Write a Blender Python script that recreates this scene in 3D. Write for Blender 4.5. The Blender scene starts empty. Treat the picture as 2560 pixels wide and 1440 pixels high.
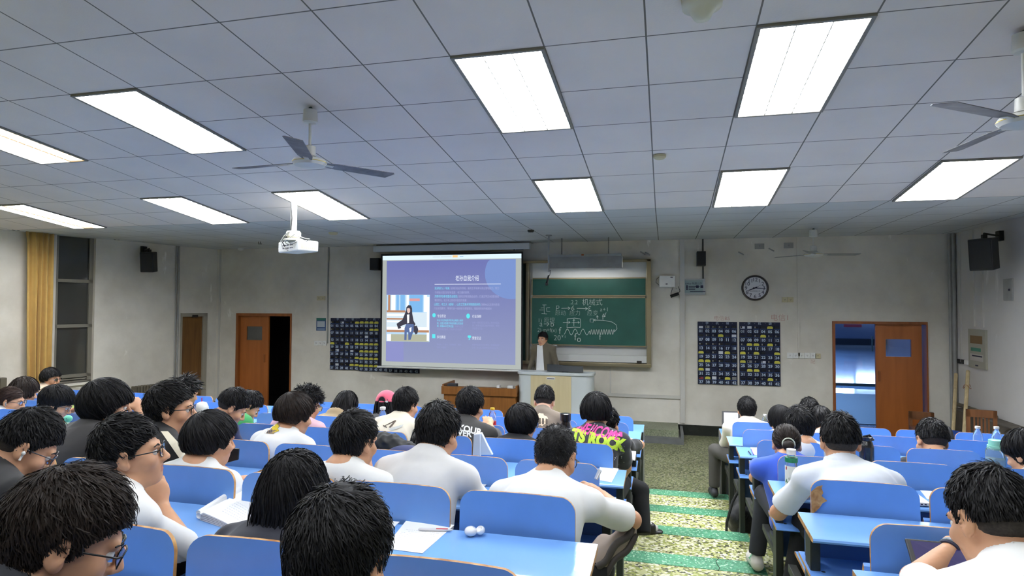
import bpy, math, random
import numpy as np
from mathutils import Vector, Matrix
from mathutils.bvhtree import BVHTree

# ------------------------------------------------------------------ camera, world, light, exposure
C = bpy.context.scene.collection
SC = bpy.context.scene
CZ = 2.14                       # camera height above the front floor
F = 1520.0
_Y = np.array([(1662 - 1280) / F, (765 - 720) / F, 1.0]); _Y /= np.linalg.norm(_Y)
_X = -np.array([(-4670 - 1280) / F, (738 - 720) / F, 1.0]); _X -= _X @ _Y * _Y; _X /= np.linalg.norm(_X)
_D = np.cross(_Y, _X)
M = np.stack([_X, _Y, -_D], 0)  # camera coords -> world
cam_d = bpy.data.cameras.new('camera'); cam_d.sensor_width = 36.0; cam_d.lens = 36.0 * F / 2560.0
cam_d.clip_start = 0.05; cam_d.clip_end = 200
cam = bpy.data.objects.new('camera', cam_d); C.objects.link(cam)
_r = np.stack([M[:, 0], -M[:, 1], -M[:, 2]], 1)
cam.matrix_world = Matrix(((*_r[0], 0), (*_r[1], 0), (*_r[2], CZ), (0, 0, 0, 1)))
SC.camera = cam
W = bpy.data.worlds.new('world'); SC.world = W; W.use_nodes = True
W.node_tree.nodes['Background'].inputs[0].default_value = (0.03, 0.045, 0.09, 1)
W.node_tree.nodes['Background'].inputs[1].default_value = 0.25
SC.view_settings.view_transform = 'Standard'; SC.view_settings.look = 'None'
SC.view_settings.gamma = 1.0; SC.view_settings.use_curve_mapping = False
SC.view_settings.exposure = 0.2
SC.cycles.max_bounces = 7; SC.cycles.diffuse_bounces = 4; SC.cycles.glossy_bounces = 3; SC.cycles.transmission_bounces = 6; SC.cycles.adaptive_threshold = 0.035
LAMP_STRENGTH = 19.0      # tubes of the near row; gains below brighten the front wall, dim the rear
FRONT_GAIN = 2.3; REAR_GAIN = .75
# blue area lamps added in the hallway outside the right door, for its twilight
for (lx, ly, lz, sx, sy, pw, cl) in ((4.2, 24.0, 3.3, 5.0, 18.0, 1900.0, (0.22, 0.48, 1.0)), (3.4, 12.6, 2.9, 1.6, 1.6, 28.0, (0.3, 0.5, 1.0))):
    ld = bpy.data.lights.new('hall_fill', 'AREA'); ld.shape = 'RECTANGLE'; ld.size = sx; ld.size_y = sy
    ld.energy = pw; ld.color = cl
    lo = bpy.data.objects.new('hall_fill', ld); C.objects.link(lo); lo.location = (lx, ly, lz)
random.seed(7); RNG = np.random.RandomState(11)

def ray(px, py): return M @ np.array([(px - 1280) / F, (py - 720) / F, 1.0])
def at(px, py, x=None, y=None, z=None):
    "world point on the sight line of a photo pixel, on the plane x=, y= or z="
    r = ray(px, py)
    t = x / r[0] if x is not None else y / r[1] if y is not None else (z - CZ) / r[2]
    p = r * t; p[2] += CZ
    return p
def pix(p):
    c = M.T @ (np.asarray(p, float) - np.array([0, 0, CZ]))
    return 1280 + F * c[0] / c[2], 720 + F * c[1] / c[2], c[2]

# ------------------------------------------------------------------ mesh helpers
class MB:
    def __init__(s): s.v = []; s.f = []; s.m = []
    def add(s, vs, fs, mi=0):
        o = len(s.v); s.v += [tuple(map(float, v)) for v in vs]; s.f += [tuple(i + o for i in f) for f in fs]; s.m += [mi] * len(fs); return s
    def box(s, a, b, mi=0, T=None):
        x0, y0, z0 = a; x1, y1, z1 = b
        v = [(x0, y0, z0), (x1, y0, z0), (x1, y1, z0), (x0, y1, z0), (x0, y0, z1), (x1, y0, z1), (x1, y1, z1), (x0, y1, z1)]
        if T: v = [T(p) for p in v]
        return s.add(v, [(0, 3, 2, 1), (4, 5, 6, 7), (0, 1, 5, 4), (1, 2, 6, 5), (2, 3, 7, 6), (3, 0, 4, 7)], mi)
    def cbox(s, c, d, mi=0, T=None):
        return s.box([c[i] - d[i] / 2 for i in range(3)], [c[i] + d[i] / 2 for i in range(3)], mi, T)
    def prism(s, poly, ax, a, b, mi=0, cap=None, T=None):
        "polygon in the two axes other than ax, extruded a..b along ax"
        def P(u, v, w):
            q = {'x': (w, u, v), 'y': (u, w, v), 'z': (u, v, w)}[ax]
            return T(q) if T else q
        n = len(poly); vs = [P(u, v, a) for u, v in poly] + [P(u, v, b) for u, v in poly]
        s.add(vs, [tuple(range(n))[::-1], tuple(range(n, 2 * n))], mi if cap is None else cap)
        o = len(s.v) - 2 * n
        s.f += [(o + i, o + (i + 1) % n, o + n + (i + 1) % n, o + n + i) for i in range(n)]; s.m += [mi] * n
        return s
    def tube(s, pts, r, n=8, mi=0, closed=False):
        pts = [np.array(p, float) for p in pts]; N = len(pts)
        if N < 2: return s
        rs = r if hasattr(r, '__len__') else [r] * N
        vs = []; up = None
        for i, p in enumerate(pts):
            d = pts[(i + 1) % N] - pts[i - 1] if closed else pts[min(i + 1, N - 1)] - pts[max(i - 1, 0)]
            d = d / (np.linalg.norm(d) + 1e-9)
            if up is None: up = np.array([0, 0, 1.]) if abs(d[2]) < .9 else np.array([1., 0, 0])
            a = np.cross(d, up); a /= np.linalg.norm(a) + 1e-9; b = np.cross(a, d); up = b
            for k in range(n):
                t = 2 * math.pi * k / n; vs.append(p + rs[i] * (math.cos(t) * a + math.sin(t) * b))
        fs = []
        for i in range(N if closed else N - 1):
            j = (i + 1) % N
            for k in range(n): fs.append((i * n + k, i * n + (k + 1) % n, j * n + (k + 1) % n, j * n + k))
        if not closed: fs += [tuple(range(n)), tuple(range((N - 1) * n, N * n))[::-1]]
        return s.add(vs, fs, mi)
    def lathe(s, prof, n=20, c=(0, 0, 0), mi=0, T=None, mis=None):
        "prof: list of (radius, z)"
        vs = []
        for r, z in prof:
            for k in range(n):
                t = 2 * math.pi * k / n; p = (c[0] + r * math.cos(t), c[1] + r * math.sin(t), c[2] + z); vs.append(T(p) if T else p)
        o = len(s.v); s.v += [tuple(map(float, v)) for v in vs]
        for i in range(len(prof) - 1):
            for k in range(n):
                s.f.append((o + i * n + k, o + i * n + (k + 1) % n, o + (i + 1) * n + (k + 1) % n, o + (i + 1) * n + k)); s.m.append(mis[i] if mis else mi)
        s.f.append(tuple(o + k for k in range(n))[::-1]); s.m.append(mis[0] if mis else mi)
        s.f.append(tuple(o + (len(prof) - 1) * n + k for k in range(n))); s.m.append(mis[-1] if mis else mi)
        return s
    def ell(s, c, r, nu=14, nv=10, mi=0, T=None):
        prof = [(max(1e-4, math.sin(math.pi * i / nv)), -math.cos(math.pi * i / nv)) for i in range(nv + 1)]
        def TT(p):
            q = (c[0] + p[0] * r[0], c[1] + p[1] * r[1], c[2] + p[2] * r[2]); return T(q) if T else q
        return s.lathe(prof, nu, (0, 0, 0), mi, TT)

MESH_COUNT = [0]
def link_mesh(name, me, mats, parent=None, smooth=False):
    for m in (mats if isinstance(mats, (list, tuple)) else [mats]): me.materials.append(m)
    if smooth: me.polygons.foreach_set('use_smooth', [True] * len(me.polygons))
    o = bpy.data.objects.new(name, me); C.objects.link(o)
    if parent is not None: o.parent = parent
    return o
def obj(name, mb, mats, parent=None, smooth=False, loc=None, bevel=0, auto=None):
    me = bpy.data.meshes.new(name); me.from_pydata(mb.v, [], mb.f); me.update()
    me.polygons.foreach_set('material_index', mb.m)
    if loc is not None:
        me.transform(Matrix.Translation(-Vector(loc)))
    o = link_mesh(name, me, mats, parent, smooth)
    if loc is not None: o.location = loc
    if bevel:
        b = o.modifiers.new('edge', 'BEVEL'); b.width = bevel; b.segments = 2; b.limit_method = 'ANGLE'; b.angle_limit = 0.7
    if auto: me.set_sharp_from_angle(angle=auto)
    return o
def tag(o, label, cat, group=None, kind=None):
    o['label'] = label; o['category'] = cat
    if group: o['group'] = group
    if kind: o['kind'] = kind
    return o
def struct(o, label=None, cat=None):
    o['kind'] = 'structure'
    if label: o['label'] = label
    if cat: o['category'] = cat
    return o
def empty(name, loc=(0, 0, 0), rz=0.0):
    o = bpy.data.objects.new(name, None); C.objects.link(o); o.location = loc; o.rotation_euler = (0, 0, rz); o.empty_display_size = .05
    return o
def copy_tree(o, parent=None):
    c = o.copy(); C.objects.link(c); c.parent = parent
    for ch in list(o.children): copy_tree(ch, c)
    return c
def text_mb(s, size, mb=None, T=None, mi=0, align='LEFT', sx=1.0, thick=0.0, bold=0.0):
    "text outlines as flat mesh; T maps (u, v) in metres to a world point"
    cu = bpy.data.curves.new('t', 'FONT'); cu.body = s; cu.size = size; cu.align_x = align; cu.resolution_u = 3; cu.offset = bold
    ob = bpy.data.objects.new('t', cu); C.objects.link(ob)
    bpy.context.view_layer.update()
    me = bpy.data.meshes.new_from_object(ob.evaluated_get(bpy.context.evaluated_depsgraph_get()))
    bpy.data.objects.remove(ob); bpy.data.curves.remove(cu)
    mb = mb or MB()
    mb.add([T(v.co.x * sx, v.co.y) for v in me.vertices], [tuple(p.vertices) for p in me.polygons], mi)
    bpy.data.meshes.remove(me)
    return mb

# ------------------------------------------------------------------ materials
def srgb(r, g, b):
    f = lambda c: (c / 255 / 12.92) if c / 255 <= 0.04045 else ((c / 255 + 0.055) / 1.055) ** 2.4
    return (f(r), f(g), f(b), 1)
MATS = {}
def mat(name, col, rough=0.6, metal=0.0, spec=0.5, vary=0.0, scale=8.0, emit=None, es=1.0, trans=0.0, bump=0.0, bscale=40.0, coat=0.0, alpha=1.0, col2=None, aniso=0.0, sheen=0.0, sss=0.0, thr=None):
    if name in MATS: return MATS[name]
    m = bpy.data.materials.new(name); m.use_nodes = True; nt = m.node_tree; b = nt.nodes['Principled BSDF']
    if len(col) == 3: col = (*col, 1)
    b.inputs['Base Color'].default_value = col; b.inputs['Roughness'].default_value = rough; b.inputs['Metallic'].default_value = metal
    b.inputs['Specular IOR Level'].default_value = spec; b.inputs['Transmission Weight'].default_value = trans
    b.inputs['Coat Weight'].default_value = coat; b.inputs['Alpha'].default_value = alpha
    if sheen: b.inputs['Sheen Weight'].default_value = sheen
    if sss:
        b.inputs['Subsurface Weight'].default_value = sss; b.inputs['Subsurface Radius'].default_value = (.012, .005, .003); b.inputs['Subsurface Scale'].default_value = 1.0
    if emit: b.inputs['Emission Color'].default_value = emit if len(emit) == 4 else (*emit, 1); b.inputs['Emission Strength'].default_value = es
    if vary or col2 or bump:
        tc = nt.nodes.new('ShaderNodeTexCoord'); nz = nt.nodes.new('ShaderNodeTexNoise'); nz.inputs['Scale'].default_value = scale; nz.inputs['Detail'].default_value = 6
        nt.links.new(tc.outputs['Object'], nz.inputs['Vector'])
        if vary or col2:
            rp = nt.nodes.new('ShaderNodeValToRGB'); rp.color_ramp.elements[0].position = thr[0] if thr else .35; rp.color_ramp.elements[1].position = thr[1] if thr else .68
            c2 = col2 or tuple(min(1, c * (1 + vary)) for c in col[:3]) + (1,)
            c1 = col if col2 else tuple(c * (1 - vary) for c in col[:3]) + (1,)
            rp.color_ramp.elements[0].color = c1; rp.color_ramp.elements[1].color = c2 if len(c2) == 4 else (*c2, 1)
            nt.links.new(nz.outputs['Fac'], rp.inputs[0]); nt.links.new(rp.outputs[0], b.inputs['Base Color'])
        if bump:
            n2 = nt.nodes.new('ShaderNodeTexNoise'); n2.inputs['Scale'].default_value = bscale; n2.inputs['Detail'].default_value = 4
            nt.links.new(tc.outputs['Object'], n2.inputs['Vector'])
            bp = nt.nodes.new('ShaderNodeBump'); bp.inputs['Strength'].default_value = bump; bp.inputs['Distance'].default_value = .01
            nt.links.new(n2.outputs['Fac'], bp.inputs['Height']); nt.links.new(bp.outputs[0], b.inputs['Normal'])
    MATS[name] = m
    return m

def terrazzo(name, cols, stops, scale, rough=.45):
    m = bpy.data.materials.new(name); m.use_nodes = True; nt = m.node_tree; b = nt.nodes['Principled BSDF']; b.inputs['Roughness'].default_value = rough
    tc = nt.nodes.new('ShaderNodeTexCoord'); v = nt.nodes.new('ShaderNodeTexVoronoi'); v.inputs['Scale'].default_value = scale
    nz = nt.nodes.new('ShaderNodeTexNoise'); nz.inputs['Scale'].default_value = scale * .7; nz.inputs['Detail'].default_value = 3
    mx = nt.nodes.new('ShaderNodeMixRGB'); mx.inputs[0].default_value = .012
    nt.links.new(tc.outputs['Object'], nz.inputs['Vector'])
    nt.links.new(tc.outputs['Object'], mx.inputs[1]); nt.links.new(nz.outputs['Color'], mx.inputs[2]); nt.links.new(mx.outputs[0], v.inputs['Vector'])
    sp = nt.nodes.new('ShaderNodeSeparateColor'); nt.links.new(v.outputs['Color'], sp.inputs[0])
    rp = nt.nodes.new('ShaderNodeValToRGB'); rp.color_ramp.interpolation = 'CONSTANT'
    e = rp.color_ramp.elements; e[0].color = cols[0]; e[0].position = 0; e[1].color = cols[1]; e[1].position = stops[0]
    for c, s in zip(cols[2:], stops[1:]): q = e.new(s); q.color = c
    nt.links.new(sp.outputs[0], rp.inputs[0])
    big = nt.nodes.new('ShaderNodeTexNoise'); big.inputs['Scale'].default_value = 1.4; big.inputs['Detail'].default_value = 5
    nt.links.new(tc.outputs['Object'], big.inputs['Vector'])
    br = nt.nodes.new('ShaderNodeValToRGB'); br.color_ramp.elements[0].position = .3; br.color_ramp.elements[0].color = (.62, .62, .6, 1); br.color_ramp.elements[1].position = .6; br.color_ramp.elements[1].color = (1, 1, 1, 1)
    nt.links.new(big.outputs['Fac'], br.inputs[0])
    mu = nt.nodes.new('ShaderNodeMixRGB'); mu.blend_type = 'MULTIPLY'; mu.inputs[0].default_value = 1
    nt.links.new(rp.outputs[0], mu.inputs[1]); nt.links.new(br.outputs[0], mu.inputs[2]); nt.links.new(mu.outputs[0], b.inputs['Base Color'])
    return m

def plaster(name, base, dirt, light, s=1.0, streak=True):
    m = bpy.data.materials.new(name); m.use_nodes = True; nt = m.node_tree; b = nt.nodes['Principled BSDF']; b.inputs['Roughness'].default_value = .85
    tc = nt.nodes.new('ShaderNodeTexCoord')
    def noise(sc, det, rough=.5, mapv=None):
        n = nt.nodes.new('ShaderNodeTexNoise'); n.inputs['Scale'].default_value = sc; n.inputs['Detail'].default_value = det; n.inputs['Roughness'].default_value = rough
        if mapv:
            mp = nt.nodes.new('ShaderNodeMapping'); mp.inputs['Scale'].default_value = mapv; nt.links.new(tc.outputs['Object'], mp.inputs['Vector']); nt.links.new(mp.outputs[0], n.inputs['Vector'])
        else: nt.links.new(tc.outputs['Object'], n.inputs['Vector'])
        return n
    def ramp(n, p0, p1, c0, c1):
        r = nt.nodes.new('ShaderNodeValToRGB'); r.color_ramp.elements[0].position = p0; r.color_ramp.elements[1].position = p1
        r.color_ramp.elements[0].color = c0; r.color_ramp.elements[1].color = c1; nt.links.new(n.outputs['Fac'], r.inputs[0]); return r
    k = (0, 0, 0, 1); w = (1, 1, 1, 1)
    r1 = ramp(noise(.9 * s, 8, .6), .35, .65, dirt, base)
    r2 = ramp(noise(5 * s, 6, .6, (1, 1, .35)), .66, .74, k, w)
    mx = nt.nodes.new('ShaderNodeMixRGB'); nt.links.new(r2.outputs[0], mx.inputs[0]); nt.links.new(r1.outputs[0], mx.inputs[1]); mx.inputs[2].default_value = light
    r3 = ramp(noise(11 * s, 7, .7), .70, .76, k, w)
    m2 = nt.nodes.new('ShaderNodeMixRGB'); nt.links.new(r3.outputs[0], m2.inputs[0]); nt.links.new(mx.outputs[0], m2.inputs[1]); m2.inputs[2].default_value = tuple(c * .55 for c in dirt[:3]) + (1,)
    nt.links.new(m2.outputs[0], b.inputs['Base Color'])
    bp = nt.nodes.new('ShaderNodeBump'); bp.inputs['Strength'].default_value = .15; bp.inputs['Distance'].default_value = .01
    nt.links.new(noise(6, 8).outputs['Fac'], bp.inputs['Height']); nt.links.new(bp.outputs[0], b.inputs['Normal'])
    return m

def wood(name, c1, c2, rough=.45, scale=(1, 1, .08), s=14):
    m = bpy.data.materials.new(name); m.use_nodes = True; nt = m.node_tree; b = nt.nodes['Principled BSDF']; b.inputs['Roughness'].default_value = rough
    tc = nt.nodes.new('ShaderNodeTexCoord'); mp = nt.nodes.new('ShaderNodeMapping'); mp.inputs['Scale'].default_value = scale
    nz = nt.nodes.new('ShaderNodeTexNoise'); nz.inputs['Scale'].default_value = s; nz.inputs['Detail'].default_value = 8; nz.inputs['Distortion'].default_value = .6
    rp = nt.nodes.new('ShaderNodeValToRGB'); rp.color_ramp.elements[0].position = .3; rp.color_ramp.elements[1].position = .7
    rp.color_ramp.elements[0].color = c1; rp.color_ramp.elements[1].color = c2
    nt.links.new(tc.outputs['Object'], mp.inputs[0]); nt.links.new(mp.outputs[0], nz.inputs['Vector']); nt.links.new(nz.outputs['Fac'], rp.inputs[0]); nt.links.new(rp.outputs[0], b.inputs['Base Color'])
    return m

M_wall = plaster('wall_plaster', srgb(224, 219, 208), srgb(198, 192, 180), srgb(240, 237, 230))
M_wall_r = plaster('wall_plaster_side', srgb(206, 203, 200), srgb(190, 187, 183), srgb(222, 220, 216), .5)
M_black = mat('black_plastic', (.012, .012, .013), .45)
M_dark = mat('dark_metal', (.022, .024, .02), .5, spec=.4)
M_white = mat('white_plastic', srgb(222, 222, 218), .4, vary=.05)
M_grey = mat('grey_paint', srgb(150, 150, 146), .5, vary=.08)
M_steel = mat('steel', srgb(150, 150, 150), .35, .8)
M_alu = mat('aluminium_bronze', srgb(150, 138, 108), .35, .7)
M_ply = wood('plywood_edge', srgb(150, 96, 44), srgb(214, 168, 108), .55, (1, 1, 1), 30)
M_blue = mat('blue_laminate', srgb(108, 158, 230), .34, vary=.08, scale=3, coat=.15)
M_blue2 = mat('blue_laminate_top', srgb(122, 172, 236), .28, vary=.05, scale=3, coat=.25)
M_blue_shaded = mat('blue_panel_shaded', srgb(60, 92, 146), .5)  # blue laminate with the shade below the desktop put into its colour
M_paper = mat('paper', srgb(240, 240, 238), .8)
M_ink = mat('ink', (.03, .03, .06), .8)
M_glass = mat('clear_glass', (.97, .98, 1, 1), .03, trans=1.0, spec=.5)
M_pet = mat('clear_plastic', (.93, .96, .98, 1), .08, trans=.95)
M_darkglass = mat('night_glass', (.045, .046, .042), .06, spec=.9)
# ------------------------------------------------------------------ the room
YF = 10.577; ZC = 3.258; XR = 4.27; YK = 7.129; YB = -6.0
def zceil(y): return ZC if y >= YK else ZC + 0.12357 * (YK - y)
ULX = np.array([-.264, -1.0]); ULN = np.linalg.norm(ULX); LU = ULX / ULN; LN = np.array([1.0, -.264]) / ULN; LO = np.array([-8.88, YF])
def TL(p):
    "left-wall frame (u along the wall towards the camera, v into the room, z) -> world"
    q = LO + LU * p[0] + LN * p[1]; return (q[0], q[1], p[2])
def uz(px, py):
    r = ray(px, py); t = (LO @ LN) / (r[:2] @ LN); p = r * t; return (p[:2] - LO) @ LU, p[2] + CZ
def ID(p): return p

# floor: flat front, then broad low steps up towards the back rows
M_ter = terrazzo('terrazzo_floor', [srgb(196, 196, 140), srgb(158, 164, 84), srgb(226, 224, 200), srgb(120, 120, 80), srgb(66, 70, 48)], [.30, .55, .76, .90], 55)
M_terf = terrazzo('terrazzo_front', [srgb(126, 126, 92), srgb(104, 112, 72), srgb(150, 148, 122), srgb(84, 88, 62), srgb(52, 56, 40)], [.30, .6, .76, .90], 60)
M_terg = terrazzo('terrazzo_green', [srgb(84, 156, 118), srgb(74, 142, 106), srgb(96, 168, 128), srgb(178, 214, 184), srgb(60, 122, 90)], [.38, .66, .86, .96], 90)
M_terp = terrazzo('terrazzo_podium', [srgb(132, 138, 112), srgb(122, 130, 104), srgb(146, 150, 128), srgb(108, 112, 92), srgb(90, 94, 78)], [.38, .66, .86, .96], 90)
YN = [7.05 - .825 * n for n in range(15)]
def lvl(n): return .088 * n
mb = MB()
mb.box((-14, YN[0], -.2), (6, YF + .2, 0), 0)
for n in range(1, 16):
    y1 = YN[n - 1]; y0 = YN[n] if n < 15 else YB
    mb.box((-14, y0, -.2), (6, y1, lvl(n)), 1)
obj_floor = struct(obj('floor', mb, [M_terf, M_ter]))
for n in range(0, 8):
    b = MB(); b.box((-.30, YN[n] - .19, lvl(n + 1) - .02), (.66, YN[n] + .004, lvl(n + 1) + .003)); o = struct(obj('trim_%d' % (n + 1), b, M_terg), None, None)
# floor crack across the strips of the aisle
b = MB(); pts = [at(1793, 1394 + 0, z=lvl(3) + .092)]
cr = [(1797, 1396), (1790, 1403), (1793, 1412), (1799, 1420), (1796, 1427)]
b.tube([at(x, y, z=lvl(4) + .003) + np.array([0, 0, .001]) for x, y in cr], .0025, 5)
tag(obj('floor_crack', b, mat('crack', (.04, .05, .035), .9)), 'thin dark crack across the green strip of the aisle step', 'crack')

# ceiling: sloped panelled part and flat front part
def ceil_mat(name, base, line, ox, oy, sy):
    m = bpy.data.materials.new(name); m.use_nodes = True; nt = m.node_tree; bs = nt.nodes['Principled BSDF']; bs.inputs['Roughness'].default_value = .8
    tc = nt.nodes.new('ShaderNodeTexCoord'); sp = nt.nodes.new('ShaderNodeSeparateXYZ'); nt.links.new(tc.outputs['Object'], sp.inputs[0])
    def math_(op, a, b=None):
        n = nt.nodes.new('ShaderNodeMath'); n.operation = op
        for i, q in enumerate((a, b)):
            if q is None: continue
            if isinstance(q, (int, float)): n.inputs[i].default_value = q
            else: nt.links.new(q, n.inputs[i])
        return n.outputs[0]
    def line_(c, off, step, w):
        f = math_('FRACT', math_('DIVIDE', math_('SUBTRACT', c, off), step)); d = math_('ABSOLUTE', math_('SUBTRACT', f, .5)); return math_('GREATER_THAN', d, .5 - w / step)
    L = math_('MAXIMUM', line_(sp.outputs[0], ox, .6, .0052), line_(sp.outputs[1], oy, sy, .0046))
    nz = nt.nodes.new('ShaderNodeTexNoise'); nz.inputs['Scale'].default_value = 1.2; nz.inputs['Detail'].default_value = 6; nt.links.new(tc.outputs['Object'], nz.inputs['Vector'])
    rp = nt.nodes.new('ShaderNodeValToRGB'); rp.color_ramp.elements[0].position = .3; rp.color_ramp.elements[1].position = .65
    rp.color_ramp.elements[0].color = tuple(c * .9 for c in base[:3]) + (1,); rp.color_ramp.elements[1].color = base; nt.links.new(nz.outputs['Fac'], rp.inputs[0])
    mx = nt.nodes.new('ShaderNodeMixRGB'); nt.links.new(L, mx.inputs[0]); nt.links.new(rp.outputs[0], mx.inputs[1]); mx.inputs[2].default_value = line
    nt.links.new(mx.outputs[0], bs.inputs['Base Color'])
    wv = nt.nodes.new('ShaderNodeTexVoronoi'); wv.inputs['Scale'].default_value = 75; nt.links.new(tc.outputs['Object'], wv.inputs['Vector'])
    bp = nt.nodes.new('ShaderNodeBump'); bp.inputs['Strength'].default_value = .12; bp.inputs['Distance'].default_value = .004; nt.links.new(wv.outputs[0], bp.inputs['Height']); nt.links.new(bp.outputs[0], bs.inputs['Normal'])
    return m
CX0 = -.1006; CY0 = 3.5565; CS = .6 * .99244
M_ceil = ceil_mat('ceiling_tiles', srgb(226, 218, 213), srgb(112, 107, 102), CX0, CY0, CS)
M_ceilf = ceil_mat('ceiling_tiles_front', srgb(198, 200, 200), srgb(84, 82, 78), CX0, YK, .6)
mb = MB(); zb = zceil(YB)
mb.add([(-14.5, YB, zb), (5, YB, zb), (5, YK, ZC), (-14.5, YK, ZC), (-14.5, YB, zb + .2), (5, YB, zb + .2), (5, YK, ZC + .2), (-14.5, YK, ZC + .2)],
       [(0, 3, 2, 1), (4, 5, 6, 7), (0, 1, 5, 4), (1, 2, 6, 5), (2, 3, 7, 6), (3, 0, 4, 7)])
struct(obj('ceiling', mb, M_ceil))
mb = MB(); mb.box((-14.5, YK, ZC), (5, YF + .2, ZC + .2)); struct(obj('ceiling', mb, M_ceilf))

# front wall with its two door openings
dl = (-8.394, -7.128, 1.96); dr = (2.566, 3.892, 1.912)
mb = MB()
for a, b_, z0 in ((-9.3, dl[0], 0), (dl[0], dl[1], dl[2]), (dl[1], dr[0], 0), (dr[0], dr[1], dr[2]), (dr[1], XR + .3, 0)):
    mb.box((a, YF, z0), (b_, YF + .2, ZC + .1))
struct(obj('wall_front', mb, M_wall))
mb = MB(); mb.box((XR, YB, 0), (XR + .2, YF + .2, 5.2)); struct(obj('wall_right', mb, M_wall_r))
mb = MB(); mb.box((-14.3, YB - .2, 0), (XR + .2, YB, 5.4)); struct(obj('wall_back', mb, M_wall))
# left wall (splayed), window recess and door opening
wu1, _ = uz(238, 700); wu0, _ = uz(140, 700); wz1 = uz(190, 588)[1]; wz0 = uz(238, 952)[1]
wu0, wu1 = max(wu0, wu1), min(wu0, wu1)      # wu1 = nearer the front wall
du1, _ = uz(516, 860); du0, _ = uz(450, 860); dz1 = uz(480, 785)[1]
mb = MB(); H = 5.4
for a, b_, z0, z1 in ((-.3, du1, 0, H), (du1, du0, dz1, H), (du0, wu1, 0, H), (wu1, wu0, wz1, H), (wu1, wu0, 0, wz0), (wu0, 17.5, 0, H)):
    mb.box((a, -.25, z0), (b_, 0, z1), 0, TL)
struct(obj('wall_left', mb, M_wall))
# window: dark night panes in a frame, set back in the wall
wf = struct(empty('window_1', TL((wu0, -.1, wz0))))
def into(o, par):
    o.parent = par; o.matrix_parent_inverse = Matrix.LocRotScale(par.location, par.rotation_euler, None).inverted(); return o
wd = wu0 - wu1; zs = [wz0, wz0 + .12, uz(238, 928)[1] * .35 + .65 * (wz0 + .12), uz(238, 817)[1], uz(238, 700)[1], wz1]
zs = [wz0, uz(190, 940)[1], uz(190, 815)[1], uz(190, 702)[1], wz1]
mbf = MB()
for u in (wu0 - .03, wu1 + .03): mbf.cbox((u, -.1, (wz0 + wz1) / 2), (.06, .07, wz1 - wz0), 0, TL)
for z in zs: mbf.cbox(((wu0 + wu1) / 2, -.1, z), (wd, .07, .055), 0, TL)
mbf.cbox(((wu0 + wu1) / 2, -.1, (zs[0] + zs[1]) / 2), (wd, .05, .02), 0, TL)
into(obj('window_frame', mbf, mat('window_frame', srgb(120, 116, 104), .5)), wf)
for a, b_ in zip(zs[:-1], zs[1:]):
    p = MB(); p.cbox(((wu0 + wu1) / 2, -.105, (a + b_) / 2), (wd - .11, .008, b_ - a - .05), 0, TL); into(obj('pane', p, M_darkglass), wf)
p = MB(); p.cbox(((wu0 + wu1) / 2, -.02, wz0 - .02), (wd + .1, .16, .04), 0, TL); into(obj('window_sill', p, M_wall), wf)
# side door in the left wall
d1 = struct(empty('door_1', TL((du0, 0, 0))))
M_dbr = wood('door_brown', srgb(96, 62, 26), srgb(122, 84, 38), .5)
p = MB(); p.box((du1 + .05, -.06, .02), (du0 - .02, -.02, dz1 - .04), 0, TL); into(obj('door_panel', p, M_dbr), d1)
p = MB()
p.box((du1, -.08, 0), (du1 + .09, .02, dz1), 0, TL); p.box((du1, -.08, dz1 - .05), (du0, .02, dz1 + .02), 0, TL); p.box((du0 - .03, -.08, 0), (du0, .02, dz1), 0, TL)
into(obj('door_frame', p, mat('door_frame_grey', srgb(150, 144, 130), .6)), d1)
p = MB(); p.cbox(((du0 + du1) / 2, .03, dz1 - .04), (.10, .05, .05), 0, TL); into(obj('door_closer', p, M_black), d1)

# double door at left of the front wall: one leaf shut, the other open on darkness
M_dor = wood('door_orange', srgb(150, 84, 34), srgb(170, 98, 44), .45, (1, 1, .1), 8)
M_dfr = wood('door_frame_orange', srgb(128, 70, 28), srgb(150, 86, 38), .45)
d2 = struct(empty('door_2', (dl[0], YF, 0)))
def frame(mb, x0, x1, z1, w=.05):
    mb.box((x0, YF - .02, 0), (x0 + w, YF + .2, z1)); mb.box((x1 - w * .5, YF - .02, 0), (x1, YF + .2, z1)); mb.box((x0 + w, YF - .02, z1 - w), (x1 - w * .5, YF + .2, z1))
p = MB(); frame(p, dl[0], dl[1], dl[2], .055); into(obj('door_frame', p, M_dfr), d2)
xm = at(667, 850, y=YF)[0]
def leaf(x0, x1, z1, wx0, wx1, wz0_, wz1_, par, hx, glassm):
    p = MB(); y0, y1 = YF + .05, YF + .09
    p.box((x0, y0, .02), (wx0, y1, z1)); p.box((wx1, y0, .02), (x1, y1, z1)); p.box((wx0, y0, .02), (wx1, y1, wz0_)); p.box((wx0, y0, wz1_), (wx1, y1, z1))
    l = into(obj('door_leaf', p, M_dor), par)
    p = MB(); p.box((wx0, YF + .065, wz0_), (wx1, YF + .075, wz1_)); g = obj('pane', p, glassm); g.parent = l; g.matrix_parent_inverse = l.matrix_world.inverted(); into_w(g, l)
    p = MB(); p.box((hx - .015, y0 - .02, .98), (hx + .015, y0, 1.14)); h = obj('door_handle', p, M_dfr); into_w(h, l)
def into_w(o, par):
    bpy.context.view_layer.update(); o.parent = par; o.matrix_parent_inverse = par.matrix_world.inverted(); return o
a = at(613, 816, y=YF); b_ = at(651, 851, y=YF)
leaf(dl[0] + .055, xm, dl[2] - .055, a[0], b_[0], b_[2], a[2], d2, xm - .08, M_darkglass)
d3 = struct(empty('door_3', (dr[0], YF, 0)))
p = MB(); frame(p, dr[0], dr[1], dr[2], .04); into(obj('door_frame', p, M_dfr), d3)
xm3 = at(2192, 900, y=YF)[0]; a = at(2217, 848, y=YF); b_ = at(2282, 893, y=YF)
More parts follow.
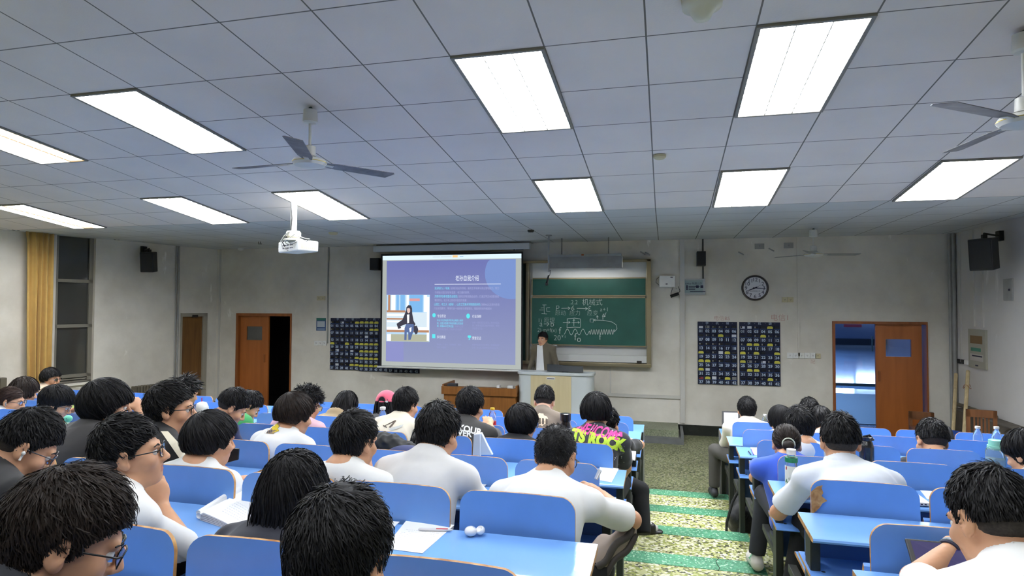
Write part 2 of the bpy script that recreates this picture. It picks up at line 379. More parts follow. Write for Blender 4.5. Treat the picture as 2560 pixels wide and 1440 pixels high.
leaf(xm3, dr[1] - .06, dr[2] - .03, a[0], b_[0], b_[2], a[2], d3, xm3 + .05, mat('door_pane_glass', (.8, .88, 1, 1), .04, trans=1.0))

# dark passage behind the left double door
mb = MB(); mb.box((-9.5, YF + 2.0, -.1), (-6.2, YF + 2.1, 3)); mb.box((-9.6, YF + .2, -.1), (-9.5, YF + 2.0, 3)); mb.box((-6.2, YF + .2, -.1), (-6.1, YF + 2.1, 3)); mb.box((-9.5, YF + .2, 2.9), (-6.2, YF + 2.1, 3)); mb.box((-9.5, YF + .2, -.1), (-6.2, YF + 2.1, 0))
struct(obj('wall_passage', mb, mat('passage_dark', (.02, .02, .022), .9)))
# hallway behind the right door: shiny tiled floor, far wall, pillar, glass partition rail
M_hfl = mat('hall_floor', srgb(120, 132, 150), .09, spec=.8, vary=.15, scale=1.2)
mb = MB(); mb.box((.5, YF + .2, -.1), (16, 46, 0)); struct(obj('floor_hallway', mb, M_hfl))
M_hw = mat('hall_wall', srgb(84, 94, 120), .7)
# glowing panels added high at the hallway's far end, unseen, for floor highlights
for k, (pa_, pb_, z0_, z1_) in enumerate(((2078, 2132, 2.15, 3.1), (2140, 2200, 1.75, 2.2))):
    xa_, xb_ = at(pa_, 900, y=37.8)[0], at(pb_, 900, y=37.8)[0]; mb = MB(); mb.box((xa_, 37.7, z0_), (xb_, 37.78, z1_)); struct(obj('window_%d' % (k + 3), mb, mat('hall_glow_panel', (.1, .1, .1), .3, emit=(.55, .75, 1), es=14)))

mb = MB(); mb.box((.5, 38, 0), (16, 38.2, 4.2)); mb.box((.3, YF + .2, 0), (.5, 38.2, 4.2)); mb.box((12, YF + .2, 0), (12.2, 38.2, 4.2)); mb.box((.5, 37.9, 0), (16, 38, .35), 1)
struct(obj('wall_hallway', mb, [M_hw, mat('hall_skirting', (.01, .012, .02), .4)]))
mb = MB(); mb.box((.3, YF + .2, 3.6), (16, 38.2, 3.8)); struct(obj('ceiling_hallway', mb, M_hw))
q0 = at(2146, 857, z=0)
mb = MB(); w0 = at(2146, 830, y=q0[1])[0]; w1 = at(2166, 830, y=q0[1])[0]; mb.box((w0, q0[1], 0), (w1 + .2, q0[1] + 1.6, 3.6)); struct(obj('column_hallway', mb, wood('pillar_brown', srgb(120, 84, 74), srgb(132, 94, 84))))
yp = at(2130, 965, z=0)[1]
t = struct(empty('window_2', (dr[0], yp, 0)))
mb = MB()
mb.box((1.2, yp, 0.0), (7.5, yp + .05, .07)); mb.box((1.2, yp, 2.5), (7.5, yp + .05, 2.6))
for px in (2189, 2300):
    xx = at(px, 900, y=yp)[0]; mb.box((xx, yp, 0), (xx + .06, yp + .05, 2.5))
into(obj('window_frame', mb, M_dark), t)
mb = MB(); mb.box((1.2, yp + .02, .07), (7.5, yp + .03, 2.5)); into(obj('pane', mb, M_glass), t)
xx = at(2184, 860, y=yp)[0]; mb = MB(); mb.tube([(xx - .05, yp - .06, .95), (xx - .05, yp - .06, 1.35)], .02); into(obj('handle', mb, M_dark), t)
# dark band of floor in front of the hallway partition
ya = at(2130, 985, z=0)[1]; yb = at(2130, 1060, z=0)[1]
mb = MB(); mb.box((2.0, yb, 0), (6.5, ya, .012)); tag(obj('hallway_floor_band', mb, mat('floor_band_dark', (.003, .004, .008), .6, vary=.2)), 'wide dark band across the blue lit hallway floor', 'mat')
sg = at(2132, 809, y=37.8); mb = MB(); mb.box((sg[0] - .45, 37.8, sg[2] - .2), (sg[0] + .45, 37.85, sg[2] + .16)); s_ = obj('hallway_sign', mb, mat('sign_red', srgb(190, 60, 70), .5)); tag(s_, 'red and white sign hanging high on the far hallway wall', 'sign')
mb = MB(); mb.box((sg[0] - .45, 37.78, sg[2] - .02), (sg[0] + .45, 37.8, sg[2] + .10)); into_w(obj('white_band', mb, M_white), s_)

# skirting, conduits and trunking on the walls
M_skirt = mat('skirting_black', (.012, .014, .012), .25, vary=.2)
mb = MB(); mb.box((dl[1], YF - .015, 0), (dr[0], YF, .17)); mb.box((dr[1], YF - .015, 0), (XR, YF, .17)); mb.box((-8.88, YF - .015, 0), (dl[0], YF, .17)); struct(obj('baseboard_front', mb, M_skirt))
def vtrunk(px, w, d, z0, z1, m, k, y=YF):
    x = at(px, 800, y=y)[0]; mb = MB(); mb.box((x - w / 2, y - d, z0), (x + w / 2, y, z1)); return struct(obj('trim_%d' % k, mb, m))
vtrunk(1706, .075, .035, .2, ZC, mat('trunk_white', srgb(196, 193, 186), .6), 20)
vtrunk(1996, .03, .02, at(1996, 890, y=YF)[2], ZC, M_wall, 21)
vtrunk(820, .022, .022, at(820, 858, y=YF)[2], ZC, M_grey, 22)
vtrunk(549, .035, .02, .0, ZC, mat('trunk_white', (0,0,0,1)), 23)
vtrunk(1758, .022, .02, at(1758, 736, y=YF)[2], ZC, M_dark, 24)
for i, (px, r) in enumerate(((443, .018), (437, .012))):
    u = uz(px, 750)[0]; mb = MB(); mb.tube([TL((u, .03, 0)), TL((u, .03, 3.25))], r, 8); struct(obj('trim_%d' % (25 + i), mb, M_grey))
p0 = at(1520, 987, y=YF); p1 = at(1700, 997, y=YF); mb = MB(); mb.box((p0[0], YF - .03, p0[2] - .02), (p1[0], YF, p0[2] + .03)); struct(obj('trim_28', mb, mat('trunk_white', (0,0,0,1))))
p0 = at(1526, 918, y=YF); mb = MB(); mb.box((p0[0] - .012, YF - .02, at(1526, 987, y=YF)[2]), (p0[0] + .012, YF, p0[2])); struct(obj('trim_29', mb, mat('trunk_white', (0,0,0,1))))
# right corner pipes and plaster chases
for i, (px, r) in enumerate(((2384, .03), (2388, .022))):
    y = at(px, 800, x=XR - .03)[1] if i else YF - .05; mb = MB(); mb.tube([(XR - .04 - .05 * i, YF - .05, 0), (XR - .04 - .05 * i, YF - .05, ZC)], r, 8); struct(obj('trim_%d' % (30 + i), mb, M_grey))
for i, (px, w, zb_) in enumerate(((2433, .09, 816), (2457, .05, 819))):
    y = at(px, 700, x=XR)[1]; mb = MB(); mb.box((XR - .02, y - w / 2, at(px, zb_, x=XR)[2]), (XR, y + w / 2, ZC + .2)); struct(obj('trim_%d' % (33 + i), mb, mat('trunk_white', (0,0,0,1))))
y = at(2402, 700, x=XR)[1]; mb = MB(); mb.box((XR - .02, y - .015, at(2402, 905, x=XR)[2]), (XR, y + .015, ZC)); struct(obj('trim_36', mb, mat('trunk_white', (0,0,0,1))))

# podium in front of the blackboard: dark stone rim and an olive top
pj = at(1703, 1112, z=0)
mb = MB(); mb.box((-4.6, pj[1], 0), (.28, YF, .085), 0)
mb.box((-4.5, pj[1] + .13, .085), (.205, YF, .19), 1)
mb.box((.235, pj[1] + .03, .085), (.28, YF, .15), 0)
struct(obj('floor_podium', mb, [mat('stone_rim', srgb(96, 98, 98), .5, vary=.1), M_terp]))

# ------------------------------------------------------------------ ceiling lights (real lamps of the room)
M_lamp = bpy.data.materials.new('lamp_glow'); M_lamp.use_nodes = True
_b = M_lamp.node_tree.nodes['Principled BSDF']; _b.inputs['Base Color'].default_value = (.9, .9, .9, 1); _b.inputs['Emission Color'].default_value = (.93, .96, 1, 1); _b.inputs['Emission Strength'].default_value = LAMP_STRENGTH
M_lampw = bpy.data.materials.new('lamp_glow_warm'); M_lampw.use_nodes = True
_b = M_lampw.node_tree.nodes['Principled BSDF']; _b.inputs['Emission Color'].default_value = (1, .72, .42, 1); _b.inputs['Emission Strength'].default_value = LAMP_STRENGTH * .35
def lamp_mat(nm, base, gain):
    m = base.copy(); m.name = nm; m.node_tree.nodes['Principled BSDF'].inputs['Emission Strength'].default_value *= gain; return m
M_lampF = lamp_mat('lamp_glow_front', M_lamp, FRONT_GAIN); M_lampR = lamp_mat('lamp_glow_rear', M_lamp, REAR_GAIN)
M_louv = mat('louvre_white', (.86, .88, .9, 1), .3)
M_ltrim = mat('light_trim', srgb(130, 126, 118), .5)
LSL = math.atan2(-.12357, 1)
def Tc(j, i, dz=0):   # ceiling grid cell corner
    y = CY0 + CS * i; return (CX0 + .6 * j + .00446 * (y - CY0), y, zceil(y) - dz)
def troffer(j, i, label, warm=()):
    root = empty('ceiling_light', Tc(j + .5, i + 1, 0)); tag(root, label, 'ceiling light', 'recessed louvred ceiling lights')
    def T(p): # p: (u 0..1, v 0..2 cells, depth down)
        q = Tc(j + p[0], i + p[1], p[2]); return q
    fr = MB()
    for a, b_ in (((0, 0, .0), (.035, 2, .016)), ((.965, 0, .0), (1, 2, .016)), ((.035, 0, 0), (.965, .03, .016)), ((.035, 1.97, 0), (.965, 2, .016))): fr.box(a, b_, 0, T)
    into_w(obj('frame', fr, M_ltrim), root)
    for k in range(3):
        d = MB(); d.box((.035 + .31 * k + .004, .03, .001), (.035 + .31 * (k + 1) - .004, 1.97, .004), 0, T); into_w(obj('diffuser', d, M_lampw if k in warm else M_lampF if i > 2 else M_lamp if i == 0 else M_lampR), root)
    lv = MB()
    for k in range(4): lv.box((.035 + .31 * k - .004, .03, .004), (.035 + .31 * k + .004, 1.97, .015), 1, T)
    for k in range(1, 16):
        v = .03 + 1.94 * k / 16; lv.box((.038, v - .004, .004), (.962, v + .004, .014), 0, T)
    into_w(obj('louvre', lv, [M_louv, M_ltrim]), root)
    return root
for j, i, lab, wm in ((-2, 0, 'large louvred ceiling light in the near row, above the screen side of the middle', ()),
                      (1, 0, 'large louvred ceiling light in the near row, above the aisle and clock side', ()),
                      (-7, 0, 'louvred ceiling light in the near row, left of the big ceiling fan', ()),
                      (-10, 0, 'louvred ceiling light in the near row, half cut by the left picture edge', (2,)),
                      (-2, 4, 'small looking ceiling light in the far row, over the screen and blackboard', ()),
                      (1, 4, 'small looking ceiling light in the far row, over the wall clock side', ()),
                      (4, 4, 'ceiling light in the far row, cut by the right picture edge', ()),
                      (-7, 4, 'ceiling light in the far row, right above the white projector', ()),
                      (-10, 4, 'ceiling light in the far row, between the projector light and the yellowish light', ()),
                      (-14, 4, 'ceiling light in the far row with a yellowish tube, above the curtain', (1,))):
    troffer(j, i, lab, wm)
for i in (-4, -8):
    for j in (-10, -7, -2, 1) if i == -8 else (-10, -7, -2, 1): troffer(j, i, 'louvred ceiling light behind the near row, %s, %s' % ('just out of view' if i == -4 else 'farthest back', {-10: 'above the left wall side', -7: 'above the left desks', -2: 'above the middle', 1: 'above the aisle'}[j]), ())
# ------------------------------------------------------------------ things on the front wall
def PW(px, py, d=0.0):  # point on the front wall plane, d metres in front of it
    return at(px, py, y=YF - d)
def wbox(mb, x0, y0, x1, y1, d0, d1, mi=0):
    "box on the front wall from photo rectangle, between depths d0 < d1 in front of the wall"
    a = PW(x0, y0, d1); b = PW(x1, y1, d1); return mb.box((a[0], YF - d1, b[2]), (b[0], YF - d0, a[2]), mi)
# blackboard with sliding boards
M_board = mat('chalkboard_green', srgb(26, 84, 70), .45, vary=.12, scale=3)
M_wb = mat('white_board', srgb(205, 205, 200), .35)
bb = tag(empty('blackboard', PW(1480, 918)), 'wide green chalkboard with sliding boards in a bronze frame behind the lecturer', 'blackboard')
mb = MB(); L0 = 1296
bx0 = PW(L0, 650)[0]; bx1 = PW(1628, 650)[0]; bz1 = PW(1628, 649)[2]; bz0 = PW(1628, 917)[2]
def fb(x0, x1, z0, z1, d0, d1, mi=0): mb.box((x0, YF - d1, z0), (x1, YF - d0, z1), mi)
fb(bx0, bx1, bz1 - .045, bz1, .0, .14); fb(bx0, bx1, bz0, bz0 + .06, .0, .16); fb(bx1 - .075, bx1, bz0, bz1, 0, .14); 
lx = PW(1322, 700)[0]; fb(lx - .03, lx + .03, bz0, bz1, 0, .13)
into_w(obj('frame', mb, M_alu, bevel=.008), bb)
mb = MB(); fb(bx0, bx1 - .07, bz0 + .05, bz1 - .04, .0, .02); into_w(obj('back_panel', mb, M_wb), bb)
def bpart(name, x0, y0, x1, y1, d0, d1, m, rim=True):
    mb = MB(); wbox(mb, x0, y0, x1, y1, d0, d1); p = into_w(obj(name, mb, m), bb)
    if rim:
        a = PW(x0, y0, d1); b = PW(x1, y1, d1); mb = MB(); t = .022
        for q in ((a[0], b[0], b[2] - t, b[2]), (a[0], b[0], a[2], a[2] + t), (a[0] - t, a[0], b[2], a[2]), (b[0], b[0] + t, b[2], a[2])):
            mb.box((q[0], YF - d1 - .012, q[2]), (q[1], YF - d0, q[3]))
        into_w(obj('rim', mb, M_alu), p)
    return p
bpart('white_panel', 1331, 656, 1616, 693, .02, .05, M_wb, False)
bpart('upper_board', 1332, 698, 1614, 738, .02, .06, M_board)
bpart('lower_board', 1330, 745, 1614, 865, .07, .10, M_board)
bpart('side_board', 1300, 662, 1316, 905, .02, .10, mat('board_dark', srgb(16, 46, 40), .4), False)
bpart('chalk_ledge', 1333, 884, 1618, 908, .02, .12, M_wb, False)
mb = MB(); wbox(mb, 1592, 903, 1604, 908, .12, .18); wbox(mb, 1382, 862, 1392, 865, .10, .15, 1)
tag(obj('chalk_eraser', mb, [mat('eraser_dark', (.03, .025, .02), .8), M_white]), 'small dark eraser lying at the right end of the chalk ledge', 'eraser')
# chalk writing, strokes in the photo's crop frame
def CK(X, Y): return PW(1280 + X / 3, 560 + Y / 3, .105)
mb = MB(); r = .0042
def st(*p, rr=None): mb.tube([CK(*q) for q in p], rr or r, 5)
st((240, 605), (242, 672)); st((228, 607), (258, 607)); st((222, 672), (262, 675)); st((205, 645), (236, 645)); st((216, 630), (236, 628)); st((258, 655), (286, 655)); st((258, 628), (262, 655)); st((260, 628), (284, 627))
st((334, 612), (332, 650)); st((334, 614), (350, 614), (354, 624), (346, 634), (334, 634))
st((371, 633), (436, 631)); st((420, 622), (437, 631), (420, 642))
st((462, 612), (448, 628), (446, 642), (456, 648), (466, 640), (462, 630), (450, 632))
st((486, 633), (566, 635)); st((550, 624), (568, 635), (550, 646))
st((592, 620), (578, 620), (574, 630), (586, 633), (574, 638), (576, 648), (594, 648))
def tx(s, X, Y, size, sx=1): text_mb(s, size, mb, lambda u, v: CK(X, Y) + np.array([u, -.004, v]), 0, sx=sx, bold=-.002)
tx('原动', 322, 682, .098); tx('应力', 430, 682, .098); tx('应变', 562, 682, .098)
tx('.2.2', 432, 602, .105, .95); tx('机械式', 524, 606, .125, .95)
tx('1) 原理', 192, 736, .10); tx('a→b', 206, 768, .14); tx('2) m=f(x)', 190, 808, .10, .9); tx('a+1', 660, 655, .10); tx('20ˣ¹', 312, 872, .13); tx('f₀', 465, 872, .18); tx('f', 652, 868, .15); tx('f', 350, 824, .17); tx('f', 674, 718, .15)
st((382, 738), (436, 738)); st((424, 730), (437, 738), (424, 746)); st((412, 712), (470, 706), (512, 712), (516, 740), (512, 776), (470, 774), (412, 778), (414, 712), rr=.005)
st((464, 714), (464, 764)); st((456, 726), (464, 714), (472, 726)); st((446, 740), (506, 738)); st((494, 732), (507, 738), (496, 746))
st((586, 712), (610, 712), (610, 736), (586, 736), (586, 712), rr=.005); st((640, 690), (640, 712)); st((632, 700), (640, 688), (648, 698))
st((612, 720), (680, 722), (750, 735), (780, 755), (788, 785), (770, 808)); st((626, 712), (612, 720), (626, 728)); st((706, 664), (692, 695)); st((690, 686), (692, 697), (702, 690))
pts = []
for k in range(0, 120):
    t = k / 119; x = 392 + 190 * t; pts.append((x, 810 + 22 * math.sin(t * 6.5 * math.pi + 2.2) * (1 if t < .96 else .6)))
for k in range(0, 140):
    t = k / 139; x = 582 + 188 * t; pts.append((x, 810 + 19 * math.sin(t * 20 * math.pi)))
st(*pts)
into_w(obj('chalk_writing', mb, mat('chalk', srgb(206, 214, 206), .9)), bb)

# projection screen, pulled down in front of the board, with its housing
M_fab = mat('screen_black', (.01, .01, .012), .7)
scr = tag(empty('projection_screen', PW(1130, 625, .3)), 'pulled down projection screen showing a violet blue slide, beside the blackboard', 'projection screen')
DS = .30
def SP(px, py, d=0): return at(px, py, y=YF - DS - d)
def sbox(name, x0, y0, x1, y1, d0, d1, m, par=None, mb=None, mi=0):
    m_ = mb or MB(); a = SP(x0, y0, d1); b = SP(x1, y1, d1); m_.box((a[0], YF - DS - d1, b[2]), (b[0], YF - DS - d0, a[2]), mi)
    return m_ if mb else into_w(obj(name, m_, m), par or scr)
mb = MB(); q = SP(934, 622); w_ = SP(1324, 622)[0]; mb.box((q[0], YF - DS - .03, q[2] - .06), (w_, YF - DS + .08, q[2] + .05), 0); into_w(obj('housing', mb, mat('housing_white', srgb(190, 194, 196), .45), bevel=.01), scr)
mb = MB(); mb.box((SP(935, 612)[0], YF - DS + .1, q[2] + .06), (w_, YF, ZC), 0); into_w(obj('mounting_beam', mb, M_grey), scr)
mb = MB(); text_mb('▲ ▬▬▬▬', .035, mb, lambda u, v: SP(1283, 626, .035) + np.array([u, 0, v])); into_w(obj('brand_mark', mb, M_ink), scr)
# the sheet hangs slightly trapezoid in the picture because it bellies forward at the bottom: built flat
zt = SP(1130, 632)[2]; zb_ = SP(1130, 921)[2]; xl = SP(951, 780)[0]; xr = SP(1307, 780)[0]
mb = MB(); mb.box((xl, YF - DS, zb_), (xr, YF - DS + .004, zt)); into_w(obj('black_border', mb, M_fab), scr)
mb = MB(); mb.tube([(xl - .05, YF - DS, zb_ - .01), (xr + .05, YF - DS, zb_ - .01)], .018, 10); into_w(obj('bottom_rod', mb, M_white), scr)
ix0, ix1 = SP(955.5, 780)[0], SP(1303, 780)[0]; iz1, iz0 = SP(1130, 637)[2], SP(1130, 919)[2]
def em(name, c, s=1.0): return mat('slide_' + name, (.02, .02, .02), .8, emit=srgb(*c), es=s)
# slide frame: crop frame (1516x1440 over 400x380 px at 940,560)
def SL(X, Y): 
    u = (X - 58) / (1376 - 58); v = (Y - 300) / (1366 - 300); return ix0 + (ix1 - ix0) * u, iz1 + (iz0 - iz1) * v
def srect(mb, X0, Y0, X1, Y1, lay, mi=0):
    a = SL(X0, Y0); b = SL(X1, Y1); y = YF - DS - .0012 * lay; mb.box((a[0], y - .0008, b[1]), (b[0], y, a[1]), mi)
def slide_mat():
    m = bpy.data.materials.new('slide_violet'); m.use_nodes = True; nt = m.node_tree; b = nt.nodes['Principled BSDF']; b.inputs['Base Color'].default_value = (.02, .02, .02, 1)
    tc = nt.nodes.new('ShaderNodeTexCoord'); sp = nt.nodes.new('ShaderNodeSeparateXYZ'); nt.links.new(tc.outputs['Generated'], sp.inputs[0])
    rp = nt.nodes.new('ShaderNodeValToRGB'); rp.color_ramp.elements[0].color = srgb(134, 142, 178); rp.color_ramp.elements[1].color = srgb(104, 110, 170); nt.links.new(sp.outputs[2], rp.inputs[0])
    nt.links.new(rp.outputs[0], b.inputs['Emission Color']); b.inputs['Emission Strength'].default_value = 1.0; return m
mb = MB(); srect(mb, 58, 300, 1376, 1366, 1); sheet = into_w(obj('sheet', mb, em('grey', (166, 172, 168))), scr)
mb = MB(); srect(mb, 58, 300, 1376, 342, 2, 0); srect(mb, 742, 305, 790, 326, 3, 1); into_w(obj('top_bar', mb, [em('bar', (214, 234, 246)), em('orange', (240, 196, 130))]), sheet)
mb = MB(); srect(mb, 100, 350, 1326, 1325, 2); into_w(obj('slide', mb, slide_mat()), sheet)
mb = MB(); 
def disc(cx, cy, rx, ry, lay, clip, mi=0, n=40):
    P = []
    for k in range(n):
        t = 2 * math.pi * k / n; X = min(max(cx + rx * math.cos(t), clip[0]), clip[2]); Y = min(max(cy + ry * math.sin(t), clip[1]), clip[3]); P.append(SL(X, Y))
    y = YF - DS - .0012 * lay; mb.add([(a, y, b) for a, b in P], [tuple(range(n))], mi)
disc(1290, 480, 245, 240, 3.4, (100, 352, 1326, 1325)); 
srect(mb, 100, 1130, 275, 1322, 3, 1)
into_w(obj('slide_pattern', mb, [em('blue', (116, 140, 196)), em('purple', (132, 136, 190))]), sheet)
mb = MB(); 
KU = (ix1 - ix0) / 1318
def sl_t(s, X, Y, X2, size, mi, bold=0.0):
    "a line of slide text fitted between X and X2"
    t = text_mb(s, size, None, lambda u, v: (u, v, 0)); w = max(v[0] for v in t.v); k = (X2 - X) * KU / w
    o = SL(X, Y); mb.add([(o[0] + v[0] * k, YF - DS - .006, o[1] + v[1]) for v in t.v], t.f, mi)
sl_t('老孙自我介绍', 770, 544, 988, .108, 0)
srect(mb, 572, 577, 1192, 581, 4, 0)
sl_t('资深制片人 / 导演|', 572, 628, 714, .052, 1); sl_t('深耕影视创作领域，兼具艺术审美与商业落地能力，致力', 722, 628, 1175, .048, 2)
sl_t('于用镜头语言讲述有温度、有力量的故事。', 572, 667, 905, .048, 2)
sl_t('济南市作协影视委员会委员|', 572, 705, 790, .052, 1); sl_t('深耕文学影视融合创作，打通文学文本到影像叙', 798, 705, 1175, .048, 2)
sl_t('事的转化，助力本土影视内容创作发展', 572, 741, 875, .048, 2)
sl_t('山理工、哈工大（威海）、山东工艺美术学院客座讲师|', 568, 780, 1004, .052, 1); sl_t('深耕AIGC应用与影视', 1012, 780, 1180, .048, 2)
sl_t('行业实践教学，带领行业一线经验与课堂理论，赋能青年创作者成长', 568, 818, 1110, .048, 2)
sl_t('专业积淀', 600, 893, 682, .062, 0); sl_t('行业深耕', 930, 893, 1014, .062, 0); sl_t('多元赛道', 598, 1092, 680, .062, 0); sl_t('荣誉见证', 930, 1097, 1014, .062, 0)
for i, (s_, x2) in enumerate((('毕业于北京电影学院专业电影人制作', 845), ('班，百度大数数字科技有限公司总经', 845), ('理，国漫AIGC艺术总监', 755))): sl_t(s_, 598, 930 + 28 * i, x2, .044, 1)
sl_t('曾参与三部', 772, 986, 845, .040, 3); sl_t('电影和多部影视，积累多年影视创作', 598, 1014, 838, .040, 3)
for i, (s_, x2) in enumerate((('20年一线影视从业经验，制作作品多', 1180), ('部，积累丰富实战创作经验，把控', 1180), ('作品度与行业。', 1030))): sl_t(s_, 930, 948 + 27 * i, x2, .040, 3)
for i, (s_, x2) in enumerate((('电视台、广告片、影视短剧、电影、', 832), ('短剧、AI漫剧', 684))): sl_t(s_, 596, 1158 + 27 * i, x2, .040, 3)
for i, (s_, x2) in enumerate((('多部作品获评行业荣誉，获国家级奖', 1182), ('三项，专业实力获得行业与社会认可。', 1175))): sl_t(s_, 928, 1155 + 26 * i, x2, .040, 3)
sl_t('▬▬▬▬▬▬▬  ▬▬▬▬▬▬▬▬▬▬', 552, 322, 732, .030, 4); sl_t('▬▬▬', 810, 320, 844, .030, 5)
into_w(obj('slide_text', mb, [em('t0', (226, 232, 244)), em('t1', (120, 214, 240)), em('t2', (160, 166, 208)), em('t3', (140, 146, 192)), em('t4', (170, 180, 186)), em('t5', (120, 170, 210))]), sheet)
mb = MB(); cl = (0, 0, 2000, 2000)
disc(569, 874, 16, 20, 5, cl); disc(892, 879, 17, 23, 5, cl); srect(mb, 553, 1054, 583, 1093, 5); srect(mb, 892, 1060, 918, 1084, 5); srect(mb, 902, 1084, 908, 1100, 5); srect(mb, 896, 1098, 914, 1102, 5); srect(mb, 888, 1066, 922, 1074, 4.6)
into_w(obj('slide_icons', mb, em('cyan', (90, 222, 230))), sheet)
# picture on the slide: person in dark jacket sitting on a bench by a glass facade
mb = MB()
cols = [em('p0', (176, 208, 234)), em('p1', (206, 222, 232)), em('p2', (120, 176, 226)), em('p3', (240, 244, 246)), em('p4', (214, 150, 150)), em('p5', (54, 52, 66)), em('p6', (222, 190, 180)), em('p7', (176, 128, 96)), em('p8', (170, 172, 150)), em('p9', (84, 104, 150))]
srect(mb, 103, 680, 527, 1130, 4, 0)
srect(mb, 110, 1060, 520, 1128, 5, 8); srect(mb, 103, 850, 500, 1010, 5, 1)
for x0, x1, c in ((118, 140, 7), (200, 226, 2), (240, 284, 2), (330, 460, 2), (300, 322, 3), (470, 500, 3), (150, 190, 3)): srect(mb, x0, 682, x1, 846, 5, c)
srect(mb, 330, 715, 430, 740, 5.5, 4)
for y0, y1, c in ((830, 850, 7), (866, 884, 3), (905, 920, 7), (930, 945, 3)): srect(mb, 106, y0, 290, y1, 5.6, c)
srect(mb, 106, 990, 522, 1018, 5.7, 3); srect(mb, 106, 1018, 522, 1040, 5.7, 7); srect(mb, 500, 700, 524, 1120, 5.2, 3); srect(mb, 110, 1060, 150, 1126, 5.8, 3)
def sp_(P, lay, mi):
    Q = [SL(*p) for p in P]; y = YF - DS - .0012 * lay; mb.add([(a, y, b) for a, b in Q], [tuple(range(len(Q)))], mi)
sp_([(300, 800), (320, 778), (345, 782), (356, 810), (358, 860), (372, 930), (390, 960), (378, 985), (330, 985), (300, 960), (240, 985), (210, 975), (205, 960), (262, 920), (286, 860), (298, 830)], 6.5, 5)
sp_([(306, 812), (328, 806), (338, 820), (336, 846), (322, 858), (308, 845)], 7, 6); sp_([(306, 870), (330, 868), (328, 950), (310, 955)], 7, 3)
sp_([(300, 960), (370, 960), (385, 1000), (360, 1060), (345, 1110), (322, 1115), (320, 1040), (306, 1040), (304, 1116), (282, 1116), (284, 1000)], 6.8, 9)
sp_([(372, 980), (404, 975), (418, 1010), (410, 1050), (392, 1060), (376, 1030)], 7, 5); sp_([(206, 965), (240, 975), (250, 1000), (222, 1010)], 7.2, 5); sp_([(330, 1000), (352, 990), (350, 1030), (336, 1040)], 7.4, 3)
into_w(obj('slide_picture', mb, cols), sheet)

# long lamp hanging over the blackboard on two chains
bl = tag(empty('board_lamp', PW(1460, 650, .6)), 'long grey lamp hood hanging on two chains over the blackboard', 'lamp')
DL = .62
def LP(px, py): return at(px, py, y=YF - DL)
a = LP(1373, 640); b_ = LP(1556, 640); z0 = LP(1460, 671)[2]; z1 = LP(1460, 637)[2]
mb = MB(); mb.prism([(YF - DL - .02, z1 - .03), (YF - DL - .10, z0), (YF - DL - .08, z0), (YF - DL + .02, z1 - .05), (YF - DL + .12, z0 + .02), (YF - DL + .14, z0 + .02), (YF - DL + .06, z1 - .03)], 'x', a[0], b_[0]); into_w(obj('hood', mb, M_grey, bevel=.004), bl)
mb = MB(); mb.box((a[0], YF - DL - .02, z1 - .04), (LP(1553, 640)[0], YF - DL + .06, z1 + .01)); into_w(obj('rail', mb, M_grey), bl)
for px in (1404, 1521):
    x = LP(px, 640)[0]; mb = MB(); z = z1
    while z < ZC - .02:
        mb.tube([(x - .006, YF - DL + .02, z), (x - .006, YF - DL + .02, z + .03), (x + .006, YF - DL + .02, z + .03), (x + .006, YF - DL + .02, z)], .0035, 5, closed=True); z += .028
    into_w(obj('chain', mb, M_dark), bl)
mb = MB(); x = LP(1457, 640)[0]; mb.box((x - .02, YF - DL - .03, z1 - .015), (x + .02, YF - DL - .02, z1 + .01)); into_w(obj('rust_spot', mb, mat('rust', srgb(150, 80, 30), .8)), bl)
mb = MB(); mb.tube([(a[0] + .05, YF - DL + .03, z0 + .03), (b_[0] - .05, YF - DL + .03, z0 + .03)], .014, 10); into_w(obj('fluorescent_tube', mb, mat('board_tube', (.8, .8, .8), .4, emit=(.95, .97, 1), es=30)), bl)
# microphone pole hanging from the ceiling
mp = tag(empty('hanging_microphone', (0, 0, 0)), 'grey ceiling pole with a small black microphone, in front of the board lamp', 'microphone')
DM = 1.1; q = at(1372, 577, y=YF - DM); q[2] = ZC; p1 = at(1371, 680, y=YF - DM); p2 = at(1368, 705, y=YF - DM); mp.location = q
mb = MB(); mb.tube([q, (q[0], q[1], p1[2])], .014, 10); mb.lathe([(.05, -.012), (.05, 0)], 16, q); into_w(obj('pole', mb, M_grey), mp)
mb = MB(); mb.tube([(q[0], q[1], p1[2]), (q[0] + .03, q[1], p1[2] + .03), (q[0] + .02, q[1], p1[2] - .04), (q[0] - .01, q[1], p2[2] + .06)], .005, 6); into_w(obj('cable', mb, M_black), mp)
mb = MB(); mb.tube([(q[0], q[1], p1[2] - .05), (q[0] - .03, q[1], p2[2] - .02)], [.012, .02], 10); mb.ell((q[0] - .032, q[1], p2[2] - .03), (.026, .026, .032)); into_w(obj('microphone_head', mb, M_black, smooth=True), mp)

# loudspeakers
def speaker(px0, py0, px1, py1, d, dep, label):
    a = at(px0, py0, y=YF - d); b = at(px1, py1, y=YF - d); r = tag(empty('loudspeaker', (a[0], YF - d, b[2])), label, 'loudspeaker')
    mb = MB(); mb.box((a[0], YF - d, b[2]), (b[0], YF - d + dep, a[2])); into_w(obj('cabinet', mb, M_black, bevel=.008), r)
    mb = MB(); mb.box((a[0] + .015, YF - d - .006, b[2] + .02), (b[0] - .015, YF - d, a[2] - .015)); into_w(obj('grille', mb, mat('grille_black', (.02, .02, .02), .8)), r)
    mb = MB(); mb.box(((a[0] + b[0]) / 2 - .03, YF - d + dep, (a[2] + b[2]) / 2 - .05), ((a[0] + b[0]) / 2 + .03, YF, (a[2] + b[2]) / 2 + .05)); into_w(obj('wall_bracket', mb, M_dark), r); return r
speaker(924, 645, 946, 675, .26, .2, 'small black loudspeaker on the wall, beside the left edge of the screen')
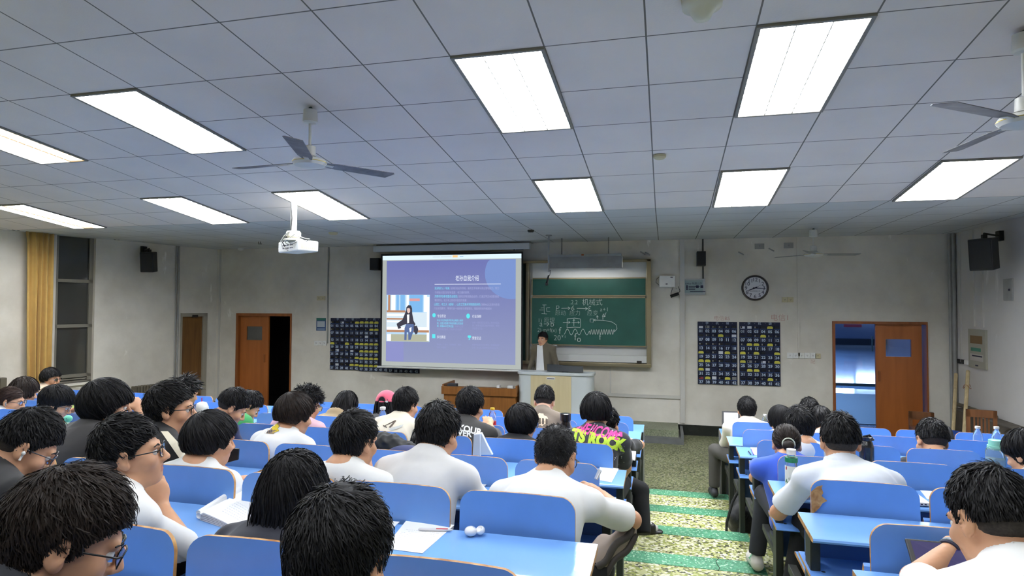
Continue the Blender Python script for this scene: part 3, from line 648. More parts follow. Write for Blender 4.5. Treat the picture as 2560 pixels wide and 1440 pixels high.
speaker(1742, 628, 1765, 664, .28, .2, 'small black loudspeaker above the framed notice, right of the blackboard')
def side_speaker(c, rz, w, h, dpt, arm, label, tilt=.12):
    r = tag(empty('loudspeaker', c, rz), label, 'loudspeaker'); T = lambda p: (Matrix.Translation(Vector(c)) @ Matrix.Rotation(rz, 4, 'Z') @ Matrix.Rotation(tilt, 4, 'X') @ Vector(p))[:]
    mb = MB(); mb.prism([(-w / 2, -dpt / 2), (w / 2, -dpt / 2), (w / 2 * .75, dpt / 2), (-w / 2 * .75, dpt / 2)], 'z', -h / 2, h / 2, T=T); into_w(obj('cabinet', mb, M_black, bevel=.012), r)
    mb = MB(); mb.cbox((0, -dpt / 2 - .005, 0), (w * .9, .01, h * .9), 0, T); into_w(obj('grille', mb, mat('grille_black', (0,0,0,1)), bevel=.006), r)
    mb = MB(); top = T((0, 0, h / 2)); mb.tube([top, (top[0], top[1], top[2] + .06), arm], .012, 8); mb.cbox(arm, (.05, .1, .13)); mb.cbox((top[0], top[1], top[2] + .02), (.05, .05, .05)); into_w(obj('wall_bracket', mb, M_dark), r); return r
u, z = uz(357, 625); arm = TL((u, .03, z)); c = at(374, 655, y=arm[1] + .0); c = TL((u + .02, .33, z - .17)); c = np.array(at(374, 655, y=c[1]))
side_speaker(tuple(c), .35, .22, .36, .24, arm, 'black loudspeaker on a bracket on the left wall, between window and door')
arm = at(2499, 590, x=XR - .03); c = at(2463, 635, x=XR - .33); side_speaker(tuple(c), -.75, .26, .40, .30, tuple(arm), 'black loudspeaker on a bracket high on the right wall')
mb = MB(); p = at(2481, 627, x=XR - .27); mb.ell(tuple(c + np.array([-.0, -.17, .05])), (.006, .006, .006)); 
tag(obj('power_light', mb, mat('red_led', (.8, .05, .03), .4, emit=(1, .1, .06), es=3)), 'tiny red light on the right wall loudspeaker', 'light')

# wall clock
ck = PW(1887, 720, 0); rr = abs(PW(1921, 720)[0] - PW(1853, 720)[0]) / 2
cl_ = tag(empty('wall_clock', tuple(ck)), 'round wall clock with white face and dark rim showing quarter past eight', 'clock')
def TCk(p): return (ck[0] + p[0], YF - p[2], ck[2] + p[1])
mb = MB(); mb.lathe([(rr, 0), (rr, .035), (rr * .96, .05), (rr * .86, .045), (rr * .85, .02)], 48, T=TCk); into_w(obj('rim', mb, mat('clock_rim', (.018, .010, .008), .35), smooth=True, auto=.6), cl_)
mb = MB(); mb.lathe([(rr * .86, .015), (rr * .86, .022)], 48, T=TCk); into_w(obj('face', mb, mat('clock_face', srgb(214, 214, 220), .5)), cl_)
mb = MB()
for k in range(1, 13):
    t = math.pi / 2 - k * math.pi / 6; u, v = .66 * rr * math.cos(t), .66 * rr * math.sin(t)
    text_mb(str(k), .085, mb, lambda a, b, u=u, v=v: TCk((u + a, v + b - .03, .024)), 0, align='CENTER')
text_mb('深圳市时钟公司', .022, mb, lambda a, b: TCk((a, b - .06, .024)), 0, align='CENTER')
into_w(obj('numerals', mb, M_ink), cl_)
for nm, ang, ln, w in (('hour_hand', -100 - 147.5 + 90 - 5, .5, .009), ('minute_hand', 0, .72, .006), ('second_hand', 26, .5, .003)):
    pass
def hand(nm, deg, ln, w, m):
    t = math.radians(90 - deg); d = np.array([math.cos(t), math.sin(t)]); n_ = np.array([-d[1], d[0]]); mb = MB(); P = [d * -.16 * rr + n_ * w, d * -.16 * rr - n_ * w, d * ln * rr - n_ * w * .5, d * ln * rr + n_ * w * .5]
    mb.prism([tuple(p) for p in P], 'z', .026, .029, T=TCk); into_w(obj(nm, mb, m), cl_)
hand('hour_hand', 248, .52, .011, M_ink); hand('minute_hand', 93, .78, .007, M_ink); hand('second_hand', 62, .52, .003, M_ink)

# framed notice, white wireless box, sockets, boxes
fn = tag(empty('framed_notice', tuple(PW(1733, 737))), 'small grey framed notice under the loudspeaker, beside the white wireless box', 'framed notice')
mb = MB(); wbox(mb, 1706, 697, 1763, 737, 0, .03); into_w(obj('frame', mb, mat('frame_silver', srgb(170, 172, 172), .4)), fn)
mb = MB(); wbox(mb, 1710, 701, 1757, 732, .03, .033); into_w(obj('sheet', mb, mat('notice_sheet', srgb(142, 160, 160), .6)), fn)
mb = MB()
for s, X, Y, z in (('Office 制度公示', 1713, 711, .040), ('■ ▬▬▬▬▬', 1715, 717, .035), ('■ ▬▬▬', 1715, 721, .035), ('■ ▬▬▬', 1715, 725, .035), ('■ ■', 1739, 720, .06), ('▬▬▬▬▬▬▬', 1725, 730, .035)): text_mb(s, z, mb, lambda u, v, X=X, Y=Y: PW(X, Y, .035) + np.array([u, 0, v]))
into_w(obj('lettering', mb, M_ink), fn)
rb = tag(empty('wireless_box', tuple(PW(1668, 718))), 'white wall box with a dangling black adapter, right of the blackboard', 'wireless box')
mb = MB(); wbox(mb, 1648, 689, 1688, 718, .02, .09); into_w(obj('body', mb, M_white, bevel=.012), rb)
mb = MB(); mb.tube([PW(1650, 690, .06), PW(1641, 698, .05), PW(1640, 706, .05), PW(1650, 715, .06)], .004, 6); mb.tube([PW(1683, 718, .04), PW(1677, 733, .04), PW(1680, 741, .05)], .004, 6); mb.tube([PW(1696, 716, .04), PW(1700, 728, .04), PW(1694, 736, .05)], .005, 6); into_w(obj('cable', mb, M_black), rb)
mb = MB(); a = PW(1676, 741, .05); b_ = PW(1697, 734, .05); mb.tube([a, b_], .03, 6); into_w(obj('adapter', mb, M_black), rb)
mb = MB(); wbox(mb, 1664, 709, 1669, 711, .09, .092); wbox(mb, 1676, 692, 1682, 694, .09, .092); into_w(obj('marking', mb, M_ink), rb)
def plate(x0, y0, x1, y1, label, m, n=1, cat='wall socket', name='wall_socket', d=.02):
    r = tag(empty(name, tuple(PW((x0 + x1) / 2, y1))), label, cat); mb = MB()
    for k in range(n): wbox(mb, x0 + (x1 - x0) * k / n + .2, y0, x0 + (x1 - x0) * (k + 1) / n - .2, y1, 0, d)
    into_w(obj('plate', mb, m), r); mb = MB()
    for k in range(n):
        cx = x0 + (x1 - x0) * (k + .5) / n; cy = (y0 + y1) / 2
        for dx, dy in ((-1.2, -.8), (1.2, -.8), (0, 1.2)): wbox(mb, cx + dx - .4, cy + dy - .7, cx + dx + .4, cy + dy + .7, d, d + .001)
    into_w(obj('holes', mb, M_ink), r); return r
M_iv = mat('ivory_plate', srgb(196, 186, 150), .5)
plate(792, 740, 812, 751, 'yellowed socket plate beside the conduit, above the blue calendar', M_iv, 2)
plate(785, 852, 816, 864, 'row of white switches low on the wall below the blue calendar', M_white, 3, 'switch', 'light_switch')
plate(1955, 743, 1984, 756, 'pair of yellowed sockets on the wall beside the clock', M_iv, 2)
plate(1968, 882, 2040, 896, 'long row of white sockets right of the pocket charts', M_white, 5)
plate(2038, 884, 2052, 896, 'single ivory socket at the end of the long white row', M_iv, 1)
plate(1887, 609, 1911, 622, 'grey cover plate near the ceiling, left of its twin', M_grey, 1, 'cover plate', 'cover_plate')
plate(1960, 607, 1984, 620, 'dented grey cover plate near the ceiling behind the far fan', M_grey, 1, 'cover plate', 'cover_plate')
# red handwriting on the wall
mb = MB()
for s, X, Y, z in (('电信BS', 1784, 800, .085), ('电信1', 1926, 800, .115), ('配', 2026, 908, .07)): text_mb(s, z, mb, lambda u, v, X=X, Y=Y: PW(X, Y, .003) + np.array([u, 0, v]), bold=-.001)
tag(obj('wall_writing', mb, mat('red_marker', srgb(186, 140, 132), .9)), 'faded red handwriting on the wall above the right pocket charts', 'writing')
# blue calendar on the wall
cal = tag(empty('wall_calendar', tuple(PW(803, 827))), 'small blue and white calendar pinned left of the pocket charts', 'calendar')
mb = MB(); wbox(mb, 791, 795, 814, 827, 0, .006, 0); wbox(mb, 793, 803, 812, 818, .006, .008, 1); wbox(mb, 791, 795, 814, 801, .006, .008, 2); wbox(mb, 793, 820, 812, 826, .006, .008, 3)
into_w(obj('sheet', mb, [mat('cal_blue', srgb(48, 76, 120), .6), mat('cal_white', srgb(176, 184, 190), .6), mat('cal_green', srgb(40, 110, 96), .6), mat('cal_pale', srgb(110, 130, 160), .6)]), cal)

# ------------------------------------------------------------------ pocket charts for telephones
M_navy = mat('chart_navy', srgb(12, 22, 52), .8, sheen=.3); M_trim = mat('chart_trim', srgb(28, 58, 110), .7); M_yel = mat('pocket_yellow', srgb(190, 184, 66), .7); M_num = mat('chart_numbers', srgb(170, 186, 206), .7)
PH = {'p': mat('phone_black', (.012, .012, .014), .25), 'w': mat('phone_white', srgb(196, 200, 206), .3), 'r': mat('phone_red', srgb(120, 40, 44), .4), 'g': mat('phone_grey', srgb(120, 120, 118), .4)}
def chart(x0, y0, x1, y1, rows, label, where, skip=0):
    a = PW(x0, y0, .02); b = PW(x1, y1, .02); W_ = b[0] - a[0]; H_ = a[2] - b[2]; r = tag(empty('pocket_chart', (a[0], YF, b[2])), label, 'pocket chart', 'navy telephone pocket charts')
    mb = MB(); mb.box((a[0], YF - .012, b[2]), (b[0], YF, a[2])); into_w(obj('backing', mb, M_navy), r)
    num = MB(); n = 0
    hd = H_ * .05; rh = (H_ - hd) / 7
    for i in range(7):
        for j in range(6):
            n += 1; cx = a[0] + W_ * (j + .5) / 6; zt = a[2] - hd - rh * i; zb2 = zt - rh * .97
            k = rows[i][j]; w = W_ / 6 * .42
            if skip and (j >= skip[0] and i < skip[1]): continue
            mb = MB(); mb.box((cx - w, YF - .034, zb2), (cx + w, YF - .012, zt - rh * .42), 0); mb.box((cx - w, YF - .037, zt - rh * .47), (cx + w, YF - .034, zt - rh * .40), 1)
            into_w(obj('pocket', mb, [M_navy, M_trim]), r)
            text_mb('%02d' % n, rh * .46, num, lambda u, v, cx=cx, z=zt - rh * .88: (cx + u, YF - .0355, z + v), align='CENTER', bold=.002)
            if k == 'y': pads = MB(); pads.prism([(cx - w * .95, zt - rh * .40), (cx + w * .95, zt - rh * .40), (cx + w * .95, zt - rh * .20), (cx + w * .6, zt - rh * .10), (cx - w * .6, zt - rh * .10), (cx - w * .95, zt - rh * .20)][::-1], 'y', YF - .033, YF - .012); into_w(obj('yellow_pad', pads, M_yel), r)
            elif k in PH:
                mb = MB(); w2 = w * random.uniform(.72, .85); hh = rh * random.uniform(.02, .14); mb.box((cx - w2, YF - .028, zb2 + .02), (cx + w2, YF - .019, zt - rh * .1 + hh - rh * .08))
                mats = [PH[k]]
                if random.random() < .5: mb.box((cx - w2 + .006, YF - .030, zt - rh * .33), (cx - w2 + .024, YF - .028, zt - rh * .14), 1); mats.append(PH['g'] if k == 'p' else PH['p'])
                tag(obj('phone', mb, mats, bevel=.004), '%s phone in the %s row, %s pocket, of the %s' % ({'p': 'black', 'w': 'white', 'r': 'red', 'g': 'grey'}[k], ('top', 'second', 'third', 'middle', 'fifth', 'sixth', 'bottom')[i], ('leftmost', 'second', 'third', 'fourth', 'fifth', 'rightmost')[j], where), 'phone', 'phones in the pocket charts')
    text_mb('·   学    ·   机    ·   袋   ·', .05, num, lambda u, v: (a[0] + W_ / 2 + u, YF - .0135, a[2] - hd * .8 + v), align='CENTER')
    into_w(obj('number_lettering', num, M_num), r)
chart(1744, 804, 1844, 963, ['wgpppp', 'pppypw', 'pppppp', 'yppwyp', 'yypppp', 'yw.pp' + 'p', 'rywpyg'], 'navy chart of numbered phone pockets on the clock wall, nearer the blackboard', 'chart nearer the blackboard')
chart(1848, 805, 1952, 966, ['wwppyp', 'pppypp', 'pyypyp', 'ypyp.y', 'ygpwpy', 'pyyppp', 'ppppyp'], 'navy chart of numbered phone pockets on the clock wall, nearer the right door', 'chart nearer the right door')
chart(826, 795, 898, 926, ['ppwppy', 'pppppp', 'pppppp', 'yppypy', 'pwppwp', 'pppppy', 'pwppyy'], 'navy phone pocket chart left of the screen, nearest the left double door', 'chart left of the screen')
chart(899, 795, 971, 930, ['yyyyyy', 'ppyypp', 'pwpppp', 'yyyyyy', 'yyyyyy', 'yyyyyy', 'yyyypp'], 'navy phone pocket chart half hidden behind the screen', 'chart half behind the screen', (4, 6))
chart(972, 797, 1048, 934, ['......'] * 7, 'navy phone pocket chart of which only the lowest numbers show under the screen', 'chart under the screen', (0, 6))
# ------------------------------------------------------------------ fixed benches: desk boards with the backrests and seats of the row in front
YR = [7.28 - .844 * n for n in range(10)]
def ztop(n): return .756 + .088 * n + .001
XLE, XRE = -.235, .59            # aisle ends of the left and right blocks
PITCH = {1: .4665, 2: .467, 3: .468, 4: .470, 5: .474, 6: .4845, 7: .4845, 8: .4845, 0: .467}
ORD = ['front', 'second', 'third', 'fourth', 'fifth', 'sixth', 'seventh', 'eighth', 'ninth']
M_seat = mat('seat_blue', srgb(126, 172, 226), .35, coat=.15)
M_hole = mat('screw_black', (.01, .01, .01), .5)
def backrest_mb(w, h, t=.012, R=.055, sag=.022, chip=False):
    "panel with round top corners, bowed in plan; x 0..w, y depth, z 0..h; faces blue (0), edge plywood (1)"
    P = [(0, 0), (w, 0)]
    for k in range(7):
        a = math.pi / 2 * k / 6; P.append((w - R + R * math.cos(a), h - R + R * math.sin(a)))
    n = 10
    for k in range(1, n): P.append((w - R - (w - 2 * R) * k / n, h))
    for k in range(7):
        a = math.pi / 2 * (1 + k / 6); P.append((R + R * math.cos(a), h - R + R * math.sin(a)))
    P = P[:2] + P[2:]
    # bowed strips: build front and back as strips in x
    xs = sorted(set([round(p[0], 5) for p in P] + [w * k / 10 for k in range(11)]))
    def top(x):
        if x < R: return h - R + math.sqrt(max(0, R * R - (R - x) ** 2))
        if x > w - R: return h - R + math.sqrt(max(0, R * R - (x - w + R) ** 2))
        return h
    def yb(x, z): return sag * (1 - (2 * x / w - 1) ** 2) + .05 * (z / h) ** 2 * 0
    mb = MB(); V = []
    for x in xs:
        for z in (0, top(x)): V += [(x, yb(x, z), z), (x, yb(x, z) + t, z)]
    F = []; m = []
    for i in range(len(xs) - 1):
        a = i * 4; b = a + 4
        F += [(a, b, b + 2, a + 2), (a + 1, a + 3, b + 3, b + 1), (a + 2, b + 2, b + 3, a + 3), (a, a + 1, b + 1, b)]; m += [0, 0, 1, 1]
    F += [(0, 2, 3, 1), (len(V) - 4, len(V) - 3, len(V) - 1, len(V) - 2)]; m += [1, 1]
    o = 0; mb.v = V; mb.f = F; mb.m = m
    return mb
occupied = {}
def bench(row, side, k0, k1, label, chip=(), missing=(), dark_only=False):
    "one bench unit spanning seats k0..k1-1 counted from the aisle"
    p = PITCH[row] if side == 'L' else .4845; sgn = -1 if side == 'L' else 1
    e0 = (-.32 if side == 'L' else .65)
    lo = e0 + sgn * p * k0; hi = e0 + sgn * p * k1
    if k0 == 0: lo = XLE if side == 'L' else XRE
    else: lo -= sgn * (-.02)
    x0, x1 = min(lo, hi), max(lo, hi)
    Y = YR[row]; Z = ztop(row); FL = lvl(row)
    root = tag(empty('bench_desk', ((x0 + x1) / 2, Y - .15, FL)), label, 'school bench', 'blue bench desks in rows')
    # desktop, slightly tilted towards the user, rounded near edge
    prof = [(Y, Z), (Y, Z - .022), (Y - .27, Z - .035), (Y - .292, Z - .032), (Y - .30, Z - .022), (Y - .295, Z - .014), (Y - .285, Z - .012)]
    mb = MB(); mb.prism(prof[::-1], 'x', x0, x1, 0, 1)
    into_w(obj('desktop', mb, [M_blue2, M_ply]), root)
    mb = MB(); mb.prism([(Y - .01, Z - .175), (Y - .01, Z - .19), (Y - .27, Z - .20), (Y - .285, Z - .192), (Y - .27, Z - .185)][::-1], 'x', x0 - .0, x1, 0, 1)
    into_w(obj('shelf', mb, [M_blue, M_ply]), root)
    mb = MB()
    for xx in (x0 + .06, x1 - .06):
        for yy in (Y - .07, Y - .2): mb.lathe([(.009, 0), (.009, .001)], 8, (xx, yy, Z - .183))
    into_w(obj('screws', mb, M_hole), root)
    mb = MB(); mb.box((x0 + .02, Y - .055, Z - .42), (x1 - .02, Y - .04, Z - .022)); into_w(obj('front_panel', mb, M_blue_shaded), root)
    for xx in (x0 + .03, x1 - .03):
        mb = MB(); mb.box((xx - .02, Y - .20, FL), (xx + .02, Y - .10, Z - .034)); mb.box((xx - .02, Y - .10, FL + .36), (xx + .02, Y + .30, FL + .40)); mb.box((xx - .02, Y - .11, FL + .42), (xx + .02, Y + .01, FL + .46))
        into_w(obj('leg', mb, M_dark, bevel=.004), root)
    if row == 0:
        mb = MB(); mb.box((x0, Y + .01, .02), (x1, Y + .03, Z - .01)); mb.box((x0 - .001, Y - .04, .02), (x0 + .02, Y + .02, Z - .02)); into_w(obj('modesty_panel', mb, M_grey), root); return root
    for k in range(k0, k1):
        if k in missing: continue
        a = e0 + sgn * p * k; w = p - .040; xa = a if side == 'R' else a - w
        mb = backrest_mb(w, .29)
        o = obj('backrest', mb, [M_blue, M_ply], smooth=True, auto=.6); o.parent = root
        o.matrix_parent_inverse = Matrix.Translation(-Vector(root.location)); o.location = (xa, Y + .008, Z - .145); o.rotation_euler = (math.radians(-3), 0, 0)
        if k in chip:
            c = MB(); P = [(0, .235), (.028, .262), (.05, .268), (.045, .255), (.052, .235), (.044, .22), (.068, .2), (.048, .188), (.034, .165), (.02, .15), (.008, .14), (0, .10)]
            c.prism([(x + .001, z) for x, z in P], 'y', -.0016, .0); q = obj('bare_wood_patch', c, M_ply); q.parent = o; q.location = (.0, -.0, 0)
        mb = MB()
        if occupied.get((side, row, k)):
            mb.prism([(Y + .06, FL + .425), (Y + .38, FL + .435), (Y + .41, FL + .425), (Y + .40, FL + .412), (Y + .06, FL + .407)][::-1], 'x', xa + .0, xa + w, 0, 1)
        else:
            mb.prism([(Y + .055, FL + .42), (Y + .072, FL + .42), (Y + .115, FL + .72), (Y + .105, FL + .745), (Y + .095, FL + .735)][::-1], 'x', xa, xa + w, 0, 1)
        into_w(obj('seat', mb, [M_seat, M_ply], bevel=.003), root)
    return root
def visible(side, row, k0, k1):
    p = PITCH[row] if side == 'L' else .4845; sgn = -1 if side == 'L' else 1; e0 = (-.32 if side == 'L' else .65)
    for k in np.linspace(k0, k1, 9):
        u, v, d = pix((e0 + sgn * p * k, YR[row] + .02, ztop(row) + .14))
        if d > 0 and -20 < u < 2580 and v < 1440: return True
    return False
# ------------------------------------------------------------------ people: smooth blended volumes turned into one continuous surface
class Vol:
    def __init__(s, lo, hi, h):
        s.h = h; s.lo = np.array(lo, float); n = np.maximum(4, np.ceil((np.array(hi) - lo) / h).astype(int) + 1)
        s.ax = [(s.lo[i] + h * np.arange(n[i])).astype(np.float32) for i in range(3)]
        s.F = np.full(tuple(n), .12, np.float32)
    def sub(s, lo, hi):
        sl = []
        for i in range(3):
            a = max(0, int(math.floor((lo[i] - s.lo[i]) / s.h))); b = min(len(s.ax[i]), int(math.ceil((hi[i] - s.lo[i]) / s.h)) + 1)
            if b <= a: return None, None
            sl.append(slice(a, b))
        X, Y, Z = np.meshgrid(s.ax[0][sl[0]], s.ax[1][sl[1]], s.ax[2][sl[2]], indexing='ij')
        return tuple(sl), (X, Y, Z)
    def put(s, sl, d, k, mode):
        A = s.F[sl]
        if mode == 'u':
            hh = np.maximum(k - np.abs(A - d), 0) / k; s.F[sl] = np.minimum(A, d) - hh * hh * k * .25
        elif mode == 'c':   # cut away
            d = -d; hh = np.maximum(k - np.abs(A - d), 0) / k; s.F[sl] = np.maximum(A, d) + hh * hh * k * .25
    def ell(s, c, r, R=None, k=.015, mode='u'):
        c = np.asarray(c, float); r = np.asarray(r, float); m = r.max() + k + .01
        sl, G = s.sub(c - m, c + m)
        if sl is None: return s
        P = [g - np.float32(ci) for g, ci in zip(G, c)]
        if R is not None: P = [R[0, i] * P[0] + R[1, i] * P[1] + R[2, i] * P[2] for i in range(3)]
        q = [p / np.float32(ri) for p, ri in zip(P, r)]; k0 = np.sqrt(q[0] ** 2 + q[1] ** 2 + q[2] ** 2)
        k1 = np.sqrt((q[0] / r[0]) ** 2 + (q[1] / r[1]) ** 2 + (q[2] / r[2]) ** 2) + 1e-6
        s.put(sl, (k0 * (k0 - 1) / k1).astype(np.float32), k, mode); return s
    def cap(s, a, b, ra, rb, k=.015, mode='u', flat=None, cut=None):
        "tapered capsule; flat=(axis, factor) squeezes it along an axis; cut=True ends it square at b"
        a = np.asarray(a, float); b = np.asarray(b, float); m = max(ra, rb) + k + .01; m2 = m
        sl, G = s.sub(np.minimum(a, b) - m, np.maximum(a, b) + m)
        if sl is None: return s
        P = [g - np.float32(ci) for g, ci in zip(G, a)]; ab = b - a; L2 = float(ab @ ab) + 1e-9
        t = np.clip((P[0] * ab[0] + P[1] * ab[1] + P[2] * ab[2]) / L2, 0, 1)
        q = [P[i] - t * ab[i] for i in range(3)]
        if flat is not None:
            ax, f = flat; d = q[0] * ax[0] + q[1] * ax[1] + q[2] * ax[2]; q = [q[i] + d * ax[i] * (f - 1) for i in range(3)]
        d = np.sqrt(q[0] ** 2 + q[1] ** 2 + q[2] ** 2) - (ra + (rb - ra) * t)
        if cut:
            n = ab / math.sqrt(L2); e = P[0] * n[0] + P[1] * n[1] + P[2] * n[2] - math.sqrt(L2) + (0.0 if cut is True else cut); d = np.maximum(d, e)
        s.put(sl, d.astype(np.float32), k, mode); return s
    def wobble(s, fn):
        band = np.abs(s.F) < .03; ii = np.nonzero(band)
        if len(ii[0]): P = np.stack([s.ax[i][ii[i]] for i in range(3)], 1); s.F[ii] += fn(P).astype(np.float32)
        return s
    def mesh(s):
        F = s.F; S = F < 0; nx, ny, nz = F.shape
        cnt = np.zeros((nx - 1, ny - 1, nz - 1), np.int8); offs = [(i, j, k) for i in (0, 1) for j in (0, 1) for k in (0, 1)]
        for i, j, k in offs: cnt += S[i:nx - 1 + i, j:ny - 1 + j, k:nz - 1 + k]
        act = (cnt > 0) & (cnt < 8); idx = np.argwhere(act)
        if not len(idx): return np.zeros((0, 3)), []
        vid = np.full(act.shape, -1, np.int32); vid[act] = np.arange(len(idx))
        val = np.stack([F[idx[:, 0] + i, idx[:, 1] + j, idx[:, 2] + k] for i, j, k in offs], 1)
        acc = np.zeros((len(idx), 3)); w = np.zeros(len(idx)); O = np.array(offs, float)
        for a in range(8):
            for b in range(a + 1, 8):
                if np.abs(O[a] - O[b]).sum() != 1: continue
                va, vb = val[:, a], val[:, b]; m = (va < 0) != (vb < 0); t = np.where(m, va / np.where(m, va - vb, 1), 0)
                acc += (O[a] + t[:, None] * (O[b] - O[a])) * m[:, None]; w += m
        V = s.lo + (idx + acc / w[:, None]) * s.h
        faces = []
        for ax in range(3):
            o1, o2 = [(1, 2), (2, 0), (0, 1)][ax]
            A = [slice(None)] * 3; B = [slice(None)] * 3; A[ax] = slice(0, F.shape[ax] - 1); B[ax] = slice(1, F.shape[ax])
            sa, sb = S[tuple(A)], S[tuple(B)]; e = np.argwhere(sa != sb)
            e = e[(e[:, o1] > 0) & (e[:, o2] > 0) & (e[:, o1] < F.shape[o1] - 1) & (e[:, o2] < F.shape[o2] - 1)]
            if not len(e): continue
            def g(d1, d2):
                q = e.copy(); q[:, o1] += d1; q[:, o2] += d2; return vid[q[:, 0], q[:, 1], q[:, 2]]
            Q = np.stack([g(-1, -1), g(0, -1), g(0, 0), g(-1, 0)], 1); inside = sa[tuple(e.T)]
            Q = np.where(inside[:, None], Q, Q[:, ::-1]); faces.append(Q)
        return V, np.concatenate(faces)
def vol_obj(name, V, Fc, mats, parent=None, origin=(0, 0, 0), mi=None):
    me = bpy.data.meshes.new(name); V = np.asarray(V, float) - np.asarray(origin, float)
    me.vertices.add(len(V)); me.vertices.foreach_set('co', V.ravel())
    n = len(Fc); me.loops.add(n * 4); me.loops.foreach_set('vertex_index', np.asarray(Fc).ravel().astype(np.int32))
    me.polygons.add(n); me.polygons.foreach_set('loop_start', np.arange(0, 4 * n, 4, dtype=np.int32)); me.update(calc_edges=True)
    if mi is not None: me.polygons.foreach_set('material_index', mi.astype(np.int32))
    return link_mesh(name, me, mats, parent, True)

def Rz(a): c, s = math.cos(a), math.sin(a); return np.array([[c, -s, 0], [s, c, 0], [0, 0, 1.]])
def Rx(a): c, s = math.cos(a), math.sin(a); return np.array([[1, 0, 0], [0, c, -s], [0, s, c]])
def Ry(a): c, s = math.cos(a), math.sin(a); return np.array([[c, 0, s], [0, 1, 0], [-s, 0, c]])
def nrm(v): v = np.asarray(v, float); return v / (np.linalg.norm(v) + 1e-9)
def ik(S, W_, l1, l2, pole):
    d = W_ - S; L = np.linalg.norm(d); mx = (l1 + l2) * .995
    if L > mx: W_ = S + d / L * mx; L = mx
    L = max(L, abs(l1 - l2) + .01)
    a = (l1 * l1 - l2 * l2 + L * L) / (2 * L); hgt = math.sqrt(max(0, l1 * l1 - a * a)); u = nrm(W_ - S); p = pole - u * (pole @ u); return S + u * a + nrm(p) * hgt, W_
M_SK = {}
def skin(tone):
    c = {'l': srgb(224, 178, 152), 'm': srgb(208, 158, 124), 'd': srgb(184, 130, 96)}[tone]
    return mat('skin_' + tone, c, .5, spec=.4, vary=.05, scale=20, sss=.12)
M_lip = mat('lip', srgb(190, 128, 112), .45)
M_eyew = mat('eye_white', srgb(225, 222, 216), .25); M_eyed = mat('eye_dark', (.02, .012, .008), .15)
def hair_mat(nm, c):
    return mat('hair_' + nm, c, .5, spec=.22, vary=.35, scale=60)
HM = {'k': hair_mat('black', (.010, .0095, .0105, 1)), 'b': hair_mat('dark_brown', (.022, .015, .012, 1)), 'n': hair_mat('brown', (.040, .022, .017, 1))}
M_stub = mat('hair_stubble', (.030, .024, .021, 1), .8, vary=.4, scale=120)
# hairline height in head coordinates by angle from the face (0 = front, pi = nape)
HLA = np.radians([0, 35, 62, 78, 95, 112, 135, 180]); HLZ = np.array([.068, .062, .040, .000, .012, -.035, -.062, -.070])
def hairline(x, y, dz=0.0, raise_=None):
    a = np.arctan2(np.abs(x), y); z = np.interp(a, HLA, HLZ)
    if raise_ is not None: z = np.where(a > 1.0, np.maximum(z, raise_), z)
    return z + np.where(a > 1.2, dz, 0)
HC = np.array([0, -.012, .030]); HRb = np.array([.076, .096, .088])
def hair_rad(z, r, st):
    if st in ('bowl', 'bob', 'long', 'shag', 'curly', 'buzz', 'cap'): return np.broadcast_to(r, z.shape + (3,))
    t = np.clip((z + .030) / .090, 0, 1) if st != 'fade' else np.clip((z - .005) / .085, 0, 1); t = t * t * (3 - 2 * t); f = .12 + .88 * t
    o = np.empty(z.shape + (3,)); 
    for i in range(3): o[..., i] = HRb[i] + .002 + (r[i] - HRb[i] - .002) * (f if i < 2 else 1)
    return o
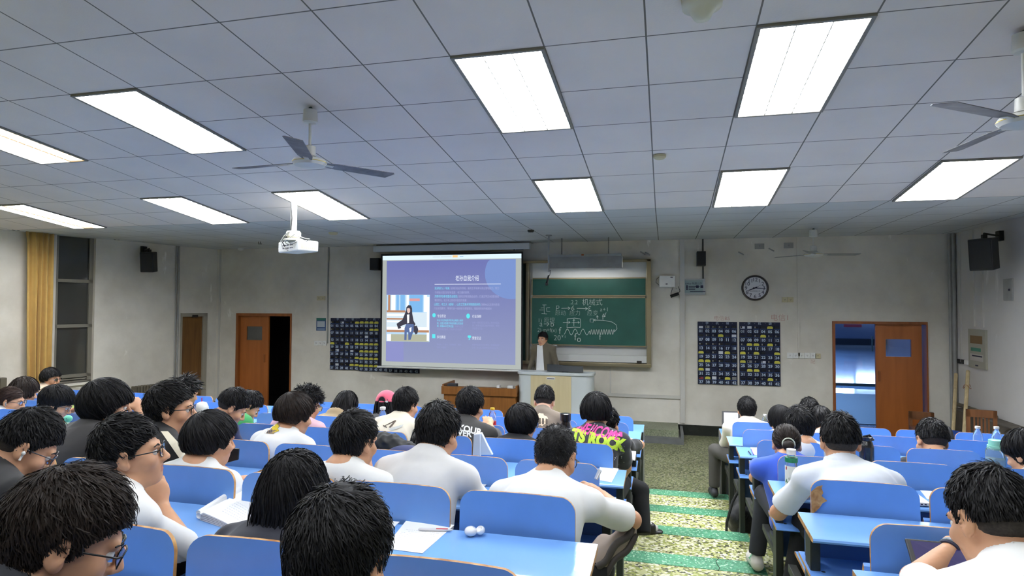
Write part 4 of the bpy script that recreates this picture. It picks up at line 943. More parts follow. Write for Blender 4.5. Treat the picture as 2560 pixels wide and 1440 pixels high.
def hair_build(hc, Rh, st, near, parent, origin, cm, bs, seed):
    zdist = hc[1]
    rs = np.random.RandomState(seed)
    S = dict(short=(.011, .024, .046, .012, 0, None), fade=(.004, .026, .048, .014, 0, .022), buzz=(.004, .012, .010, .25, 0, None), medium=(.020, .030, .085, .008, -.004, None),
             shag=(.026, .030, .15, .004, -.035, None), curly=(.022, .036, .05, .22, 0, None), long=(.018, .022, .56, .002, -.02, None), bob=(.022, .026, .2, .002, -.06, None), bun=(.006, .012, .10, .0, 0, None), wild=(.016, .034, .075, .085, 0, None), bowl=(.024, .028, .09, .006, 0, -.02))[st]
    ts, tt, L, lift, dz, rz_ = S
    r = HRb + np.array([ts, max(ts, .010) if st not in ('buzz', 'fade') else .004, tt])
    h = .0055 if near else .008
    # base volume in head coordinates
    v = Vol((-.14, -.16, -.13 if st not in ('long', 'bob') else -.22 if st == 'bob' else -.34), (.14, .15, .19), h)
    X, Y, Z = np.meshgrid(*v.ax, indexing='ij'); rr_ = hair_rad(Z, r, st) - (np.array([.004, .004, .005]) if st != 'buzz' else np.array([.0, .0, .002]))
    q_ = [(X - HC[0]) / rr_[..., 0], (Y - HC[1]) / rr_[..., 1], (Z - HC[2]) / rr_[..., 2]]; k0_ = np.sqrt(q_[0] ** 2 + q_[1] ** 2 + q_[2] ** 2); v.F = ((k0_ - 1) * .088).astype(np.float32)
    if st == 'bun': v.ell((0, -.118, -.045), (.036, .030, .034), k=.03)
    X, Y, Z = np.meshgrid(*v.ax, indexing='ij')
    hl = hairline(X, Y, dz, rz_)
    if st in ('long', 'bob'):
        v.cap((0, -.055, .0), (0, -.085, -.20) if st == 'bob' else (0, -.098, -.27), .080, .088, .03, flat=(np.array([0, 1., 0]), 1.5))
        X, Y, Z = np.meshgrid(*v.ax, indexing='ij'); cutd = np.where(Y > -.02, (hairline(X, Y, -.04, None) - Z) * .7, -.05)
        v.F = np.maximum(v.F, cutd.astype(np.float32))
    else: v.F = np.maximum(v.F, ((hl - Z) * .75).astype(np.float32))
    kk = rs.uniform(-1, 1, (5, 3)) * np.array([60, 60, 22]); ph = rs.uniform(0, 6, 5); amp = {'curly': .006, 'buzz': .0003, 'wild': .003}.get(st, .0016)
    v.wobble(lambda P: sum(np.sin(P @ kk[i] + ph[i]) for i in range(5)) * amp)
    V, Q = v.mesh(); parts = [(V, Q)]
    # locks of hair
    vn = zdist < 1.5; N = (11000 if vn else {'buzz': 5000, 'long': 6500, 'curly': 3600}.get(st, 6500)) if near else {'long': 1800}.get(st, 1500)
    wd = ((.0010 if vn else .0014) if near else .0032) * (1.25 if st in ('long',) else 1)
    if st == 'buzz': wd *= .6
    if st == 'curly': wd *= .8
    U = rs.normal(size=(N * 2, 3)); U /= np.linalg.norm(U, axis=1)[:, None]; P = HC + U * r; P = HC + U * hair_rad(P[:, 2], r, st)
    ok = P[:, 2] > hairline(P[:, 0], P[:, 1], dz * .4, rz_) - .002; P = P[ok][:N]; N = len(P)
    wh = nrm([.012 if seed % 2 else -.012, -.062, .10]); steps = 5 if not near else 7
    if st == 'long': steps = 11
    Ln = L * rs.uniform(.55, 1.05, N); off = rs.uniform(-.004, .003, N); clump = rs.randint(0, 90, N); cdir = rs.normal(size=(90, 3)) * {'curly': .9, 'short': .26, 'fade': .28, 'wild': .45, 'medium': .24, 'shag': .26, 'p': 0}.get(st, .13)
    pts = [P + ((P - HC) / r) * off[:, None]]; cur = P.copy(); free = np.zeros(N, bool)
    g = {'short': .22, 'fade': .2, 'buzz': .1, 'medium': .55, 'shag': .8, 'curly': .1, 'long': 1.0, 'bob': 1.0, 'bun': 0, 'wild': .05, 'bowl': .6}[st]
    for i in range(steps):
        n = (cur - HC) / r ** 2; n /= np.linalg.norm(n, axis=1)[:, None]
        away = cur - HC - wh * r; away -= (away * n).sum(1)[:, None] * n; away /= np.linalg.norm(away, axis=1)[:, None] + 1e-6
        if st == 'bun':
            away = np.array([0, -.11, -.035]) - cur; away -= (away * n).sum(1)[:, None] * n; away /= np.linalg.norm(away, axis=1)[:, None] + 1e-6
        sw = np.cross(n, away) * (.35 if st != 'bun' else 0)
        d = away + sw + cdir[clump] + np.array([0, 0, -1.]) * g + rs.normal(size=(N, 3)) * (.10 if st != 'curly' else .8) + n * lift * (10 if st in ('short', 'fade') else 8) * (.3 + .7 * i / steps) * (1 if st not in ('long', 'bob', 'medium', 'shag', 'bowl') else .5)
        low = cur[:, 2] < (-.03 if st in ('long', 'bob') else -9); d[low] = np.array([0, -.06, -1.]) + rs.normal(size=(low.sum(), 3)) * .05
        d /= np.linalg.norm(d, axis=1)[:, None]; cur = cur + d * (Ln / steps)[:, None]
        rc = hair_rad(cur[:, 2], r, st); q = (cur - HC) / rc; ln = np.linalg.norm(q, axis=1); inside = ln < 1.0 + .0
        m = inside & ~low; cur[m] = HC + (q[m] / ln[m][:, None]) * rc[m]
        if st in ('medium', 'shag', 'bowl', 'short', 'fade', 'bun'):
            m2 = (~inside) & (ln > 1.05 + lift * 4); cur[m2] = HC + q[m2] / ln[m2][:, None] * rc[m2] * (1.05 + lift * 4)
        pts.append(cur + ((cur - HC) / r) * off[:, None] * (1 if st != 'long' else .3))
    pts = np.stack(pts, 1); K = pts.shape[1]
    # stop locks below the hairline on the face side
    tang = np.gradient(pts, axis=1); nn = (pts - HC) / r ** 2; nn /= np.linalg.norm(nn, axis=2)[:, :, None]
    nn = nn + rs.normal(size=(N, 1, 3)) * .45; side = np.cross(tang, nn); side /= np.linalg.norm(side, axis=2)[:, :, None] + 1e-9
    taper = np.array([.8] + [1.0] * (K - 3) + [.7, .12])[None, :, None] * rs.uniform(.6, 1.3, (N, 1, 1)) * wd
    A = pts - side * taper; B = pts + side * taper; VV = np.stack([A, B], 2).reshape(-1, 3)
    base = (np.arange(N) * K * 2)[:, None] + (np.arange(K - 1) * 2)[None, :]; QQ = np.stack([base, base + 1, base + 3, base + 2], 2).reshape(-1, 4)
    # discard quads that hang over the face
    cen = VV[QQ].mean(1); lim = hairline(cen[:, 0], cen[:, 1], -.03, None) - (.012 if st not in ('medium', 'bowl', 'shag') else .028)
    keep = (cen[:, 2] > lim) | ((cen[:, 1] < -.02) & (st in ('long', 'bob', 'shag', 'medium')))
    if st in ('fade', 'bowl'): keep &= cen[:, 2] > hairline(cen[:, 0], cen[:, 1], -.012, rz_) - .012
    if st in ('short', 'buzz', 'curly', 'wild'): keep &= cen[:, 2] > hairline(cen[:, 0], cen[:, 1], -.010, None) - .008
    QQ = QQ[keep]
    Vt = np.concatenate([V, VV]); Qt = np.concatenate([Q, QQ + len(V)])
    if st in ('fade', 'bowl', 'short'):   # clipped stubble below the long top
        v2 = Vol((-.12, -.14, -.11), (.12, .12, .10), h); v2.ell(HC, HRb + .0022, k=.01); X, Y, Z = np.meshgrid(*v2.ax, indexing='ij')
        v2.F = np.maximum(v2.F, ((hairline(X, Y, 0, None) - Z) * .8).astype(np.float32)); v2.F = np.maximum(v2.F, (Z - .06)); V2, Q2 = v2.mesh()
        mi = np.concatenate([np.zeros(len(Qt)), np.ones(len(Q2))]); Qt = np.concatenate([Qt, Q2 + len(Vt)]); Vt = np.concatenate([Vt, V2])
    else: mi = np.zeros(len(Qt))
    Wv = hc + (Vt * bs) @ Rh.T
    return vol_obj('hair', Wv, Qt, [cm, M_stub], parent, origin, mi)

def glasses_build(hc, Rh, bs, parent, origin, m, thick=.0018, tint=None):
    T = lambda p: hc + Rh @ (np.array(p) * bs)
    fr = MB()
    for sx in (-1, 1):
        P = []
        for k in range(18):
            t = 2 * math.pi * k / 18; cx, cz = math.cos(t), math.sin(t); P.append(T((sx * (.034 + .025 * np.sign(cx) * abs(cx) ** .6), .104 - .004 * abs(cx), .002 + .019 * np.sign(cz) * abs(cz) ** .6)))
        fr.tube(P, thick, 6, closed=True)
        fr.tube([T((sx * .059, .100, .010)), T((sx * .074, .09, .010)), T((sx * .080, .03, .008)), T((sx * .083, -.004, .010)), T((sx * .083, -.018, -.008))], thick * 1.15, 6)
    fr.tube([T((-.009, .104, .006)), T((0, .107, .009)), T((.009, .104, .006))], thick, 6)
    for v_ in range(len(fr.v)): fr.v[v_] = tuple(np.array(fr.v[v_]) - np.asarray(origin))
    g = obj('glasses', fr, m, parent, smooth=True)
    ln = MB()
    for sx in (-1, 1):
        P = []
        for k in range(18):
            t = 2 * math.pi * k / 18; cx, cz = math.cos(t), math.sin(t); P.append(T((sx * (.034 + .024 * np.sign(cx) * abs(cx) ** .6), .104 - .004 * abs(cx), .002 + .018 * np.sign(cz) * abs(cz) ** .6)) - np.asarray(origin))
        ln.add(P, [tuple(range(18))])
    l = obj('lens', ln, mat('lens', (.95, .97, 1, 1), .02, trans=1.0, spec=.5) if not tint else tint, g)
    return g

def hand(v, Wp, d, nrm_, side, curl=.3, bs=1.0, spread=.10, k=.006):
    "five-fingered hand: wrist Wp, pointing d, palm normal nrm_, side +1 right / -1 left"
    d = nrm(d); n = nrm(nrm_ - d * (np.asarray(nrm_) @ d)); s_ = np.cross(d, n) * side    # towards the thumb
    s_ = -s_ if False else s_
    L = .09 * bs; c = Wp + d * L * .55
    Rm = np.stack([s_, d, n], 1); v.ell(c, np.array([.040, .052, .017]) * bs, Rm, .012)
    v.cap(Wp - d * .02, Wp + d * .03, .025 * bs, .024 * bs, .015, flat=(n, 1.25))
    for i, (off, ln, r) in enumerate(((.030, .068, .0088), (.010, .076, .0092), (-.010, .070, .0088), (-.029, .056, .0078))):
        b = Wp + d * L * (.98 - .06 * abs(i - 1)) + s_ * off * bs; dd = nrm(d + s_ * (off * 2.2 * spread * 10 * .2))
        a1 = curl * 1.0 + .05 * i; p1 = b + (dd * math.cos(a1) + n * math.sin(a1)) * ln * .45 * bs; a2 = a1 + curl * 1.3; p2 = p1 + (dd * math.cos(a2) + n * math.sin(a2)) * ln * .32 * bs; a3 = a2 + curl; p3 = p2 + (dd * math.cos(a3) + n * math.sin(a3)) * ln * .25 * bs
        v.cap(b - d * .02, p1, r * 1.08 * bs, r * bs, .004); v.cap(p1, p2, r * bs, r * .92 * bs, .002); v.cap(p2, p3, r * .92 * bs, r * .8 * bs, .002)
    t0 = Wp + d * L * .30 + s_ * .026 * bs; t1 = t0 + nrm(s_ * .8 + d * .6 + n * .25) * .038 * bs; t2 = t1 + nrm(s_ * .25 + d * .9 + n * (.3 + curl * .5)) * .030 * bs
    v.cap(t0, t1, .0125 * bs, .0105 * bs, .008); v.cap(t1, t2, .0105 * bs, .0085 * bs, .003)

def head(v, hc, Rh, bs, ears=True):
    T = lambda p: hc + Rh @ (np.array(p, float) * bs); E = lambda c, r, k=.012, mode='u', R=None: v.ell(T(c), np.array(r) * bs, Rh if R is None else Rh @ R, k, mode)
    E((0, -.012, .030), (.0755, .0955, .087)); E((0, .022, -.030), (.063, .066, .080), .03); E((0, .055, -.088), (.030, .030, .024), .03); E((0, .02, -.075), (.052, .045, .030), .03)
    for s_ in (-1, 1): E((s_ * .042, .060, -.028), (.026, .026, .024), .02); E((s_ * .034, .096, .003), (.019, .014, .012), .012, 'c'); E((s_ * .011, .101, -.033), (.009, .010, .008), .006)
    v.cap(T((-.036, .082, .020)), T((.036, .082, .020)), .011 * bs, .011 * bs, .014)
    v.cap(T((0, .090, .012)), T((0, .113, -.028)), .0065 * bs, .0105 * bs, .010)
    E((0, .066, -.058), (.036, .030, .030), .02); E((0, .089, -.055), (.022, .009, .0055), .006); E((0, .087, -.065), (.019, .009, .006), .006); E((0, .0965, -.0605), (.020, .005, .0014), .003, 'c'); E((0, .070, -.093), (.020, .018, .016), .02)
    if ears:
        for s_ in (-1, 1):
            Re = Rz(s_ * -.38) @ Rx(-.15); E((s_ * .081, -.006, .000), (.0085, .019, .032), .008, R=Re); E((s_ * .078, .002, -.024), (.010, .011, .014), .008); E((s_ * .0905, .002, .003), (.007, .010, .018), .004, 'c', Re)

PRESETS = {}
REPORT = []
def person(name_label, tx, ty, y, row, side='L', yaw=0, pitch=20, roll=0, style='short', hair='k', top=('tee', srgb(230, 230, 228)), tone='m', hands=None, gl=None, near=False, hipdx=0.0, twist=None, bs=1.0,
           pants=srgb(30, 30, 34), standing=False, face=False, cat='person', group=None, hipx=None, lean=None, feet=None, seat=True, legs=True, sleeve='short', elbows=None, hipy=None, slv=.78, shoe=None, collar=False, hc_=None, curl=.35, knees=None):
    seed = int(tx * 7 + ty) % 9973
    Rh = Rz(-math.radians(yaw)) @ Rx(-math.radians(pitch)) @ Ry(math.radians(roll))
    tt = dict(short=.024, fade=.027, buzz=.010, medium=.03, shag=.03, curly=.04, long=.02, bob=.026, bun=.012, wild=.036, bowl=.028, cap=.03)[style]
    # head centre from the picture position of the top of the head
    zc = at(tx, ty, y=y); 
    up = np.array([0, 0, 1.]); 
    r_ = np.array([.08, .1, .088 + tt]); ext = math.sqrt(sum((r_[i] * (Rh.T @ up)[i]) ** 2 for i in range(3))); hc = zc - up * bs * (ext + (Rh @ np.array([0, -.012, .03]))[2])
    fl = lvl(row) if not standing else .19
    if hc_ is not None: hc = np.array(hc_)
    # torso
    NB = hc + Rh @ (np.array([0, -.030, -.108]) * bs) + np.array([0, -.025, -.014]) * bs
    tw = math.radians(twist if twist is not None else yaw * .35)
    fw = np.array([math.sin(tw), math.cos(tw), 0]); sd = np.array([math.cos(tw), -math.sin(tw), 0])
    seatz = fl + .38
    if standing:
        HPt = np.array([NB[0], NB[1], NB[2] - .50 * bs])
    else:
        hx = NB[0] + hipdx if hipx is None else hipx
        hy = YR[row] + .21 if hipy is None else hipy
        HPt = np.array([hx, hy, seatz + .10])
        dv = NB - HPt; L = np.linalg.norm(dv); want = .52 * bs
        if L > want:   # slide forward on the seat if the head is far in front
            dz = NB[2] - HPt[2]; need = math.sqrt(max(.0, want ** 2 - dz ** 2)); dh = dv[:2]; lh = np.linalg.norm(dh); HPt[:2] = NB[:2] - dh / lh * max(need, .05)
    dv = NB - HPt; L = np.linalg.norm(dv); sp = dv / L; REPORT.append((name_label[:34], round(L, 2), round(HPt[1] - YR[min(row, 9)], 2), round(hc[2] - fl, 2)))
    back = nrm(np.cross(sp, sd)); back = -back if back @ fw > 0 else back
    bulge = max(0, .5 * bs - L) * .9 + .03
    def spn(t):
        q = HPt + dv * t + back * bulge * math.sin(math.pi * t) * .8
        if not standing: q[1] = max(q[1], YR[row] + .165)
        return q
    Rt = np.stack([sd, nrm(np.cross(sp, sd)), sp], 1)
    SH = {}
    for s_, nm in ((-1, 'L'), (1, 'R')): SH[nm] = NB + sd * s_ * .178 * bs - sp * .055 * bs - back * -.0
    # arms
    desk_n = max(row - 1, 0); dz_ = ztop(desk_n) + .035; l1, l2 = .285 * bs, .245 * bs
    EL, WR, HD = {}, {}, {}
    for s_, nm in ((-1, 'L'), (1, 'R')):
        spec = (hands or {}).get(nm)
        if spec is None:
            if standing: Wt = HPt + sd * s_ * .25 + fw * .10 + np.array([0, 0, -.02]); pole = -fw
            else: Wt = np.array([NB[0] + s_ * .09 + fw[0] * .1, max(min(YR[desk_n] - .16, SH[nm][1] + .32), SH[nm][1] + .16), dz_]); pole = sd * s_ * .9 + np.array([0, -.2, -.8])
            hd = nrm(fw + sd * -s_ * .5); hn = np.array([0, 0, -1.])
        else:
            Wt = np.array(at(spec[0], spec[1], y=spec[2])) if spec[2] else None; pole = sd * s_ * .6 + np.array([0, -.1, -1.]) if len(spec) < 4 or spec[3] is None else np.array(spec[3], float)
            hd = nrm(spec[4]) if len(spec) > 4 else nrm(fw); hn = np.array(spec[5], float) if len(spec) > 5 else np.array([0, 0, -1.])
        if elbows and nm in elbows:
            def solve(px, py, c, ln, ylo, yhi):
                ys = np.linspace(ylo, yhi, 60); E_ = [at(px, py, y=q) for q in ys]; er = [abs(np.linalg.norm(q - c) - ln) for q in E_]; return np.array(E_[int(np.argmin(er))])
            e = solve(elbows[nm][0], elbows[nm][1], SH[nm], l1, SH[nm][1] - (.05 if len(elbows[nm]) < 3 else elbows[nm][2]), SH[nm][1] + .34)
            if Wt is None: Wt = solve(spec[0], spec[1], e, l2, e[1] - .15, e[1] + .3)
            w = e + nrm(Wt - e) * l2
        else: e, w = ik(SH[nm], Wt, l1, l2, pole)
        EL[nm], WR[nm], HD[nm] = e, w, (hd, hn)
    h = .0055 if near else (.0085 if y < 6 else .010)
    allp = np.array([hc + np.array([.16, .16, .14]), hc - np.array([.16, .16, .16]), HPt + np.array([.22, .2, .1]), HPt - np.array([.22, .2, .14])] + [EL[k] + .1 for k in EL] + [EL[k] - .1 for k in EL] + [WR[k] + .16 for k in WR] + [WR[k] - .16 for k in WR] + [SH[k] + .1 for k in SH] + [SH[k] - .1 for k in SH])
    lo, hi = allp.min(0), allp.max(0)
    org = np.array([HPt[0], HPt[1], fl])
    v = Vol(lo, hi, h)
    tor = ((.05, (.150, .105, .12)), (.30, (.132, .095, .13)), (.58, (.150, .105, .14)), (.80, (.150, .088, .10)))
    for t, r in tor: v.ell(spn(t), np.array(r) * bs, Rt, .05)
    nk = hc + Rh @ (np.array([0, -.018, -.05]) * bs)
    v.cap(nk, NB + sp * .02, .051 * bs, .057 * bs, .03)
    for nm in ('L', 'R'):
        v.cap(NB + sp * .015, SH[nm] + sp * .015 * bs, .052 * bs, .046 * bs, .045)
        v.cap(SH[nm], EL[nm], .047 * bs, .037 * bs, .02); v.cap(EL[nm], WR[nm], .038 * bs, .025 * bs, .012)
        hd, hn = HD[nm]; hand(v, WR[nm] + nrm(hd) * .01, hd, hn, 1 if nm == 'R' else -1, curl if not isinstance(curl, dict) else curl.get(nm, .35), bs)
    head(v, hc, Rh, bs)
    V, Q = v.mesh()
    # lips by position in head space
    cen = (V[Q[:, 0]] + V[Q[:, 2]]) / 2; loc = ((cen - hc) @ Rh) / bs
    lipm = ((np.abs(loc[:, 0]) < .021) & (loc[:, 1] > .086) & (loc[:, 2] < -.051) & (loc[:, 2] > -.071)).astype(int)
    root = vol_obj('person', V, Q, [skin(tone), M_lip], None, org, lipm); root.location = org
    tag(root, name_label, cat, group)
    # clothing
    kind, ccol = top[0], top[1]; cm = mat('cloth_%d_%d_%d' % tuple(int(c * 999) for c in ccol[:3]), ccol, .85, sheen=.2, vary=.06, scale=5)
    c = Vol(lo - .03, hi + .03, h if near else h * 1.05)
    for t, r in tor: c.ell(spn(t), np.array(r) * bs + np.array([.020, .017, .02]), Rt, .05)
    c.ell(spn(-.02), np.array([.165, .125, .11]) * bs, Rt, .04)
    for nm in ('L', 'R'):
        c.cap(NB + sp * .004, SH[nm] + sp * .012, .054 * bs + .014, .050 * bs + .014, .045)
        arm = EL[nm] - SH[nm]; al = .0 
        if sleeve == 'long': c.cap(SH[nm], EL[nm], .060 * bs, .052 * bs, .03); c.cap(EL[nm], EL[nm] + (WR[nm] - EL[nm]) * .93, .050 * bs, .036 * bs, .02, cut=True)
        else: c.cap(SH[nm], SH[nm] + arm * slv, .054 * bs, .060 * bs, .03, cut=True)
    # folds
    rs = np.random.RandomState(seed); kk = rs.uniform(-1, 1, (6, 3)) * np.array([34, 34, 26]); ph = rs.uniform(0, 6, 6)
    c.wobble(lambda P: sum(np.abs(np.sin(P @ kk[i] * .5 + ph[i] + .8 * np.sin(P @ kk[(i + 2) % 6] * .4))) for i in range(6)) * .0030 - .008)
    # open sleeve ends and neckline
    for nm in ('L', 'R'):
        arm = EL[nm] - SH[nm]
        if sleeve != 'long': c.cap(SH[nm] + arm * (slv - .08), SH[nm] + arm * (slv + .22), .046 * bs, .051 * bs, .004, 'c')
        else: c.cap(EL[nm] + (WR[nm] - EL[nm]) * .86, WR[nm], .031 * bs, .031 * bs, .004, 'c')
    nkd = nrm(nk - NB)
    c.cap(NB, NB + nkd * .036 * bs, .074 * bs, .063 * bs, .03)
    c.cap(NB + nkd * .078 * bs, nk + nkd * .07, .058 * bs, .068 * bs, .006, 'c')
    if kind in ('hoodie', 'hood'): c.ell(NB + back * .05 + sp * .035, np.array([.085, .05, .055]) * bs, Rt, .03)
    if kind == 'polo' or kind == 'jacket' or collar:
        for k in range(14):
            a = 2 * math.pi * k / 14; p = NB + nkd * .056 + (sd * math.cos(a) + back * math.sin(a)) * .069 * bs; a2 = a + 2 * math.pi / 14; p2 = NB + nkd * .056 + (sd * math.cos(a2) + back * math.sin(a2)) * .069 * bs; c.cap(p, p2, .012, .012, .01); c.cap(p + (p - NB) * .10 - nkd * .022, p2 + (p2 - NB) * .10 - nkd * .022, .008, .008, .01)
    else:
        for k in range(16):
            a = 2 * math.pi * k / 16; a2 = a + 2 * math.pi / 16; f_ = lambda a: NB + nkd * .050 * bs + (sd * math.cos(a) + back * math.sin(a)) * .063 * bs; c.cap(f_(a), f_(a2), .0075, .0075, .008)
    V, Q = c.mesh(); o = vol_obj({'polo': 'polo_shirt', 'jacket': 'jacket', 'hoodie': 'hoodie', 'hood': 'hoodie', 'sweater': 'sweater'}.get(kind, 't_shirt'), V, Q, [cm] + list(top[2:]), root, org)
    shirt = o
    # trousers and shoes
    if legs:
        pm = mat('trouser_%d_%d_%d' % tuple(int(x * 999) for x in pants[:3]), pants, .85, vary=.08, scale=6)
        hl_ = .012; K, A_ = {}, {}
        for s_, nm in ((-1, 'L'), (1, 'R')):
            hj = HPt + sd * s_ * .09 * bs
            if standing: K[nm] = hj + np.array([s_ * .02, .02, -.42 * bs]); A_[nm] = np.array([hj[0] + s_ * .02, hj[1], fl + .09])
            else:
                kx = knees[nm] if knees and nm in knees else None
                K[nm] = np.array([hj[0] + s_ * .05 + fw[0] * .2, min(hj[1] + .40, YR[desk_n] - .0), fl + .50]) if kx is None else np.array(kx)
                fx = feet[nm] if feet and nm in feet else None
                A_[nm] = np.array([K[nm][0] + .01 * s_, K[nm][1] - .02, fl + .09]) if fx is None else np.array(fx)
        ap = np.array([HPt + .22, HPt - .22] + [K[k] + .12 for k in K] + [K[k] - .12 for k in K] + [A_[k] + .1 for k in A_] + [A_[k] - .1 for k in A_])
        p = Vol(ap.min(0), ap.max(0), .013)
        p.ell(HPt - np.array([0, 0, .01]), (.17 * bs, .13 * bs, .10), None, .04)
        for s_, nm in ((-1, 'L'), (1, 'R')):
            hj = HPt + sd * s_ * .09 * bs; p.cap(hj, K[nm], .085 * bs, .066 * bs, .03); p.cap(K[nm], A_[nm] + np.array([0, 0, .02]), .064 * bs, .055 * bs, .02, cut=.0 or True)
        V, Q = p.mesh(); vol_obj('trousers', V, Q, [pm], root, org)
        sm = shoe or mat('shoe_dark', (.03, .03, .035), .5)
        if shoe != 'none':
            for s_, nm in ((-1, 'L'), (1, 'R')):
                a = A_[nm]; p = Vol(a - np.array([.08, .14, .12]), a + np.array([.08, .24, .08]), .011); zf = a[2] - .09 + .012
                p.cap((a[0], a[1] - .03, zf + .04), (a[0] + s_ * .015, a[1] + .10, zf + .028), .040, .036, .03); p.cap((a[0] + s_ * .01, a[1] + .10, zf + .026), (a[0] + s_ * .02, a[1] + .16, zf + .022), .037, .034, .03); p.cap((a[0], a[1] - .02, zf + .04), (a[0], a[1] - .01, a[2] + .0), .036, .036, .02)
                X, Y, Z = np.meshgrid(*p.ax, indexing='ij'); p.F = np.maximum(p.F, (zf - .012 + .001 - Z).astype(np.float32)); V, Q = p.mesh(); vol_obj('shoe', V, Q, [sm], root, org)
    if style != 'cap': hair_build(hc, Rh, style, near, root, org, HM[hair], bs, seed)
    else: hair_build(hc, Rh, 'long', near, root, org, HM[hair], bs, seed)
    if gl: glasses_build(hc, Rh, bs, root, org, gl)
    if face:
        for s_ in (-1, 1):
            e = MB(); e.ell(hc + Rh @ (np.array([s_ * .032, .0775, .001]) * bs) - org, (.0125 * bs,) * 3); 
            eo = obj('eye', e, M_eyew, root, smooth=True)
            e = MB(); e.ell(hc + Rh @ (np.array([s_ * .032, .0865, .000]) * bs) - org, (.0058 * bs,) * 3); obj('iris', e, M_eyed, eo, smooth=True)
            b = MB(); b.tube([hc + Rh @ (np.array([s_ * .018, .094, .020]) * bs) - org, hc + Rh @ (np.array([s_ * .034, .093, .026]) * bs) - org, hc + Rh @ (np.array([s_ * .050, .082, .021]) * bs) - org], [.0028, .0034, .0016], 6); obj('eyebrow', b, HM['k'], root)
    info = dict(root=root, shirt=shirt, hc=hc, Rh=Rh, NB=NB, HP=HPt, sd=sd, sp=sp, back=back, fw=fw, WR=WR, EL=EL, SH=SH, org=org, bs=bs, K=K if legs else None, A=A_ if legs else None, HD=HD)
    return info

def decal(info, mb, mats, name, off=.003, frm='back'):
    "press a flat print (already in world space, behind the back) onto the shirt surface"
    me = info['shirt'].data; V = [v.co + Vector(info['org']) for v in me.vertices]; bv = BVHTree.FromPolygons(V, [tuple(p.vertices) for p in me.polygons])
    nv = []
    for v in mb.v:
        d = (Vector(v) - Vector((0, 0, CZ))).normalized()
        h = bv.ray_cast(Vector(v) - d * .5, d, 2.0)
        if h[0] is None: h = bv.find_nearest(Vector(v))
        p = h[0] - d * off; nv.append(tuple(p - Vector(info['org'])))
    mb.v = nv; return obj(name, mb, mats, info['shirt'])
def subdiv_text(s, size, T, mb=None, mi=0, **kw):
    "text cut into small faces so that it follows curved cloth"
    m = text_mb(s, size, None, lambda u, v: (u, v, 0), 0, **kw)
    import bmesh
    me = bpy.data.meshes.new('t'); me.from_pydata(m.v, [], m.f); bm = bmesh.new(); bm.from_mesh(me); 
    bmesh.ops.triangulate(bm, faces=bm.faces[:])
    for _ in range(2): bmesh.ops.subdivide_edges(bm, edges=[e for e in bm.edges if e.calc_length() > size * .18], cuts=1)
    bm.to_mesh(me); bm.free(); mb = mb or MB(); mb.add([T(v.co.x, v.co.y) for v in me.vertices], [tuple(p.vertices) for p in me.polygons], mi); bpy.data.meshes.remove(me); return mb
